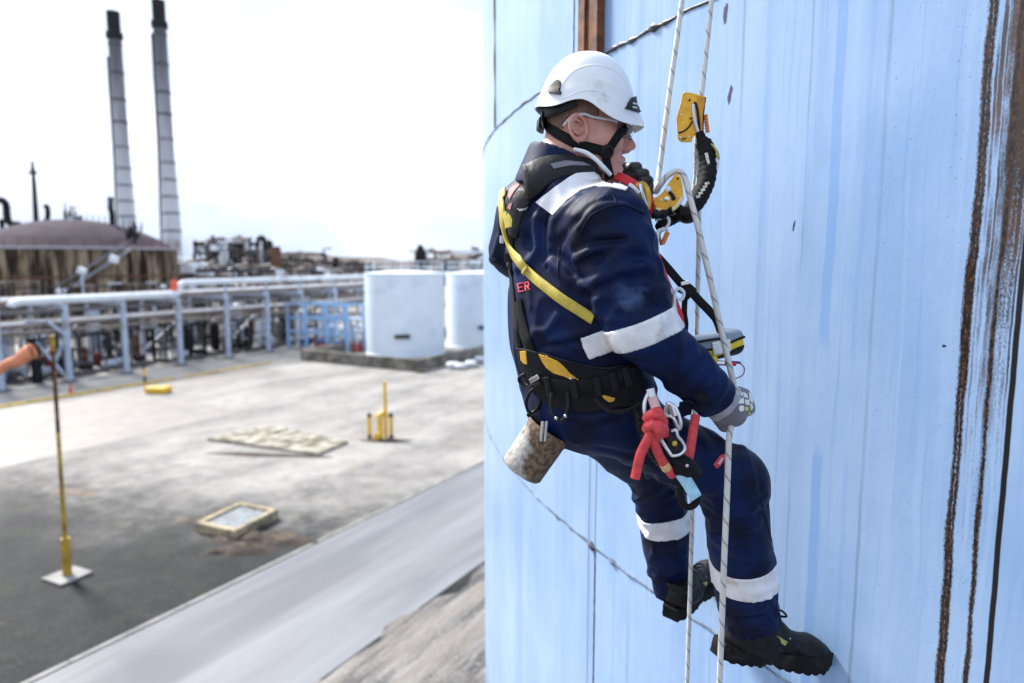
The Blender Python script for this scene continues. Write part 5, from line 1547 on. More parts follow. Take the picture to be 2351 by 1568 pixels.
M_PYEL = simple('bright_yellow_fabric', (.72, .55, .02), .55, var=.15, vscale=30, bmp=.2)
bx = V3(pcm)
iso_obj('upper_shell', lambda p: np.maximum(f_pouch(p), -(pz(p) - .004)), bx - .14, bx + .14, .0035, M_PGREY, pouch)
iso_obj('middle_panel', lambda p: np.maximum(f_pouch(p, -.0015), np.maximum(pz(p) - .004, -pz(p) - .016)), bx - .14, bx + .14, .003, M_PYEL, pouch)
iso_obj('lower_shell', lambda p: np.maximum(f_pouch(p, -.0005), pz(p) + .016), bx - .14, bx + .14, .0035, M_BLKRUB, pouch)
iso_obj('piping', lambda p: np.maximum(f_pouch(p, .0025), np.abs(pz(p) - .004) - .003), bx - .14, bx + .14, .003, M_BLACK, pouch)
def pp(a, b, c): return pcm + PMm @ Vector((a, b, c))
w1 = [pp(-PL / 2, -.036, .026), pp(0, -.0365, .022), pp(.02, -.0365, .018)]
MB().tube(cat(w1, 5), .003, 8).build('top_piping', M_BLACK, pouch)
win = MB(); win.box(pp(.012, -.0365, .0), (.052, .004, .030), PMm); win.build('clear_window', simple('cloudy_vinyl', (.72, .70, .66), .15, var=.25, vscale=60), pouch, .002)
win = MB(); win.box(pp(-.03, -.034, -.024), (.050, .012, .016), PMm @ Matrix.Rotation(.1, 3, 'Y')); win.build('yellow_flap', M_PYEL, pouch, .003)
# sling straps with buckle
slg = empty('pouch_sling', P(1575, 660, 1.60)); tag(slg, 'black webbing sling with steel bar buckle holding the instrument pouch', 'sling')
def slr(pts, w, mat=M_BLACK): 
    q = cat([P(*a) for a in pts], 6); return ribbon('sling_strap', q, [Vector((.15, -.97, .15))] * len(q), w, .0025, mat, slg)
slr([(1503, 583, 1.60), (1528, 610, 1.60), (1558, 645, 1.60), (1578, 668, 1.60)], .020)
slr([(1578, 660, 1.60), (1605, 690, 1.61), (1632, 718, 1.615), (1645, 735, 1.62), (1656, 765, 1.625)], .021)
slr([(1577, 660, 1.60), (1572, 690, 1.60), (1571, 720, 1.60), (1574, 745, 1.60), (1570, 775, 1.60)], .0135)
slr([(1560, 655, 1.598), (1576, 664, 1.598), (1590, 676, 1.598)], .032)
MB().bar(P(1562, 652, 1.592), P(1582, 648, 1.592), .008).build('bar_buckle', M_STEEL, slg, .001)
# probe with cable tails below the pouch
pr = empty('test_probe', P(1660, 835, 1.60)); tag(pr, 'small silver and red test probe with wire tails under the pouch', 'probe')
MB().tube([P(1632, 833, 1.605), P(1662, 834, 1.605)], [.0075, .0062], 10).build('barrel', M_ALU, pr)
MB().tube([P(1664, 834, 1.603), P(1690, 836, 1.60)], [.006, .0045], 10).build('red_sleeve', M_RED, pr)
MB().tube([P(1676, 831, 1.603), P(1700, 833, 1.60)], [.0035, .003], 8).build('blue_sleeve', simple('dark_blue_sleeve', (.01, .02, .12), .4), pr)
MB().tube(cat([P(1700, 834, 1.60), P(1709, 846, 1.60), P(1704, 862, 1.60), P(1680, 872, 1.605)], 6), .0014, 6).build('wire', simple('bare_copper_wire', (.28, .12, .08), .4), pr)
MB().tube(cat([P(1620, 858, 1.55), P(1640, 857, 1.56), P(1652, 868, 1.565), P(1650, 884, 1.56)], 6), .002, 6).build('wire', M_BLKPL, pr)
bt = MB(); bt.add([P(1646, 886, 1.56), P(1666, 877, 1.565), P(1667, 883, 1.565), P(1648, 889, 1.57)], [(0, 1, 2, 3), (3, 2, 1, 0)]); bt.tube([P(1644, 888, 1.56), P(1668, 879, 1.565)], [.001, .005], 6)
bt.build('blue_tag', simple('blue_plastic_tag', (.01, .12, .35), .4), pr)

# ---- hardware on the front of the harness
def biner(name, pts, r, label, mat=M_ALU, gate=None):
    e = empty(name, P(*pts[0])); tag(e, label, 'karabiner')
    q = cat([P(*a) for a in pts] + [P(*pts[0])], 7)
    MB().tube(q, r, 8).build('frame', mat, e)
    if gate: MB().tube([P(*gate[0]), P(*gate[1])], r * 1.7, 8).build('screw_gate', M_STEEL, e)
    return e
biner('karabiner', [(1492, 895, 1.40), (1480, 925, 1.39), (1484, 960, 1.385), (1510, 1000, 1.385), (1516, 962, 1.385), (1506, 915, 1.39)][:], .0040, 'long silver karabiner clipped beside the red knot')
biner('karabiner', [(1532, 925, 1.40), (1550, 935, 1.395), (1562, 968, 1.39), (1558, 985, 1.39), (1546, 960, 1.39), (1530, 950, 1.40)], .0040, 'silver karabiner half hidden under the sleeve', gate=((1540, 930, 1.395), (1548, 955, 1.392)))
sw = empty('swivel', P(1500, 920, 1.39)); tag(sw, 'pale swivel link with pink core above the red knot', 'swivel')
MB().tube([P(1493, 893, 1.395), P(1498, 912, 1.39)], [.009, .007], 10).build('eye', M_WCORD, sw)
MB().tube([P(1498, 912, 1.39), P(1506, 938, 1.385)], [.0105, .0105], 12).build('barrel', simple('pale_pink_swivel', (.66, .42, .40), .4, var=.2), sw)
MB().tube([P(1504, 932, 1.383), P(1513, 965, 1.38)], [.0085, .0075], 12).build('shank', M_WCORD, sw)
kn = empty('red_cow_tail', P(1500, 985, 1.37)); tag(kn, 'coral red rope with bulky knot and two loose tails on the harness', 'rope')
kq = MB()
for pts in ([(1484, 962, 1.375), (1500, 950, 1.36), (1520, 962, 1.365), (1520, 978, 1.375), (1498, 982, 1.37), (1482, 972, 1.38)],
            [(1484, 985, 1.38), (1496, 976, 1.355), (1516, 976, 1.36), (1524, 990, 1.375), (1508, 1000, 1.37), (1488, 996, 1.375)],
            [(1492, 968, 1.36), (1510, 984, 1.35), (1516, 1000, 1.36)], [(1503, 958, 1.37), (1508, 945, 1.365), (1514, 950, 1.375), (1512, 965, 1.38)]):
    kq.tube(cat([P(*a) for a in pts], 7), .0105, 10)
kq.build('knot', M_REDROPE, kn)
kq2 = MB(); kq2.tube(cat([P(1496, 990, 1.37), P(1484, 1015, 1.37), P(1470, 1045, 1.375), P(1462, 1080, 1.38), P(1458, 1098, 1.38)], 7), .0102, 12); kq2.build('tail', M_REDROPE, kn)
kq2 = MB(); kq2.tube(cat([P(1500, 992, 1.37), P(1504, 1020, 1.372), P(1516, 1050, 1.38), P(1532, 1075, 1.39), P(1545, 1090, 1.40)], 7), .0100, 12); kq2.build('tail', M_REDROPE, kn)
MB().tube([P(1524, 1064, 1.384), P(1531, 1076, 1.388)], .0108, 12).build('whipping', simple('orange_cream_tape', (.72, .45, .2), .5, var=.3, vscale=120), kn)
rd = MB().tube(cat([P(1597, 955, 1.46), P(1592, 985, 1.44), P(1586, 1025, 1.42), P(1580, 1062, 1.41)], 7), .0098, 12).build('red_rope', M_REDROPE)
tag(rd, 'short straight red rope hanging down from behind the sleeve', 'rope')
asc = empty('chest_ascender', P(1548, 1020, 1.38)); tag(asc, 'black rope clamp in a bent silver frame under the red knot', 'clamp')
MB().tube(cat([P(1512, 1000, 1.385), P(1524, 1018, 1.38), P(1538, 1040, 1.375), P(1545, 1046, 1.375), P(1562, 1042, 1.375), P(1572, 1030, 1.378), P(1566, 1014, 1.38), P(1556, 1002, 1.38), P(1552, 988, 1.382), P(1542, 990, 1.385)], 6), .0036, 8).build('frame', M_ALU, asc)
bd = MB(); bd.tube(cat([P(1528, 988, 1.39), P(1538, 1008, 1.385), P(1552, 1034, 1.385)], 5), [.011] * 5 + [.014] * 6, 10); bd.build('body', M_BLKPL, asc)
MB().ball(P(1530, 1000, 1.372), .005, 8).build('red_catch', M_RED, asc)
MB().ball(P(1549, 1018, 1.368), .0055, 8).build('yellow_catch', M_YEL, asc)
fl = empty('foot_loop', P(1575, 1080, 1.41)); tag(fl, 'black bunched strap with pale blue tape and open loop between the thighs', 'strap')
bn = MB()
for a, b_, r in (((1552, 1062, 1.40), (1585, 1080, 1.405), .017), ((1548, 1075, 1.40), (1590, 1090, 1.41), .015), ((1560, 1055, 1.395), (1600, 1086, 1.41), .013), ((1566, 1090, 1.41), (1600, 1070, 1.41), .013)):
    bn.tube(cat([P(*a), P((a[0] + b_[0]) / 2, (a[1] + b_[1]) / 2 - 6, a[2] - .008), P(*b_)], 5), r, 10)
bn.build('bunched_strap', M_BLACK, fl)
MB().ball(P(1577, 1068, 1.378), .0048, 8).build('rivet', M_ALU, fl)
tq = cat([P(1562, 1086, 1.395), P(1576, 1105, 1.39), P(1592, 1132, 1.39), P(1597, 1142, 1.392)], 6)
ribbon('blue_tape', tq, [Vector((.1, -.95, .2))] * len(tq), .026, .004, simple('pale_blue_tape', (.40, .66, .80), .4, var=.35, vscale=40), fl)
lq = cat([P(1566, 1105, 1.41), P(1560, 1130, 1.41), P(1566, 1156, 1.41), P(1582, 1164, 1.41), P(1598, 1152, 1.41), P(1600, 1130, 1.41)], 6)
ribbon('open_loop', lq, [Vector((.1, -.9, .3))] * len(lq), .014, .009, M_BLACK, fl)

# ---- dirty can hanging behind
M_CAN, nt, b = nmat('grimy_can_metal')
tc = N(nt, 'ShaderNodeTexCoord').outputs['Object']
sx = nt.nodes.new('ShaderNodeSeparateXYZ'); nt.links.new(tc, sx.inputs[0])
n1 = noise(nt, tc, 22, 6, .65); n2 = noise(nt, tc, 75, 5, .65)
c = mixc(nt, rampf(nt, n2, .35, .65), (.30, .28, .24), (.52, .50, .46))
side = math_n(nt, 'ADD', math_n(nt, 'MULTIPLY_ADD', sx.outputs['X'], 11, .02), math_n(nt, 'MULTIPLY', math_n(nt, 'SUBTRACT', n1, .5), 1.6))
c = mixc(nt, rampf(nt, side, .0, .35, 0, .95), c, mixc(nt, rampf(nt, n2, .38, .66), (.055, .028, .014), (.22, .13, .06)))
nt.links.new(c, b.inputs['Base Color']); b.inputs['Roughness'].default_value = .75
bump(nt, b, math_n(nt, 'ADD', n1, math_n(nt, 'MULTIPLY', n2, .4)), .6, .006)
can = empty('tool_bucket', P(1196, 1090, 1.60)); tag(can, 'dented grimy tool can stained brown hanging below the harness', 'bucket')
ct, cb_ = P(1262, 985, 1.60), P(1196, 1082, 1.60)
az_ = (ct - cb_).normalized(); ax_ = az_.cross(Vector((0, 1, 0))).normalized(); ay_ = az_.cross(ax_)
CMm = Matrix([[ax_[i], ay_[i], az_[i]] for i in range(3)])
hl_ = (ct - cb_).length
MB().lathe([(.0005, .001), (.048, 0), (.053, .006), (.0535, hl_ * .4), (.0545, hl_ * .8), (.057, hl_), (.0545, hl_ + .001), (.050, hl_ * .6), (.048, .02), (.0005, .018)], 36, cb_, False, CMm).build('body', M_CAN, can)
MB().lathe([(.0575, hl_ - .008), (.0585, hl_ - .004), (.0575, hl_)], 36, cb_, False, CMm).build('rim', M_CAN, can)
cl_ = MB()
for dx in (0, 9):
    cl_.tube(cat([P(1246 + dx, 968, 1.535), P(1244 + dx, 990, 1.54), P(1242 + dx, 1012, 1.545)], 4), .0035, 8)
cl_.build('wire_clip', M_ALU, can)
MB().tube(cat([P(1222, 948, 1.60), P(1212, 952, 1.60), P(1226, 962, 1.60), P(1246, 975, 1.59)], 5), .004, 8).build('hanging_cord', M_BLKRUB, can)
# ------------------------------------------------------------------ the yard: ground, road, apron
SA = R_(29.5)
UX, WX = Vector((math.sin(SA), math.cos(SA), 0)), Vector((math.cos(SA), -math.sin(SA), 0))
def S(u, w, z=0.0): return UX * u + WX * w + Vector((0, 0, z))
def uw(v): return v.dot(UX), v.dot(WX)

def site_coords(nt):
    """u (along the road), w (across) from object coordinates"""
    tc = N(nt, 'ShaderNodeTexCoord').outputs['Object']
    return mapped(nt, tc, rot=(0, 0, SA))           # x -> w, y -> u (objects sit at the origin)

def ground_mat():
    m, nt, b = nmat('gravel_ground_painted_vignette')
    sv = site_coords(nt)
    sx = nt.nodes.new('ShaderNodeSeparateXYZ'); nt.links.new(sv, sx.inputs[0])
    n1 = noise(nt, sv, .22, 6, .6); n2 = noise(nt, sv, 1.6, 6, .65); n3 = noise(nt, sv, 14, 3, .6); n4 = noise(nt, sv, 55, 2, .6)
    lite = mixc(nt, rampf(nt, noise(nt, mapped(nt, sv, (1, .45, 1), loc=(3, 9, 0)), .42, 7, .62), .32, .68), (0.175, 0.166, 0.155), (0.34, 0.322, 0.298))
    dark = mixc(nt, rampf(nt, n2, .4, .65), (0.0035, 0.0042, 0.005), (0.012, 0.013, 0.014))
    # vignette painted into the colour: gravel darkens towards the near-left corner, some green moss
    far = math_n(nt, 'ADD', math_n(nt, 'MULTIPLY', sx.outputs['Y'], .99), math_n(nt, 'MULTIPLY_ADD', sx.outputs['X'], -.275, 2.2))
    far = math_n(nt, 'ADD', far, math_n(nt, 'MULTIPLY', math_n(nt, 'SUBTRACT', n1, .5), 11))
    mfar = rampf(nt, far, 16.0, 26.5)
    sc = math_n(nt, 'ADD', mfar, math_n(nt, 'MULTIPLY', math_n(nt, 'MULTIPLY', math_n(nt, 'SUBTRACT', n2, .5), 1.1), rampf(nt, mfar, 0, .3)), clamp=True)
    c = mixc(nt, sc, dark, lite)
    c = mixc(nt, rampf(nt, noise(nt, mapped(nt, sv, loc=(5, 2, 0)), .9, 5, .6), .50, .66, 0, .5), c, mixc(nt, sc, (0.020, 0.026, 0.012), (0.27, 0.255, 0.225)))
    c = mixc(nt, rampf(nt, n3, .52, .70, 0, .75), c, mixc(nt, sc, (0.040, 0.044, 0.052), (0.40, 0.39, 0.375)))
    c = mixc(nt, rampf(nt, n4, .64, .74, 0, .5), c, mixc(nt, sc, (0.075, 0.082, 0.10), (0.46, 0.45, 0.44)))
    c = mixc(nt, rampf(nt, n4, .30, .40, .4, 0), c, (0.03, 0.03, 0.03))
    # brown soil patches
    c = mixc(nt, rampf(nt, noise(nt, mapped(nt, sv, loc=(31, 7, 0)), .5, 5, .6), .60, .72, 0, .5), c, (0.20, 0.14, 0.09))
    nt.links.new(c, b.inputs['Base Color']); b.inputs['Roughness'].default_value = .75; b.inputs['Specular IOR Level'].default_value = .2
    bump(nt, b, math_n(nt, 'ADD', n3, math_n(nt, 'MULTIPLY', n4, .6)), .3, .02)
    return m

def conc_mat(name, col, streak=(1, 1, 1), stain=(.16, .15, .14), amt=.5):
    m, nt, b = nmat(name)
    sv = site_coords(nt)
    n1 = noise(nt, mapped(nt, sv, streak), .9, 6, .62); n2 = noise(nt, sv, 9, 4, .6); n3 = noise(nt, mapped(nt, sv, streak, loc=(9, 4, 0)), .35, 5, .6)
    c = mixc(nt, rampf(nt, n1, .3, .72), tuple(q * .72 for q in col), col)
    c = mixc(nt, rampf(nt, n3, .47, .64, 0, amt), c, stain)
    c = mixc(nt, rampf(nt, n2, .62, .75, 0, .4), c, tuple(q * .6 for q in col))
    nt.links.new(c, b.inputs['Base Color']); b.inputs['Roughness'].default_value = .6
    bump(nt, b, n2, .35, .01)
    return m

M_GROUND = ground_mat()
M_APRON = conc_mat('pale_concrete_apron', (0.225, 0.205, 0.18), stain=(.15, .135, .12), amt=.6)
M_ROADM = conc_mat('worn_grey_asphalt', (0.20, 0.205, 0.22), (1.3, .13, 1), (0.085, 0.09, 0.105), .9)
def verge_mat():
    m, nt, b = nmat('rutted_gravel_dirt')
    sv = site_coords(nt)
    rut = noise(nt, mapped(nt, sv, (1.7, .22, 1)), 1.0, 7, .68); rut2 = noise(nt, mapped(nt, sv, (4.5, .6, 1), loc=(3, 1, 0)), 1.0, 6, .68)
    st = noise(nt, sv, 11, 4, .65); st2 = noise(nt, sv, 34, 2, .6); pt_ = noise(nt, sv, .45, 5, .6)
    c = mixc(nt, rampf(nt, rut, .40, .58), (0.055, 0.053, 0.052), (0.20, 0.178, 0.152))
    c = mixc(nt, rampf(nt, rut2, .50, .66, 0, .75), c, (0.27, 0.25, 0.225))
    c = mixc(nt, rampf(nt, pt_, .52, .66, 0, .7), c, (0.20, 0.20, 0.205))
    c = mixc(nt, rampf(nt, st, .55, .70, 0, .6), c, (0.33, 0.32, 0.31))
    c = mixc(nt, rampf(nt, st2, .30, .42, .6, 0), c, (0.03, 0.028, 0.026))
    nt.links.new(c, b.inputs['Base Color']); b.inputs['Roughness'].default_value = .8
    bump(nt, b, math_n(nt, 'ADD', math_n(nt, 'MULTIPLY', rut, 3), st), .8, .04)
    return m
M_VERGE = verge_mat()
M_KERB = simple('pale_kerb_concrete', (0.22, 0.215, 0.205), .7, var=.3, vscale=2, bmp=.3, bscale=20)
M_STRIP = conc_mat('grey_service_strip', (0.33, 0.315, 0.295), stain=(.15, .14, .13), amt=.5)
M_YPAINT = simple('faded_yellow_paint', (0.62, 0.42, 0.05), .6, var=.3, vscale=3, dirt=(.35, .28, .15), dirt_amt=.5)

def sheet(name, poly, z, mat, kind='structure'):
    o = mesh_obj(name, [Vector((p.x, p.y, z)) for p in poly], [tuple(range(len(poly)))], mat)
    bm = bmesh.new(); bm.from_mesh(o.data)
    for f in bm.faces:
        if f.normal.z < 0: f.normal_flip()
    bm.to_mesh(o.data); bm.free()
    return tag(o, kind=kind)
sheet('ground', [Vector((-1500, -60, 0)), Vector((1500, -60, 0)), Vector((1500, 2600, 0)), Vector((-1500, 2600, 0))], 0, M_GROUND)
def rect(u0, u1, w0, w1): return [S(u0, w0), S(u1, w0), S(u1, w1), S(u0, w1)]
sheet('concrete_apron', rect(-40, 22.9, -40.3, -28.6), .008, M_APRON)
sheet('concrete_pad', rect(25.3, 33, -40.3, -36.8), .008, M_APRON)
sheet('service_strip', rect(-40, 120, -62, -40.55), .006, M_STRIP)
sheet('road', rect(-30, 140, -13.35, -8.85), .012, M_ROADM)
_ve = [S(-30 + i * .5, -8.80 + .16 * math.sin(i * .9) + .12 * math.sin(i * .37 + 1) + .10 * math.sin(i * 2.3), 0) for i in range(240)]
sheet('dirt_verge', [S(-30, 12), S(90, 12)] + _ve[::-1], .016, M_VERGE)
for w0, nm in ((-13.45, 'kerb'),):
    for i in range(34):
        u0 = -6 + i * 2.5
        k = MB().box(S(u0 + 1.24, w0, .012), (.11, 2.48, .03), Matrix.Rotation(-SA, 3, 'Z')).build('kerb', M_KERB)
        tag(k, kind='structure')
# yellow painted kerb by the rack
yk = MB().box(S(-2, -40.42, .05), (.22, 58, .12), Matrix.Rotation(-SA, 3, 'Z')).build('kerb', M_YPAINT); tag(yk, kind='structure')
yk = MB().box(S(31.4, -40.42, .045), (.20, 7, .09), Matrix.Rotation(-SA, 3, 'Z')).build('kerb', M_YPAINT); tag(yk, kind='structure')
def mound(c, rx, ry, h, mat, name, rot=0, seed=1):
    r2 = random.Random(seed); v, f = [c + Vector((0, 0, h))], []
    nr_, nk_ = 5, 26
    ph = [r2.uniform(0, 6.28) for _ in range(4)]
    for j in range(1, nr_ + 1):
        t = j / nr_
        for k in range(nk_):
            a = 2 * math.pi * k / nk_
            wob = 1 + .22 * math.sin(2 * a + ph[0]) + .16 * math.sin(3 * a + ph[1]) + .10 * math.sin(5 * a + ph[2])
            x, y = rx * t * wob * math.cos(a), ry * t * wob * math.sin(a)
            cr, sr = math.cos(rot), math.sin(rot)
            v.append(c + Vector((x * cr - y * sr, x * sr + y * cr, h * (1 - t * t) * (1 + .4 * r2.uniform(-1, 1)) + (.016 if j < nr_ else .001))))
    for k in range(nk_): f.append((0, 1 + k, 1 + (k + 1) % nk_))
    for j in range(nr_ - 1):
        for k in range(nk_):
            a = 1 + j * nk_ + k; b_ = 1 + j * nk_ + (k + 1) % nk_
            f.append((a, a + nk_, b_ + nk_, b_))
    o = mesh_obj(name, v, f, mat, None, True); return tag(o, kind='structure')
M_SOIL = simple('dark_mulch_soil', (0.05, 0.035, 0.025), .9, var=.6, vscale=3, bmp=.6, bscale=14, bdist=.03, dirt=(.14, .10, .07), dirt_amt=.4)
mound(G(612, 1238), 1.25, .52, .14, M_SOIL, 'soil_patch', -.1, 3)
mound(G(555, 1262), .95, .40, .12, M_SOIL, 'soil_patch', .3, 5)
mound(G(610, 1045), 2.2, .25, .04, M_SOIL, 'soil_patch', -.1, 7)
mound(G(885, 1012), .9, .32, .03, M_SOIL, 'soil_patch', 0, 8)
mound(G(165, 1130), .8, .35, .03, simple('brown_dust', (.17, .13, .10), .9, var=.4, vscale=2), 'soil_patch', -.1, 9)

# ---- windsock
M_POLEY = simple('rusty_yellow_pole', (0.52, 0.31, 0.03), .6, var=.3, vscale=3, dirt=(.07, .03, .012), dirt_amt=.75)
M_POLER = simple('rusted_pole_top', (0.10, 0.04, 0.015), .8, var=.6, vscale=5, dirt=(.35, .2, .03), dirt_amt=.3)
M_SOCKO = simple('faded_orange_fabric', (0.84, 0.30, 0.14), .7, var=.2, vscale=3, bmp=.4, bscale=12, bdist=.02)
gb = G(155, 1325)
ws = empty('windsock', gb); tag(ws, 'rusty yellow windsock pole on a small square footing with orange sock', 'windsock')
top = P(120, 782, gb.y)
lean = (top - gb)
MB().prism([tuple((gb + S(*q)).to_2d()) for q in ((-.42, -.36), (.36, -.40), (.42, .36), (-.36, .42))], 0, .07).build('footing', M_KERB, ws, .02)
mid = gb + lean * .17
MB().tube([gb + Vector((0, 0, .06)), mid], [.105, .10], 12).build('lower_post', M_POLEY, ws)
MB().tube([gb + lean * .05, gb + lean * .62], [.055, .045], 10).build('pole', M_POLEY, ws)
MB().tube([gb + lean * .62, top], [.047, .04], 10).build('pole_top', M_POLER, ws)
MB().box(mid + Vector((.06, -.08, -.25)), (.05, .06, .7)).build('hinge_plate', M_POLEY, ws, .01)
MB().tube([top - Vector((0, 0, .25)), top + Vector((0, 0, .12))], .06, 10).build('swivel', M_POLEY, ws)
m0, m1 = P(78, 806, gb.y), P(-25, 862, gb.y - .3)
sq = [m0.lerp(m1, i / 9) + Vector((0, 0, .03 * math.sin(i * 1.4))) for i in range(10)]
so = MB().tube(sq, [.18, .175, .16, .15, .135, .125, .11, .10, .09, .08], 16, cap=False).build('sock', M_SOCKO, ws)
md = so.modifiers.new('s', 'SOLIDIFY'); md.thickness = .01
rg = MB(); ax = (m1 - m0).normalized(); o1 = ax.orthogonal().normalized(); o2_ = ax.cross(o1)
rg.tube([m0 + (o1 * math.cos(a) + o2_ * math.sin(a)) * .21 for a in np.linspace(0, 2 * math.pi, 20)], .012, 6); rg.bar(m0 + Vector((.1, 0, .1)), top, .03)
rg.build('hoop', M_POLER, ws)

# ---- inspection pit with raised frame
M_PITC = simple('lichen_concrete', (0.42, 0.34, 0.21), .85, var=.4, vscale=3, bmp=.5, bscale=14, bdist=.02, dirt=(.10, .085, .05), dirt_amt=.6)
M_PITP = simple('grey_chequer_plate', (0.17, 0.19, 0.21), .5, .2, var=.4, vscale=2.5, bmp=.3, bscale=25, dirt=(.08, .085, .07), dirt_amt=.4)
q = [G(450, 1222), G(541, 1243), G(640, 1190), G(553, 1172)]
pit = empty('inspection_pit', sum(q, Vector()) / 4); tag(pit, 'low concrete inspection pit with steel cover beside the road', 'pit')
pc = sum(q, Vector()) / 4
for i in range(4):
    a, b_ = q[i], q[(i + 1) % 4]
    ia, ib = a + (pc - a) * .2, b_ + (pc - b_) * .2
    MB().prism([tuple(v.to_2d()) for v in (a, b_, ib, ia)], 0, .29 + .012 * (i % 2)).build('frame_side', M_PITC, pit, .02)
inn = [a + (pc - a) * .2 for a in q]
MB().prism([tuple(v.to_2d()) for v in inn], 0, .23).build('cover_plate', M_PITP, pit)
# ---- broken slab foundation
M_SLABC = simple('weathered_slab', (0.37, 0.335, 0.265), .85, var=.4, vscale=1.6, bmp=.5, bscale=9, bdist=.03, dirt=(.09, .085, .05), dirt_amt=.65)
q = [G(476, 1012), G(730, 1047), G(800, 1018), G(626, 983)]
sl_ = empty('broken_slab', sum(q, Vector()) / 4); tag(sl_, 'broken mossy concrete slab lying flat on the gravel', 'slab')
MB().prism([tuple(v.to_2d()) for v in q], 0, .12).build('base_slab', M_SLABC, sl_, .02)
rr_ = random.Random(12)
def bil(s_, t_): return (q[0] * (1 - s_) + q[1] * s_) * (1 - t_) + (q[3] * (1 - s_) + q[2] * s_) * t_
for i in range(7):
    for j in range(3):
        s0, s1 = i / 7 + .008, (i + 1) / 7 - .008 - .03 * rr_.random()
        t0, t1 = j / 3 + .012, (j + 1) / 3 - .02 - .06 * rr_.random()
        if rr_.random() < .16: continue
        MB().prism([tuple(bil(a, b_).to_2d()) for a, b_ in ((s0, t0), (s1, t0), (s1, t1), (s0, t1))], .115, .14 + .05 * rr_.random()).build('slab_piece', M_SLABC, sl_, .025)

# ---- yellow hydrant guard
M_YEL2 = simple('bright_yellow_paint', (0.75, 0.44, 0.03), .5, var=.15, vscale=4, dirt=(.3, .18, .05), dirt_amt=.25)
M_BLK2 = simple('black_paint', (0.02, 0.02, 0.02), .6)
hb_ = G(886, 1005); hg = empty('hydrant_guard', hb_); tag(hg, 'yellow hydrant post with two black tipped guard bollards', 'hydrant')
HT = P(889, 876, hb_.y).z
MB().tube([hb_, hb_ + Vector((0, 0, HT))], [.085, .07], 12).build('post', M_YEL2, hg)
MB().tube([hb_ + Vector((-.22, -.15, 0)), hb_ + Vector((-.22, -.15, 1.05)), hb_ + Vector((-.05, -.05, 1.15))], .12, 12).build('standpipe', M_YEL2, hg)
MB().tube([hb_ + Vector((-.22, -.2, .22)), hb_ + Vector((-.30, -.55, .18))], [.12, .15], 12).build('outlet', M_YEL2, hg)
for dx in (-.68, .26):
    c = hb_ + Vector((dx, -.1, 0))
    bo = MB().tube([c + Vector((0, 0, .18)), c + Vector((0, 0, .95))], .085, 12).build('bollard', M_YEL2, hg)
    MB().tube([c, c + Vector((0, 0, .18))], .088, 12).build('bollard_foot', M_BLK2, bo)
    MB().lathe([(.09, .95), (.09, 1.08), (.04, 1.13)], 12, c).build('bollard_cap', M_BLK2, bo)
MB().bar(hb_ + Vector((-.60, -.1, 1.0)), hb_ + Vector((.2, -.1, 1.0)), .07).build('cross_bar', M_YEL2, hg)
# ---- yellow spill tray with striped post
tb0 = G(356, 905); tr = empty('spill_tray', tb0); tag(tr, 'low yellow spill tray with a short striped post by the apron', 'tray')
MB().box(tb0 + Vector((0, .4, .19)), (1.25, .75, .36), Matrix.Rotation(-.1, 3, 'Z')).build('tray', M_YEL2, tr, .05)
pb = G(334, 895); ptop = P(334, 831, pb.y).z
for k in range(4):
    MB().tube([pb + Vector((0, 0, ptop * k / 4)), pb + Vector((0, 0, ptop * (k + 1) / 4))], .07, 10).build('post_stripe', M_BLK2 if k % 2 else M_YEL2, tr)
cn = G(163, 905); co = MB(); co.lathe([(.16, 0), (.16, .03), (.1, .04), (.03, .62)], 14, cn); co = co.build('traffic_cone', simple('red_cone_plastic', (.7, .05, .03), .5)); tag(co, 'small red cone standing beside the yellow kerb', 'cone')

# ---- bund with white tanks
M_BUND = simple('stained_bund_concrete', (0.23, 0.21, 0.18), .85, var=.5, vscale=.9, bmp=.4, bscale=6, bdist=.02, dirt=(.08, .07, .055), dirt_amt=.7)
bund = empty('bund_wall', S(37, -34)); tag(bund, 'low stained concrete bund wall round the pale tanks', 'wall')
for (u0, u1, w0, w1) in ((37.0, 37.28, -39.5, -28.3), (37.28, 64, -28.58, -28.3), (37.28, 64, -39.5, -39.22)):
    n_ = int(max(u1 - u0, w1 - w0) / 2.2) or 1
    for i in range(n_):
        a, b_ = (i / n_, (i + 1) / n_)
        if u1 - u0 > w1 - w0: uu0, uu1, ww0, ww1 = u0 + (u1 - u0) * a, u0 + (u1 - u0) * b_ - .02, w0, w1
        else: uu0, uu1, ww0, ww1 = u0, u1, w0 + (w1 - w0) * a, w0 + (w1 - w0) * b_ - .02
        MB().prism([tuple(S(*x).to_2d()) for x in ((uu0, ww0), (uu0, ww1), (uu1, ww1), (uu1, ww0))], 0, .86).build('wall_panel', M_BUND, bund, .015)
MB().box(S(37.0, -28.0, .12), (.7, .5, .25)).build('pier_stub', M_BUND, bund, .03)
M_WTANK = simple('chalky_white_tank_paint', (0.74, 0.81, 0.88), .5, var=.05, vscale=.6, bmp=.1, bscale=4, dirt=(.58, .68, .76), dirt_amt=.3)
M_DKBR = simple('dark_nozzle', (0.02, 0.012, 0.012), .6)
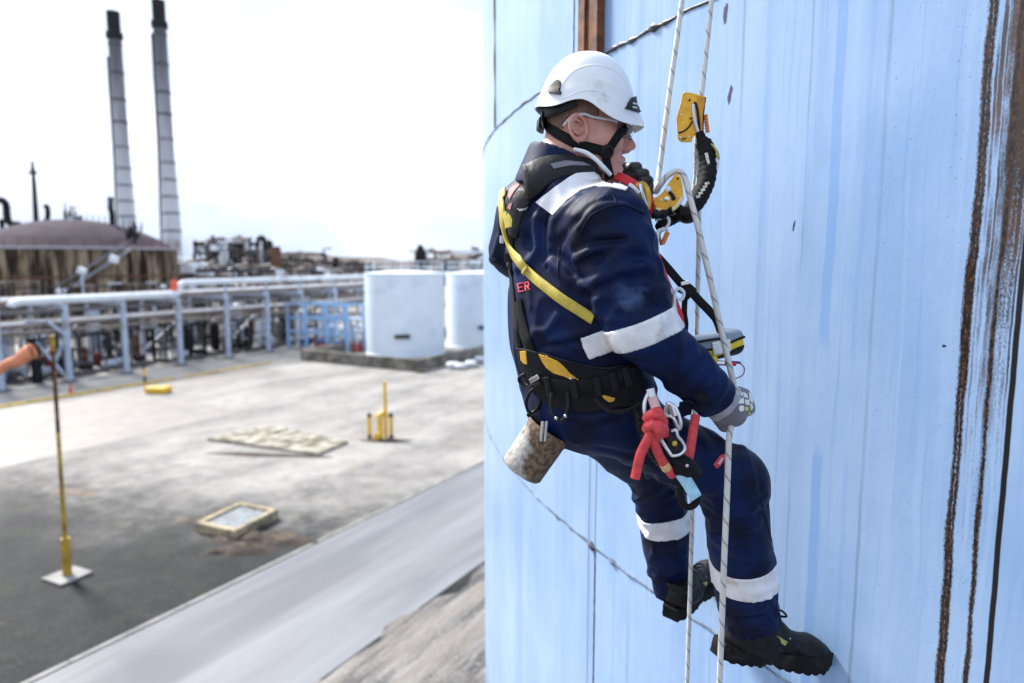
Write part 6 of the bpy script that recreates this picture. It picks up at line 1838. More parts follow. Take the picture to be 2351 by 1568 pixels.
def white_tank(c, r, h, label, noz):
    t = empty('day_tank', c); tag(t, label, 'tank', 'pale tanks inside the bund')
    MB().lathe([(r, 0.05), (r, h)], 48, c, False).build('shell', M_WTANK, t)
    MB().lathe([(r + .03, h), (r + .05, h + .04), (r + .03, h + .08), (r * .75, h + .14), (r * .4, h + .24), (.05, h + .28)], 48, c, True).build('roof', M_WTANK, t)
    MB().lathe([(r + .08, 0), (r + .08, .1), (r, .12)], 48, c, False).build('base_flange', M_WTANK, t)
    d = (Vector((0, 0, 0)) - c); d.z = 0; d.normalize(); s_ = d.cross(Vector((0, 0, 1)))
    a = c + d * (r * math.sqrt(max(0, 1 - noz[0] ** 2))) + s_ * (-r * noz[0]) + Vector((0, 0, noz[1]))
    MB().tube([a + s_ * .6 + d * .1, a - s_ * .6 + d * .1], .16, 12).build('manway_bar', M_DKBR, t)
    b_ = c + d * r + s_ * (-.35 * r * 0 - .9) + Vector((0, 0, h - .5))
    MB().box(b_ + d * .05, (.25, .12, .6)).build('vent_box', M_WTANK, t)
    rail = MB()
    for k in range(14):
        an = k / 14 * 2 * math.pi; q_ = c + Vector((math.cos(an) * (r - .1), math.sin(an) * (r - .1), h))
        rail.bar(q_, q_ + Vector((0, 0, 1.0)), .04)
    for zz in (.55, 1.0):
        rail.tube([c + Vector((math.cos(k / 28 * 2 * math.pi) * (r - .1), math.sin(k / 28 * 2 * math.pi) * (r - .1), h + zz)) for k in range(29)], .022, 5)
    rail.build('guard_rail', M_WTANK, t)
    return t
white_tank(P(930, 700, 56.3) * 1.0 - Vector((0, 0, P(930, 700, 56.3).z)), 3.22, 6.5, 'pale blue white cylindrical tank nearest the bund corner', (-.08, P(918, 773, 53).z))
white_tank(P(1112, 700, 61.5) - Vector((0, 0, P(1112, 700, 61.5).z)), 3.4, 6.4, 'second pale tank partly hidden behind the blue tank edge', (.02, P(1105, 752, 58).z))
M_ROCK = simple('white_sack_plastic', (0.62, 0.64, 0.66), .6, var=.15, vscale=4, bmp=.5, bscale=8, bdist=.04)
for i, (x, y, r, d_) in enumerate(((1040, 846, .55, 'leftmost'), (1058, 848, .50, 'second'), (1082, 843, .58, 'biggest'), (1102, 832, .55, 'rightmost'))):
    c = G(x, y); k = MB().ball(c + Vector((0, 0, r * .42)), (r, r * .8, r * .48), 10, Matrix.Rotation(i * .7, 3, 'Z')).build('white_sack', M_ROCK)
    dt = k.data
    for v in dt.vertices: v.co += Vector((math.sin(v.co.x * 9 + i), math.cos(v.co.y * 8), math.sin(v.co.z * 7))) * .05
    tag(k, ('leftmost white sack lying beside the bund wall', 'white sack next to the leftmost one by the bund wall', 'bulging white sack in front of the hidden tank', 'rightmost white sack against the blue tank edge')[i], 'sack', 'white sacks by the bund')
# ------------------------------------------------------------------ pipe rack, plant and far units
M_PWHITE = simple('white_lagging', (0.76, 0.79, 0.83), .45, var=.12, vscale=1.2, dirt=(.42, .40, .38), dirt_amt=.25, bmp=.1)
M_PBLUE = simple('pale_blue_steel', (0.44, 0.51, 0.63), .5, var=.15, vscale=1.5, dirt=(.25, .2, .16), dirt_amt=.3, bmp=.1)
M_PBEIGE = simple('beige_lagging', (0.25, 0.205, 0.17), .6, var=.3, vscale=1.0, dirt=(.12, .08, .06), dirt_amt=.4)
M_PDARK = simple('dark_steelwork', (0.012, 0.012, 0.014), .7, var=.5, vscale=1.5, spec=.25)
M_PGRY = simple('grey_steelwork', (0.085, 0.085, 0.095), .6, var=.4, vscale=1.5, dirt=(.07, .04, .03), dirt_amt=.4)
M_PRUST = simple('rust_brown_vessel', (0.14, 0.055, 0.03), .75, var=.5, vscale=1.2)
RW = -45.4
rack = empty('pipe_rack', S(22, RW)); tag(rack, 'long pipe rack on pale blue posts across the yard', 'pipe rack')
post_px = [(160, 875), (300, 857), (420, 838), (530, 822), (618, 808), (702, 797)]
pu = [uw(G(*q))[0] for q in post_px]
step = pu[1] - pu[0]
us = [pu[0] - 2 * 3.8, pu[0] - 3.8] + pu + [pu[-1] + 4.1 * k for k in range(1, 5)]
TOPZ = 4.88
for i, u in enumerate(us):
    MB().tube([S(u, RW, 0), S(u, RW, TOPZ)], .20, 12).build('post', M_PBLUE, rack)
    MB().box(S(u, RW, .04), (.7, .7, .08)).build('base_plate', M_PGRY, rack)
    MB().tube([S(u + .5, RW - 5.2, 0), S(u + .5, RW - 5.2, TOPZ - .2)], .16, 10).build('post', M_PBLUE, rack)
    for zz, wd in ((TOPZ - .12, .26), (3.35, .22)):
        MB().bar(S(u, RW + .15, zz), S(u + .5, RW - 5.5, zz), wd, wd).build('cross_beam', M_PGRY if zz < 4 else M_PBLUE, rack)
for w in (RW + .05, RW - 5.2):
    for zz in (TOPZ - .4, 3.3):
        MB().bar(S(us[0], w, zz), S(us[-1], w, zz), .16, .20).build('long_beam', M_PBEIGE if zz < 4 else M_PGRY, rack)
for i in range(len(us) - 1):
    if i % 2 == 0:
        MB().bar(S(us[i], RW - 5.3, .3), S(us[i + 1], RW - 5.3, 3.2), .10).build('brace', M_PBLUE, rack)
# the big white pipe with its expansion step
ue = uw(G(425, 838))[0]
z0p, z1p = 5.16, 5.98
pp_ = [S(us[0] - 12, RW, 4.62), S(uw(G(60, 890))[0] - 1.2, RW, 4.62), S(uw(G(60, 890))[0], RW, 4.75), S(uw(G(60, 890))[0] + .8, RW, z0p), S(ue - 1.0, RW, z0p)]
big = cat([S(uw(G(45, 892))[0] - .1, RW, 4.9), S(uw(G(45, 892))[0], RW, 5.05), S(uw(G(45, 892))[0] + .45, RW, z0p)], 5) + [S(ue - 1.0, RW, z0p)] + cat([S(ue - .5, RW, z0p), S(ue, RW, z0p + .12), S(ue + .12, RW, z0p + .42), S(ue + .28, RW, z1p - .12), S(ue + .75, RW, z1p)], 5) + [S(us[-1] + 6, RW, z1p)]
bp_ = MB().tube(big, .225, 14).build('white_pipe', M_PWHITE); tag(bp_, 'thick white pipe with a step up running along the top of the rack', 'pipe')
for k, u in enumerate(us[2:]):
    zz = z0p if u < ue else z1p
    MB().box(S(u, RW, (TOPZ + zz - .2) / 2), (.14, .14, max(.04, zz - .2 - TOPZ))).build('pipe_shoe', M_PBLUE, rack)
# other pipes on the rack
rp_ = random.Random(5)
specs = [(RW - .9, 5.08, .16, M_PBEIGE, 'beige'), (RW - 1.6, 5.05, .12, M_PGRY, 'grey'), (RW - 2.3, 5.12, .20, M_PWHITE, 'white'), (RW - 3.2, 5.02, .10, M_PDARK, 'dark'), (RW - 4.2, 5.10, .18, M_PBEIGE, 'beige'),
         (RW - .7, 3.62, .14, M_PBEIGE, 'beige'), (RW - 1.5, 3.66, .18, M_PWHITE, 'white'), (RW - 2.4, 3.60, .12, M_PDARK, 'dark'), (RW - 3.3, 3.65, .17, M_PBEIGE, 'beige'), (RW - 4.3, 3.6, .12, M_PRUST, 'rusty')]
lev = {5: 'upper', 3: 'lower'}
ordn = ['first', 'second', 'third', 'fourth', 'fifth']
for i, (w, z, r, mt, cn_) in enumerate(specs):
    o = MB().tube([S(us[0] - 3, w, z), S(us[-1] + 3, w, z)], r, 10).build('pipe', mt)
    tag(o, '%s pipe, %s from the front on the %s level of the rack' % (cn_, ordn[i % 5], lev[int(z)]), 'pipe', 'pipes on the rack')

# white truss portal at the left end
tp0 = G(75, 880).y
tr_ = empty('truss_frame', G(75, 880)); tag(tr_, 'white steel truss frame under the left end of the rack', 'frame')
def tbar(a, b_, r=.09, mt=M_PBLUE): MB().tube([P(a[0], a[1], tp0), P(b_[0], b_[1], tp0 + .3)], r, 8).build('truss_bar', mt, tr_)
for a, b_ in (((-25, 790), (58, 738)), ((58, 738), (108, 738)), ((108, 738), (150, 768)), ((76, 776), (-20, 870)), ((76, 776), (158, 872)), ((78, 738), (76, 776)), ((150, 768), (128, 830)), ((0, 800), (60, 862))): tbar(a, b_)
MB().tube([P(76, 776, tp0 + .1), Vector((P(76, 776, tp0).x, tp0 + .1, 0))], .30, 10).build('centre_column', M_PDARK, tr_)
MB().tube([P(-6, 800, tp0 - 1), Vector((P(-6, 800, tp0 - 1).x, tp0 - 1, 0))], .22, 10).build('side_column', M_PDARK, tr_)

# equipment under and behind the rack: each skid a thing of its own
def skid(u, w, seed, label, lenu=3.2, hh=2.6):
    r2 = random.Random(seed); e = empty('process_skid', S(u, w)); tag(e, label, 'skid', 'process skids behind the rack')
    rot = Matrix.Rotation(-SA, 3, 'Z')
    MB().box(S(u, w, .12), (1.7, lenu, .24), rot).build('base_frame', M_PGRY, e)
    for k in range(r2.randint(2, 3)):
        uu, ww = u + r2.uniform(-lenu / 2.6, lenu / 2.6), w + r2.uniform(-.5, .5); h = hh * r2.uniform(.55, 1); rr = r2.uniform(.22, .45)
        MB().lathe([(rr * .4, .24), (rr, .4), (rr, h - .2), (rr * .5, h)], 14, S(uu, ww)).build('vessel', r2.choice([M_PDARK, M_PDARK, M_PGRY, M_PBLUE, M_PRUST]), e)
    for k in range(r2.randint(8, 12)):
        uu, ww = u + r2.uniform(-lenu / 2, lenu / 2), w + r2.uniform(-.8, .8); h = r2.uniform(.8, hh + .5)
        pts = [S(uu, ww, .2), S(uu, ww, h), S(uu + r2.uniform(-.2, .2), ww, h + .1), S(uu + r2.choice((-1, 1)) * r2.uniform(.6, 1.6), ww, h + .1)]
        MB().tube(pts, r2.uniform(.04, .10), 8).build('pipe_run', r2.choice([M_PDARK, M_PDARK, M_PGRY, M_PWHITE, M_PBEIGE]), e)
    for k in range(2):
        uu = u + r2.uniform(-lenu / 2, lenu / 2)
        MB().tube([S(uu, w + .9, .55), S(uu + .7, w + .9, .55)], .22, 12).build('pump', r2.choice([M_PDARK, M_PBLUE, M_PGRY]), e)
    fr = MB()
    for du in (-lenu / 2, lenu / 2):
        for dw in (-.8, .8): fr.bar(S(u + du, w + dw, 0), S(u + du, w + dw, hh), .10)
        fr.bar(S(u + du, w - .8, hh), S(u + du, w + .8, hh), .10)
    for dw in (-.8, .8): fr.bar(S(u - lenu / 2, w + dw, hh), S(u + lenu / 2, w + dw, hh), .10); fr.bar(S(u - lenu / 2, w + dw, hh * .55), S(u + lenu / 2, w + dw, hh * .55), .07)
    fr.build('frame', r2.choice([M_PDARK, M_PGRY]), e)
names = ['left end of the rack', 'first pale post', 'second pale post', 'third pale post', 'fourth pale post', 'fifth pale post', 'sixth pale post', 'far right posts', 'right end of the rack']
adj = ['dark cluttered', 'dense dark', 'black framed', 'grimy grey', 'dark piped', 'dark vessel', 'mixed grey', 'distant dark', 'farthest dark']
for i in range(9):
    skid(us[0] + 2 + i * 3.75, RW - 2.6 - .5 * (i % 2), 20 + i, '%s process skid under the rack by the %s' % (adj[i], names[i]))
for i in range(9):
    skid(us[0] + 1 + i * 4.4, RW - 8.6 - .8 * (i % 3), 50 + i, '%s process skid behind the rack near the %s' % (adj[i], names[i]), 3.8, 4.0)
for i in range(8):
    skid(us[0] + 3 + i * 4.9, RW - 13.5 - .9 * (i % 3), 80 + i, '%s tall process skid in the back row near the %s' % (adj[i], names[i]), 4.4, 5.4)
# bright small things at the foot of the rack
def small_box(px, py, size, col, label, cat_, name, mname, h):
    c = G(px, py); e = MB().box(c + Vector((0, 0, h / 2)), (size, size * .8, h), Matrix.Rotation(-SA, 3, 'Z')).build(name, simple(mname, col, .5, var=.2, vscale=3), None, .04)
    tag(e, label, cat_)
small_box(192, 852, .95, (.01, .10, .26), 'blue plastic bin standing by the rack', 'bin', 'plastic_bin', 'deep_blue_plastic', .75)
def drum(px, py, mt, label, h=.9, r=.29):
    c = G(px, py); o = MB().lathe([(r, 0), (r, h * .33), (r * 1.05, h * .34), (r, h * .36), (r, h * .66), (r * 1.05, h * .67), (r, h * .69), (r, h), (r * .9, h)], 16, c).build('drum', mt); tag(o, label, 'drum')
M_DR = simple('red_drum_paint', (.45, .03, .03), .5, var=.2, vscale=2); M_DY = simple('yellow_drum_paint', (.55, .38, .03), .5, var=.2, vscale=2)
drum(221, 838, M_DR, 'red drum behind the blue bin'); drum(112, 862, M_DR, 'red drum near the centre column of the truss', 1.6, .22); drum(134, 858, M_DY, 'yellow drum beside the truss leg', 1.2)
drum(745, 800, simple('crimson_drum_paint', (.5, .04, .08), .5), 'crimson drum by the blue pump frame', 1.0); drum(730, 802, M_DR, 'small red drum at the left of the blue pump frame', .9)
fb = MB().lathe([(.16, 0), (.2, .1), (.2, .75), (.1, .95)], 12, P(401, 672, G(420, 838).y)).build('orange_beacon', simple('orange_red_fabric', (.85, .12, .05), .6)); tag(fb, 'orange red marker flag on the rack next to the pipe step', 'marker')

# blue pump frame left of the white tank
bf = empty('pump_frame', G(765, 800)); tag(bf, 'pale blue pump frame with pipework beside the white tank', 'frame')
M_BFR = simple('light_blue_frame_paint', (0.30, 0.48, 0.72), .5, var=.12, vscale=1.5)
c0 = uw(G(705, 803)); 
for du, dw in ((0, 0), (0, -2.2), (2.0, 0), (2.0, -2.2), (0, 2.4), (2.0, 2.4), (0, 4.6), (2, 4.6)):
    MB().bar(S(c0[0] + du, c0[1] + dw, 0), S(c0[0] + du, c0[1] + dw, 3.9), .22).build('frame_post', M_BFR, bf)
for du in (0, 2.0):
    for zz in (1.5, 2.7, 3.9): MB().bar(S(c0[0] + du, c0[1] - 2.4, zz), S(c0[0] + du, c0[1] + 4.8, zz), .20).build('frame_rail', M_BFR, bf)
r3 = random.Random(3)
for k in range(12):
    uu, ww = c0[0] + r3.uniform(.2, 1.8), c0[1] + r3.uniform(-2, 4.6); h = r3.uniform(1.0, 3.4)
    MB().tube([S(uu, ww, 0), S(uu, ww, h), S(uu, ww + .12, h + .12), S(uu, ww + r3.uniform(.5, 1.2), h + .12)], r3.uniform(.08, .16), 8).build('pipe_run', r3.choice([M_BFR, M_PBLUE, M_PDARK, M_PWHITE]), bf)
for k in range(3):
    uu, ww = c0[0] + .4, c0[1] - 1 + 2 * k
    MB().tube([S(uu, ww, .7), S(uu, ww + 1, .7)], .33, 12).build('pump', simple('deep_blue_pump_paint', (.02, .10, .26), .5) if k == 0 else bpy.data.materials['deep_blue_pump_paint'], bf)
for px_r in (738, 748, 812, 826):
    g_ = G(px_r, 808); MB().box(Vector((g_.x, g_.y, .35)), (.3, .3, .7)).build('red_valve_box', M_DR, bf)

# ---- rusty domed tank
DT = 85.0
dc = P(172, 600, DT); dc = Vector((dc.x, dc.y, 0)); DR = 11.45; RIM = 8.9; APEX = 12.5
m, nt, b = nmat('rust_streaked_steel')
tc = N(nt, 'ShaderNodeTexCoord').outputs['Object']
sx = nt.nodes.new('ShaderNodeSeparateXYZ'); nt.links.new(tc, sx.inputs[0])
th = math_n(nt, 'ARCTAN2', sx.outputs['Y'], sx.outputs['X'])
cmb = nt.nodes.new('ShaderNodeCombineXYZ'); nt.links.new(math_n(nt, 'MULTIPLY', th, DR), cmb.inputs[0]); nt.links.new(sx.outputs['Z'], cmb.inputs[2])
s1 = noise(nt, mapped(nt, cmb.outputs[0], (1.1, 1, .10)), 1.0, 5, .65); s2 = noise(nt, mapped(nt, cmb.outputs[0], (.35, 1, .2), loc=(4, 0, 0)), 1.0, 4, .6); s3 = noise(nt, mapped(nt, cmb.outputs[0], (3.2, 1, .22), loc=(1, 0, 6)), 1.0, 3, .6)
c = mixc(nt, rampf(nt, s1, .40, .62), (0.020, 0.013, 0.011), (0.33, 0.26, 0.18))
c = mixc(nt, rampf(nt, s2, .48, .62, 0, .85), c, (0.034, 0.017, 0.013))
c = mixc(nt, rampf(nt, s3, .56, .68, 0, .7), c, (0.13, 0.066, 0.03))
nt.links.new(c, b.inputs['Base Color']); b.inputs['Roughness'].default_value = .85; b.inputs['Specular IOR Level'].default_value = .1
M_RTANK = m
M_DOME = simple('purple_brown_dome', (0.060, 0.046, 0.062), .85, spec=.08, var=.35, vscale=.5, dirt=(.05, .035, .035), dirt_amt=.35)
dome = empty('domed_tank', dc); tag(dome, 'large rust streaked storage tank with domed roof and spiral stair', 'tank')
dzl = [(0.02, 3.0), (3.02, 5.72), (5.74, RIM)]
for za, zb in dzl:
    for k in range(12):
        a0, a1 = 2 * math.pi * k / 12 + .002, 2 * math.pi * (k + 1) / 12 - .002
        v, f = [], []
        for i in range(9):
            a = a0 + (a1 - a0) * i / 8
            for r, z in ((DR, za), (DR, zb), (DR - .05, zb), (DR - .05, za)): v.append(dc + Vector((r * math.cos(a), r * math.sin(a), z)))
        for i in range(8):
            for j in range(4): f.append((i * 4 + j, (i + 1) * 4 + j, (i + 1) * 4 + (j + 1) % 4, i * 4 + (j + 1) % 4))
        f += [(0, 1, 2, 3), (35, 34, 33, 32)]
        o = mesh_obj('shell_plate', v, f, M_RTANK, dome, True); o.data.set_sharp_from_angle(angle=R_(40))
        bm = bmesh.new(); bm.from_mesh(o.data); bmesh.ops.recalc_face_normals(bm, faces=bm.faces); bm.to_mesh(o.data); bm.free()
for z, r_ in ((5.73, .10), (3.0, .06)):
    MB().lathe([(DR - .02, z - r_), (DR + r_, z - r_), (DR + r_, z + r_), (DR - .02, z + r_)], 72, dc, False).build('stiffener_ring', M_PRUST, dome)
Rs = (DR * DR + (APEX - RIM) ** 2) / (2 * (APEX - RIM))
prof = [(DR + .02, RIM)] + [(DR * (1 - i / 14), APEX - Rs + math.sqrt(Rs * Rs - (DR * (1 - i / 14)) ** 2)) for i in range(14)] + [(.05, APEX)]
MB().lathe(prof, 72, dc, False).build('dome_roof', M_DOME, dome)
MB().lathe([(DR + .02, RIM - .12), (DR + .35, RIM - .12), (DR + .35, RIM + .14), (DR + .02, RIM + .14)], 72, dc, False).build('rim_walkway', simple('pale_lilac_rim', (.36, .33, .37), .6), dome)
rl = MB()
for k in range(48):
    a = 2 * math.pi * k / 48; q_ = dc + Vector((math.cos(a) * (DR + .3), math.sin(a) * (DR + .3), RIM)); rl.bar(q_, q_ + Vector((0, 0, 1.1)), .06)
for zz in (.6, 1.1): rl.tube([dc + Vector((math.cos(2 * math.pi * k / 72) * (DR + .3), math.sin(2 * math.pi * k / 72) * (DR + .3), RIM + zz)) for k in range(73)], .03, 5)
rl.build('guard_rail', M_PRUST, dome)
def on_dome(px, py_guess, front=True):
    return None
# stair along the shell
def az_at(px):
    t_ = (px - CX) / FPX
    return min(np.linspace(-math.pi, 0, 721), key=lambda a: abs((dc.x + DR * math.cos(a)) / (dc.y + DR * math.sin(a)) - t_))
a0, a1 = az_at(128), az_at(300)
z_a, z_b = P(128, 684, DT - DR).z, RIM
stp = [(a0 + (a1 - a0) * t, z_a + (z_b - z_a) * t) for t in np.linspace(0, 1, 40)]
sto = MB()
for off in (.15, .95):
    sto.tube([dc + Vector((math.cos(a) * (DR + off), math.sin(a) * (DR + off), z)) for a, z in stp], .13, 6)
    sto.tube([dc + Vector((math.cos(a) * (DR + off), math.sin(a) * (DR + off), z + 1.0)) for a, z in stp], .05, 5)
sto.build('stair_stringer', simple('grey_stair_steel', (.26, .26, .29), .5, var=.3, vscale=1), dome)
td = MB()
for a, z in stp: td.box(dc + Vector((math.cos(a) * (DR + .55), math.sin(a) * (DR + .55), z)), (.75, .26, .05), Matrix.Rotation(a, 3, 'Z'))
tdo = td.build('stair_treads', M_PGRY, dome); tdo['kind'] = 'stuff'
for px, py in ((262, 595), (140, 668), (100, 690), (188, 622), (378, 664)):
    q_ = P(px, py, DT - DR - 1.2); lm = MB(); lm.box(q_, (.9, .35, .7), Matrix.Rotation(.4, 3, 'Y')); lm.build('flood_lamp', M_PWHITE, dome, .05)
MB().tube([P(188, 625, DT - DR - 1.4), P(191, 690, DT - DR - 1.4)], .14, 8).build('lamp_pole', M_PBLUE, dome)
# fittings on the dome
def gooseneck(pts, r): MB().tube(cat([P(*q) for q in pts], 6), r, 8).build('vent_pipe', M_PDARK, dome)
gooseneck([(-12, 459, DT), (5, 460, DT), (14, 472, DT), (16, 496, DT), (22, 512, DT), (44, 516, DT)], .42)
gooseneck([(3, 503, DT), (6, 530, DT), (6, 545, DT)], .28)
gooseneck([(103, 474, DT), (108, 475, DT), (110, 488, DT), (108, 505, DT), (96, 512, DT)], .30)
gooseneck([(253, 476, DT), (257, 490, DT), (258, 512, DT), (258, 525, DT)], .34)
MB().tube([P(254, 452, DT + 8), P(254, 478, DT + 8)], .4, 8).build('vent_stack', M_PGRY, dome)
cg = MB(); r4 = random.Random(8)
for k in range(22):
    x = r4.uniform(148, 190); q_ = P(x, r4.uniform(503, 512), DT); cg.bar(q_, q_ + Vector((0, 0, r4.uniform(.3, 2.2))), r4.uniform(.06, .16))
cg.bar(P(120, 512, DT), P(186, 500, DT), .14); cg.bar(P(152, 476, DT), P(196, 476, DT), .05); cg.build('roof_platform', M_PDARK, dome)
MB().tube([P(163, 500, DT - 2), P(163, 524, DT - 2)], .35, 8).build('roof_nozzle', M_PWHITE, dome)
cg = MB()
for k in range(26):
    x = r4.uniform(282, 318); q_ = P(x, r4.uniform(542, 560), DT - 6); cg.bar(q_, q_ + Vector((r4.uniform(-.6, .6), 0, r4.uniform(.5, 1.9))), r4.uniform(.05, .14))
cg.build('stair_head_platform', M_PDARK, dome)
for k in range(10):
    x = 200 + k * 14; zt = prof
    q_ = P(x, 509 + max(0, (x - 200)) ** 1.7 * .0045, DT); MB().bar(q_ - Vector((0, 0, .6)), q_ + Vector((0, 0, .9)), .07).build('roof_stanchion', M_PDARK, dome)
# lattice mast behind the dome
ms = empty('mast', Vector((P(85, 560, 105).x, 105, 0))); tag(ms, 'thin dark mast with a cross arm behind the domed tank', 'mast')
mt_, mb_ = P(74, 370, 105), P(86, 560, 105)
MB().tube([Vector((mb_.x, 105, 0)), mb_, P(78, 420, 105), mt_], [.5, .42, .3, .16], 8).build('shaft', M_PDARK, ms)
MB().bar(P(66, 397, 105), P(85, 397, 105), .35).build('cross_arm', M_PDARK, ms); MB().bar(P(70, 390, 105), P(80, 390, 105), .3).build('upper_arm', M_PDARK, ms)

# ---- two chimneys
m, nt, b = nmat('sooty_chimney_painted_haze')
tc = N(nt, 'ShaderNodeTexCoord').outputs['Object']; sx = nt.nodes.new('ShaderNodeSeparateXYZ'); nt.links.new(tc, sx.inputs[0])
n_ = noise(nt, mapped(nt, tc, (1, 1, .12)), .6, 5, .6)
hz = math_n(nt, 'ADD', sx.outputs['Z'], math_n(nt, 'MULTIPLY', math_n(nt, 'SUBTRACT', n_, .5), 26))
c = mixc(nt, rampf(nt, hz, 14, 62), (0.55, 0.56, 0.60), (0.055, 0.055, 0.06))  # soot at the top; pale fade towards the base is painted haze
c = mixc(nt, rampf(nt, n_, .5, .7, 0, .5), c, (0.10, 0.10, 0.11))
nt.links.new(c, b.inputs['Base Color']); b.inputs['Roughness'].default_value = .7
M_CHIM = m
M_RINGL = simple('grey_chimney_ring', (.22, .225, .24), .7, var=.4, vscale=.8)
M_SOOT = simple('black_soot', (0.010, 0.010, 0.010), .8, var=.5, vscale=1)
def chimney(px_t, py_t, px_b, py_b, D, w_t, w_b, rings, label, cat_='chimney'):
    top_, low_ = P(px_t, py_t, D), P(px_b, py_b, D)
    ax_ = Vector((low_.x, D, 0)); e = empty('chimney', ax_); tag(e, label, cat_, 'tall chimneys')
    H = top_.z; sc = D / FPX
    rt, rb = w_t / 2 * sc, w_b / 2 * sc
    prof = [(rb * 1.05, 0), (rb, H * .12), (rb * .93, H * .22), (rt * 1.06, H * .52), (rt, H * .80), (rt * .96, H - 5.5)]
    MB().lathe(prof, 28, ax_, False).build('stack', M_CHIM, e)
    MB().lathe([(rt * .98, H - 5.6), (rt * 1.22, H - 5.4), (rt * 1.24, H - 4.2), (rt * .98, H - 4.0), (rt * .98, H), (rt * .8, H), (rt * .8, H - 3)], 28, ax_, False).build('sooty_crown', M_SOOT, e)
    for py in rings:
        z = P(px_b, py, D).z
        r = np.interp(z, [q[1] for q in prof], [q[0] for q in prof])
        MB().lathe([(r, z - .26), (r + .14, z - .2), (r + .14, z + .2), (r, z + .26)], 28, ax_, False).build('stiffening_ring', M_RINGL if z < 34 else M_PGRY, e)
    ld = MB(); r_ = [np.interp(z, [q[1] for q in prof], [q[0] for q in prof]) for z in np.arange(2, H - 6, 4)]
    lp = [ax_ + Vector((-rr - .35, -.1, z)) for rr, z in zip(r_, np.arange(2, H - 6, 4))]
    ld.tube(lp, .22, 6); ld.tube([q_ + Vector((0, .5, 0)) for q_ in lp], .12, 6)
    ld.build('ladder', M_PDARK, e)
chimney(265, 27, 292, 520, 150, 28, 40, (102, 168, 230, 281, 338, 387, 426, 462, 497), 'left chimney, slightly shorter, with dark top behind the domed tank')
chimney(367, 1, 396, 560, 148, 28, 42, (79, 148, 213, 263, 320, 374, 413, 452, 490, 530), 'right chimney, the taller one, with sooty black top')

# ---- far process units
def unit(px0, px1, pyt, D, seed, label, rows, mats, dens=1.0):
    r2 = random.Random(seed); e = empty('process_unit', Vector((P((px0 + px1) / 2, 600, D).x, D, 0))); tag(e, label, 'plant', 'far process units')
    X0, X1 = P(px0, 600, D).x, P(px1, 600, D).x; W = X1 - X0; H = P(px0, pyt, D).z
    nb = max(3, int(W / 4.5))
    for row in range(rows):
        y = D + row * 5
        for k in range(nb + 1):
            MB().bar(Vector((X0 + W * k / nb, y, 0)), Vector((X0 + W * k / nb, y, H * r2.uniform(.72, .95))), .45).build('column', r2.choice(mats), e)
        for zz in (.35, .55, .75, .9):
            MB().bar(Vector((X0, y, H * zz)), Vector((X1, y, H * zz)), .5, .55).build('floor_beam', r2.choice(mats), e)
    for k in range(int(14 * dens)):
        x = r2.uniform(X0, X1); rr = r2.uniform(.3, .95); zb = H * r2.uniform(.2, .7); hh = H * r2.uniform(.12, .35)
        MB().lathe([(rr * .5, 0), (rr, .4), (rr, hh), (rr * .4, hh + .5)], 12, Vector((x, D + r2.uniform(-1, 8), zb))).build('vessel', r2.choice(mats * 3 + [M_PRUST]), e)
    for k in range(int(44 * dens)):
        x = r2.uniform(X0, X1); z0_ = H * r2.uniform(.2, .8); z1_ = z0_ + H * r2.uniform(.1, .28); y = D + r2.uniform(-2, 6)
        MB().tube([Vector((x, y, z0_)), Vector((x, y, z1_)), Vector((x + r2.uniform(-3, 3), y, z1_ + .2))], r2.uniform(.1, .32), 6).build('pipe_run', r2.choice(mats), e)
    for k in range(int(10 * dens)):
        x = r2.uniform(X0, X1); y = D + r2.uniform(-2, 2); zz = H * r2.uniform(.25, .85)
        MB().box(Vector((x, y, zz)), (r2.uniform(.8, 2.4), 2, r2.uniform(.4, 1.2))).build('cabinet', r2.choice(mats), e)
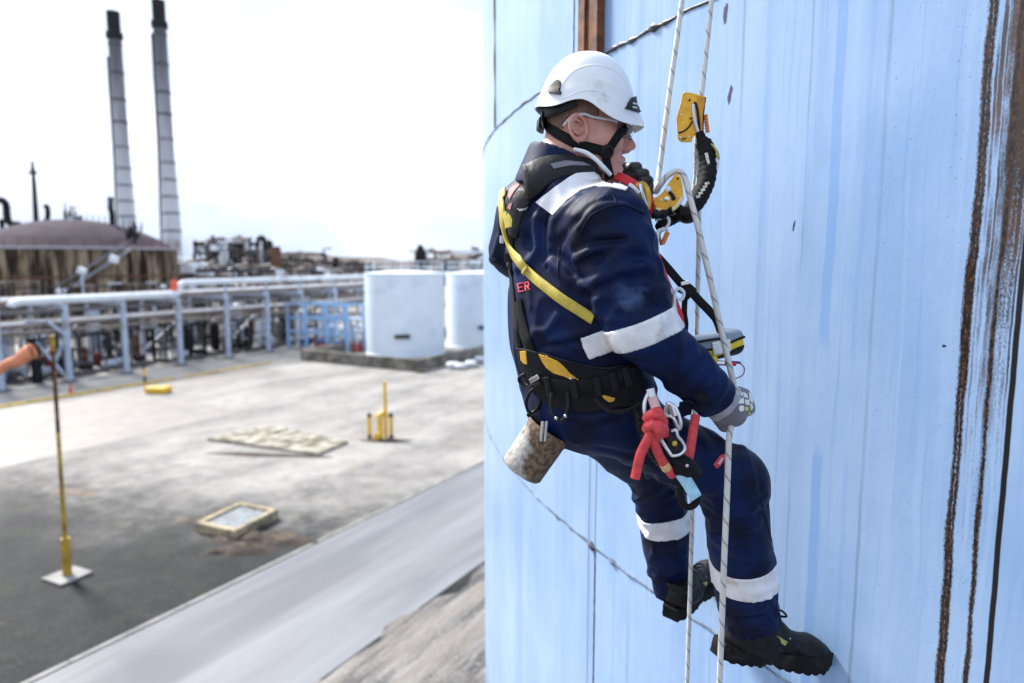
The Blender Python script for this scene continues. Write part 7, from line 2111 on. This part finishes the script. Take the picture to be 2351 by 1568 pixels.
MS = [M_PDARK, M_PGRY, M_PGRY, M_PBEIGE, M_PBEIGE]
unit(446, 600, 545, 128, 31, 'dense dark process unit of frames and vessels beyond the right chimney', 2, [M_PDARK, M_PGRY, M_PGRY, M_PBEIGE, M_PWHITE], 2.0)
unit(600, 732, 572, 132, 32, 'lower beige process unit with a rusty stack right of the dense one', 2, MS, 1.0)
unit(390, 470, 596, 100, 35, 'low pale plant just right of the domed tank', 2, [M_PBEIGE, M_PWHITE, M_PGRY], .8)
unit(735, 850, 598, 150, 33, 'low distant plant between the process unit and the white tanks', 1, [M_PBEIGE, M_PGRY, M_PDARK], .8)
unit(955, 1140, 566, 118, 34, 'far frame with pale columns above the white tanks', 1, [M_PWHITE, M_PWHITE, M_PBEIGE, M_PDARK], .9)
unit(450, 850, 610, 96, 36, 'long low beige gantry behind the rack', 1, [M_PBEIGE, M_PBEIGE, M_PWHITE, M_PGRY], 1.6)
rs_ = P(634, 600, 126); o = MB().lathe([(.95, 0), (.95, P(634, 576, 126).z), (.8, P(634, 566, 126).z)], 16, Vector((rs_.x, 126, 0))).build('short_stack', M_PRUST); tag(o, 'short fat rust brown stack on the beige process unit', 'stack')
th_ = [P(965, 569, 116), P(990, 566, 116)]
o = MB().lathe([(1.0, 0), (1.0, P(966, 580, 116).z), (.3, P(966, 562, 116).z)], 14, Vector((th_[0].x, 116, 0))).build('pointed_vessel', M_PDARK); tag(o, 'dark pointed vessel at the left of the far frame', 'vessel')
# low wooded rise far behind
hv_, hf_ = [], []
for i in range(61):
    x = -420 + i * 14
    h = 9.5 + 2.2 * math.sin(i * .7) + 1.4 * math.sin(i * 1.9 + 1) + .8 * math.sin(i * 4.3)
    hv_ += [Vector((x, 420, 0)), Vector((x, 440, h)), Vector((x, 520, 0))]
for i in range(60):
    a = i * 3; hf_ += [(a, a + 3, a + 4, a + 1), (a + 1, a + 4, a + 5, a + 2)]
hl_o = mesh_obj('hill', hv_, hf_, simple('far_scrub', (.12, .10, .085), .9, var=.4, vscale=.05), None, True); tag(hl_o, kind='structure')
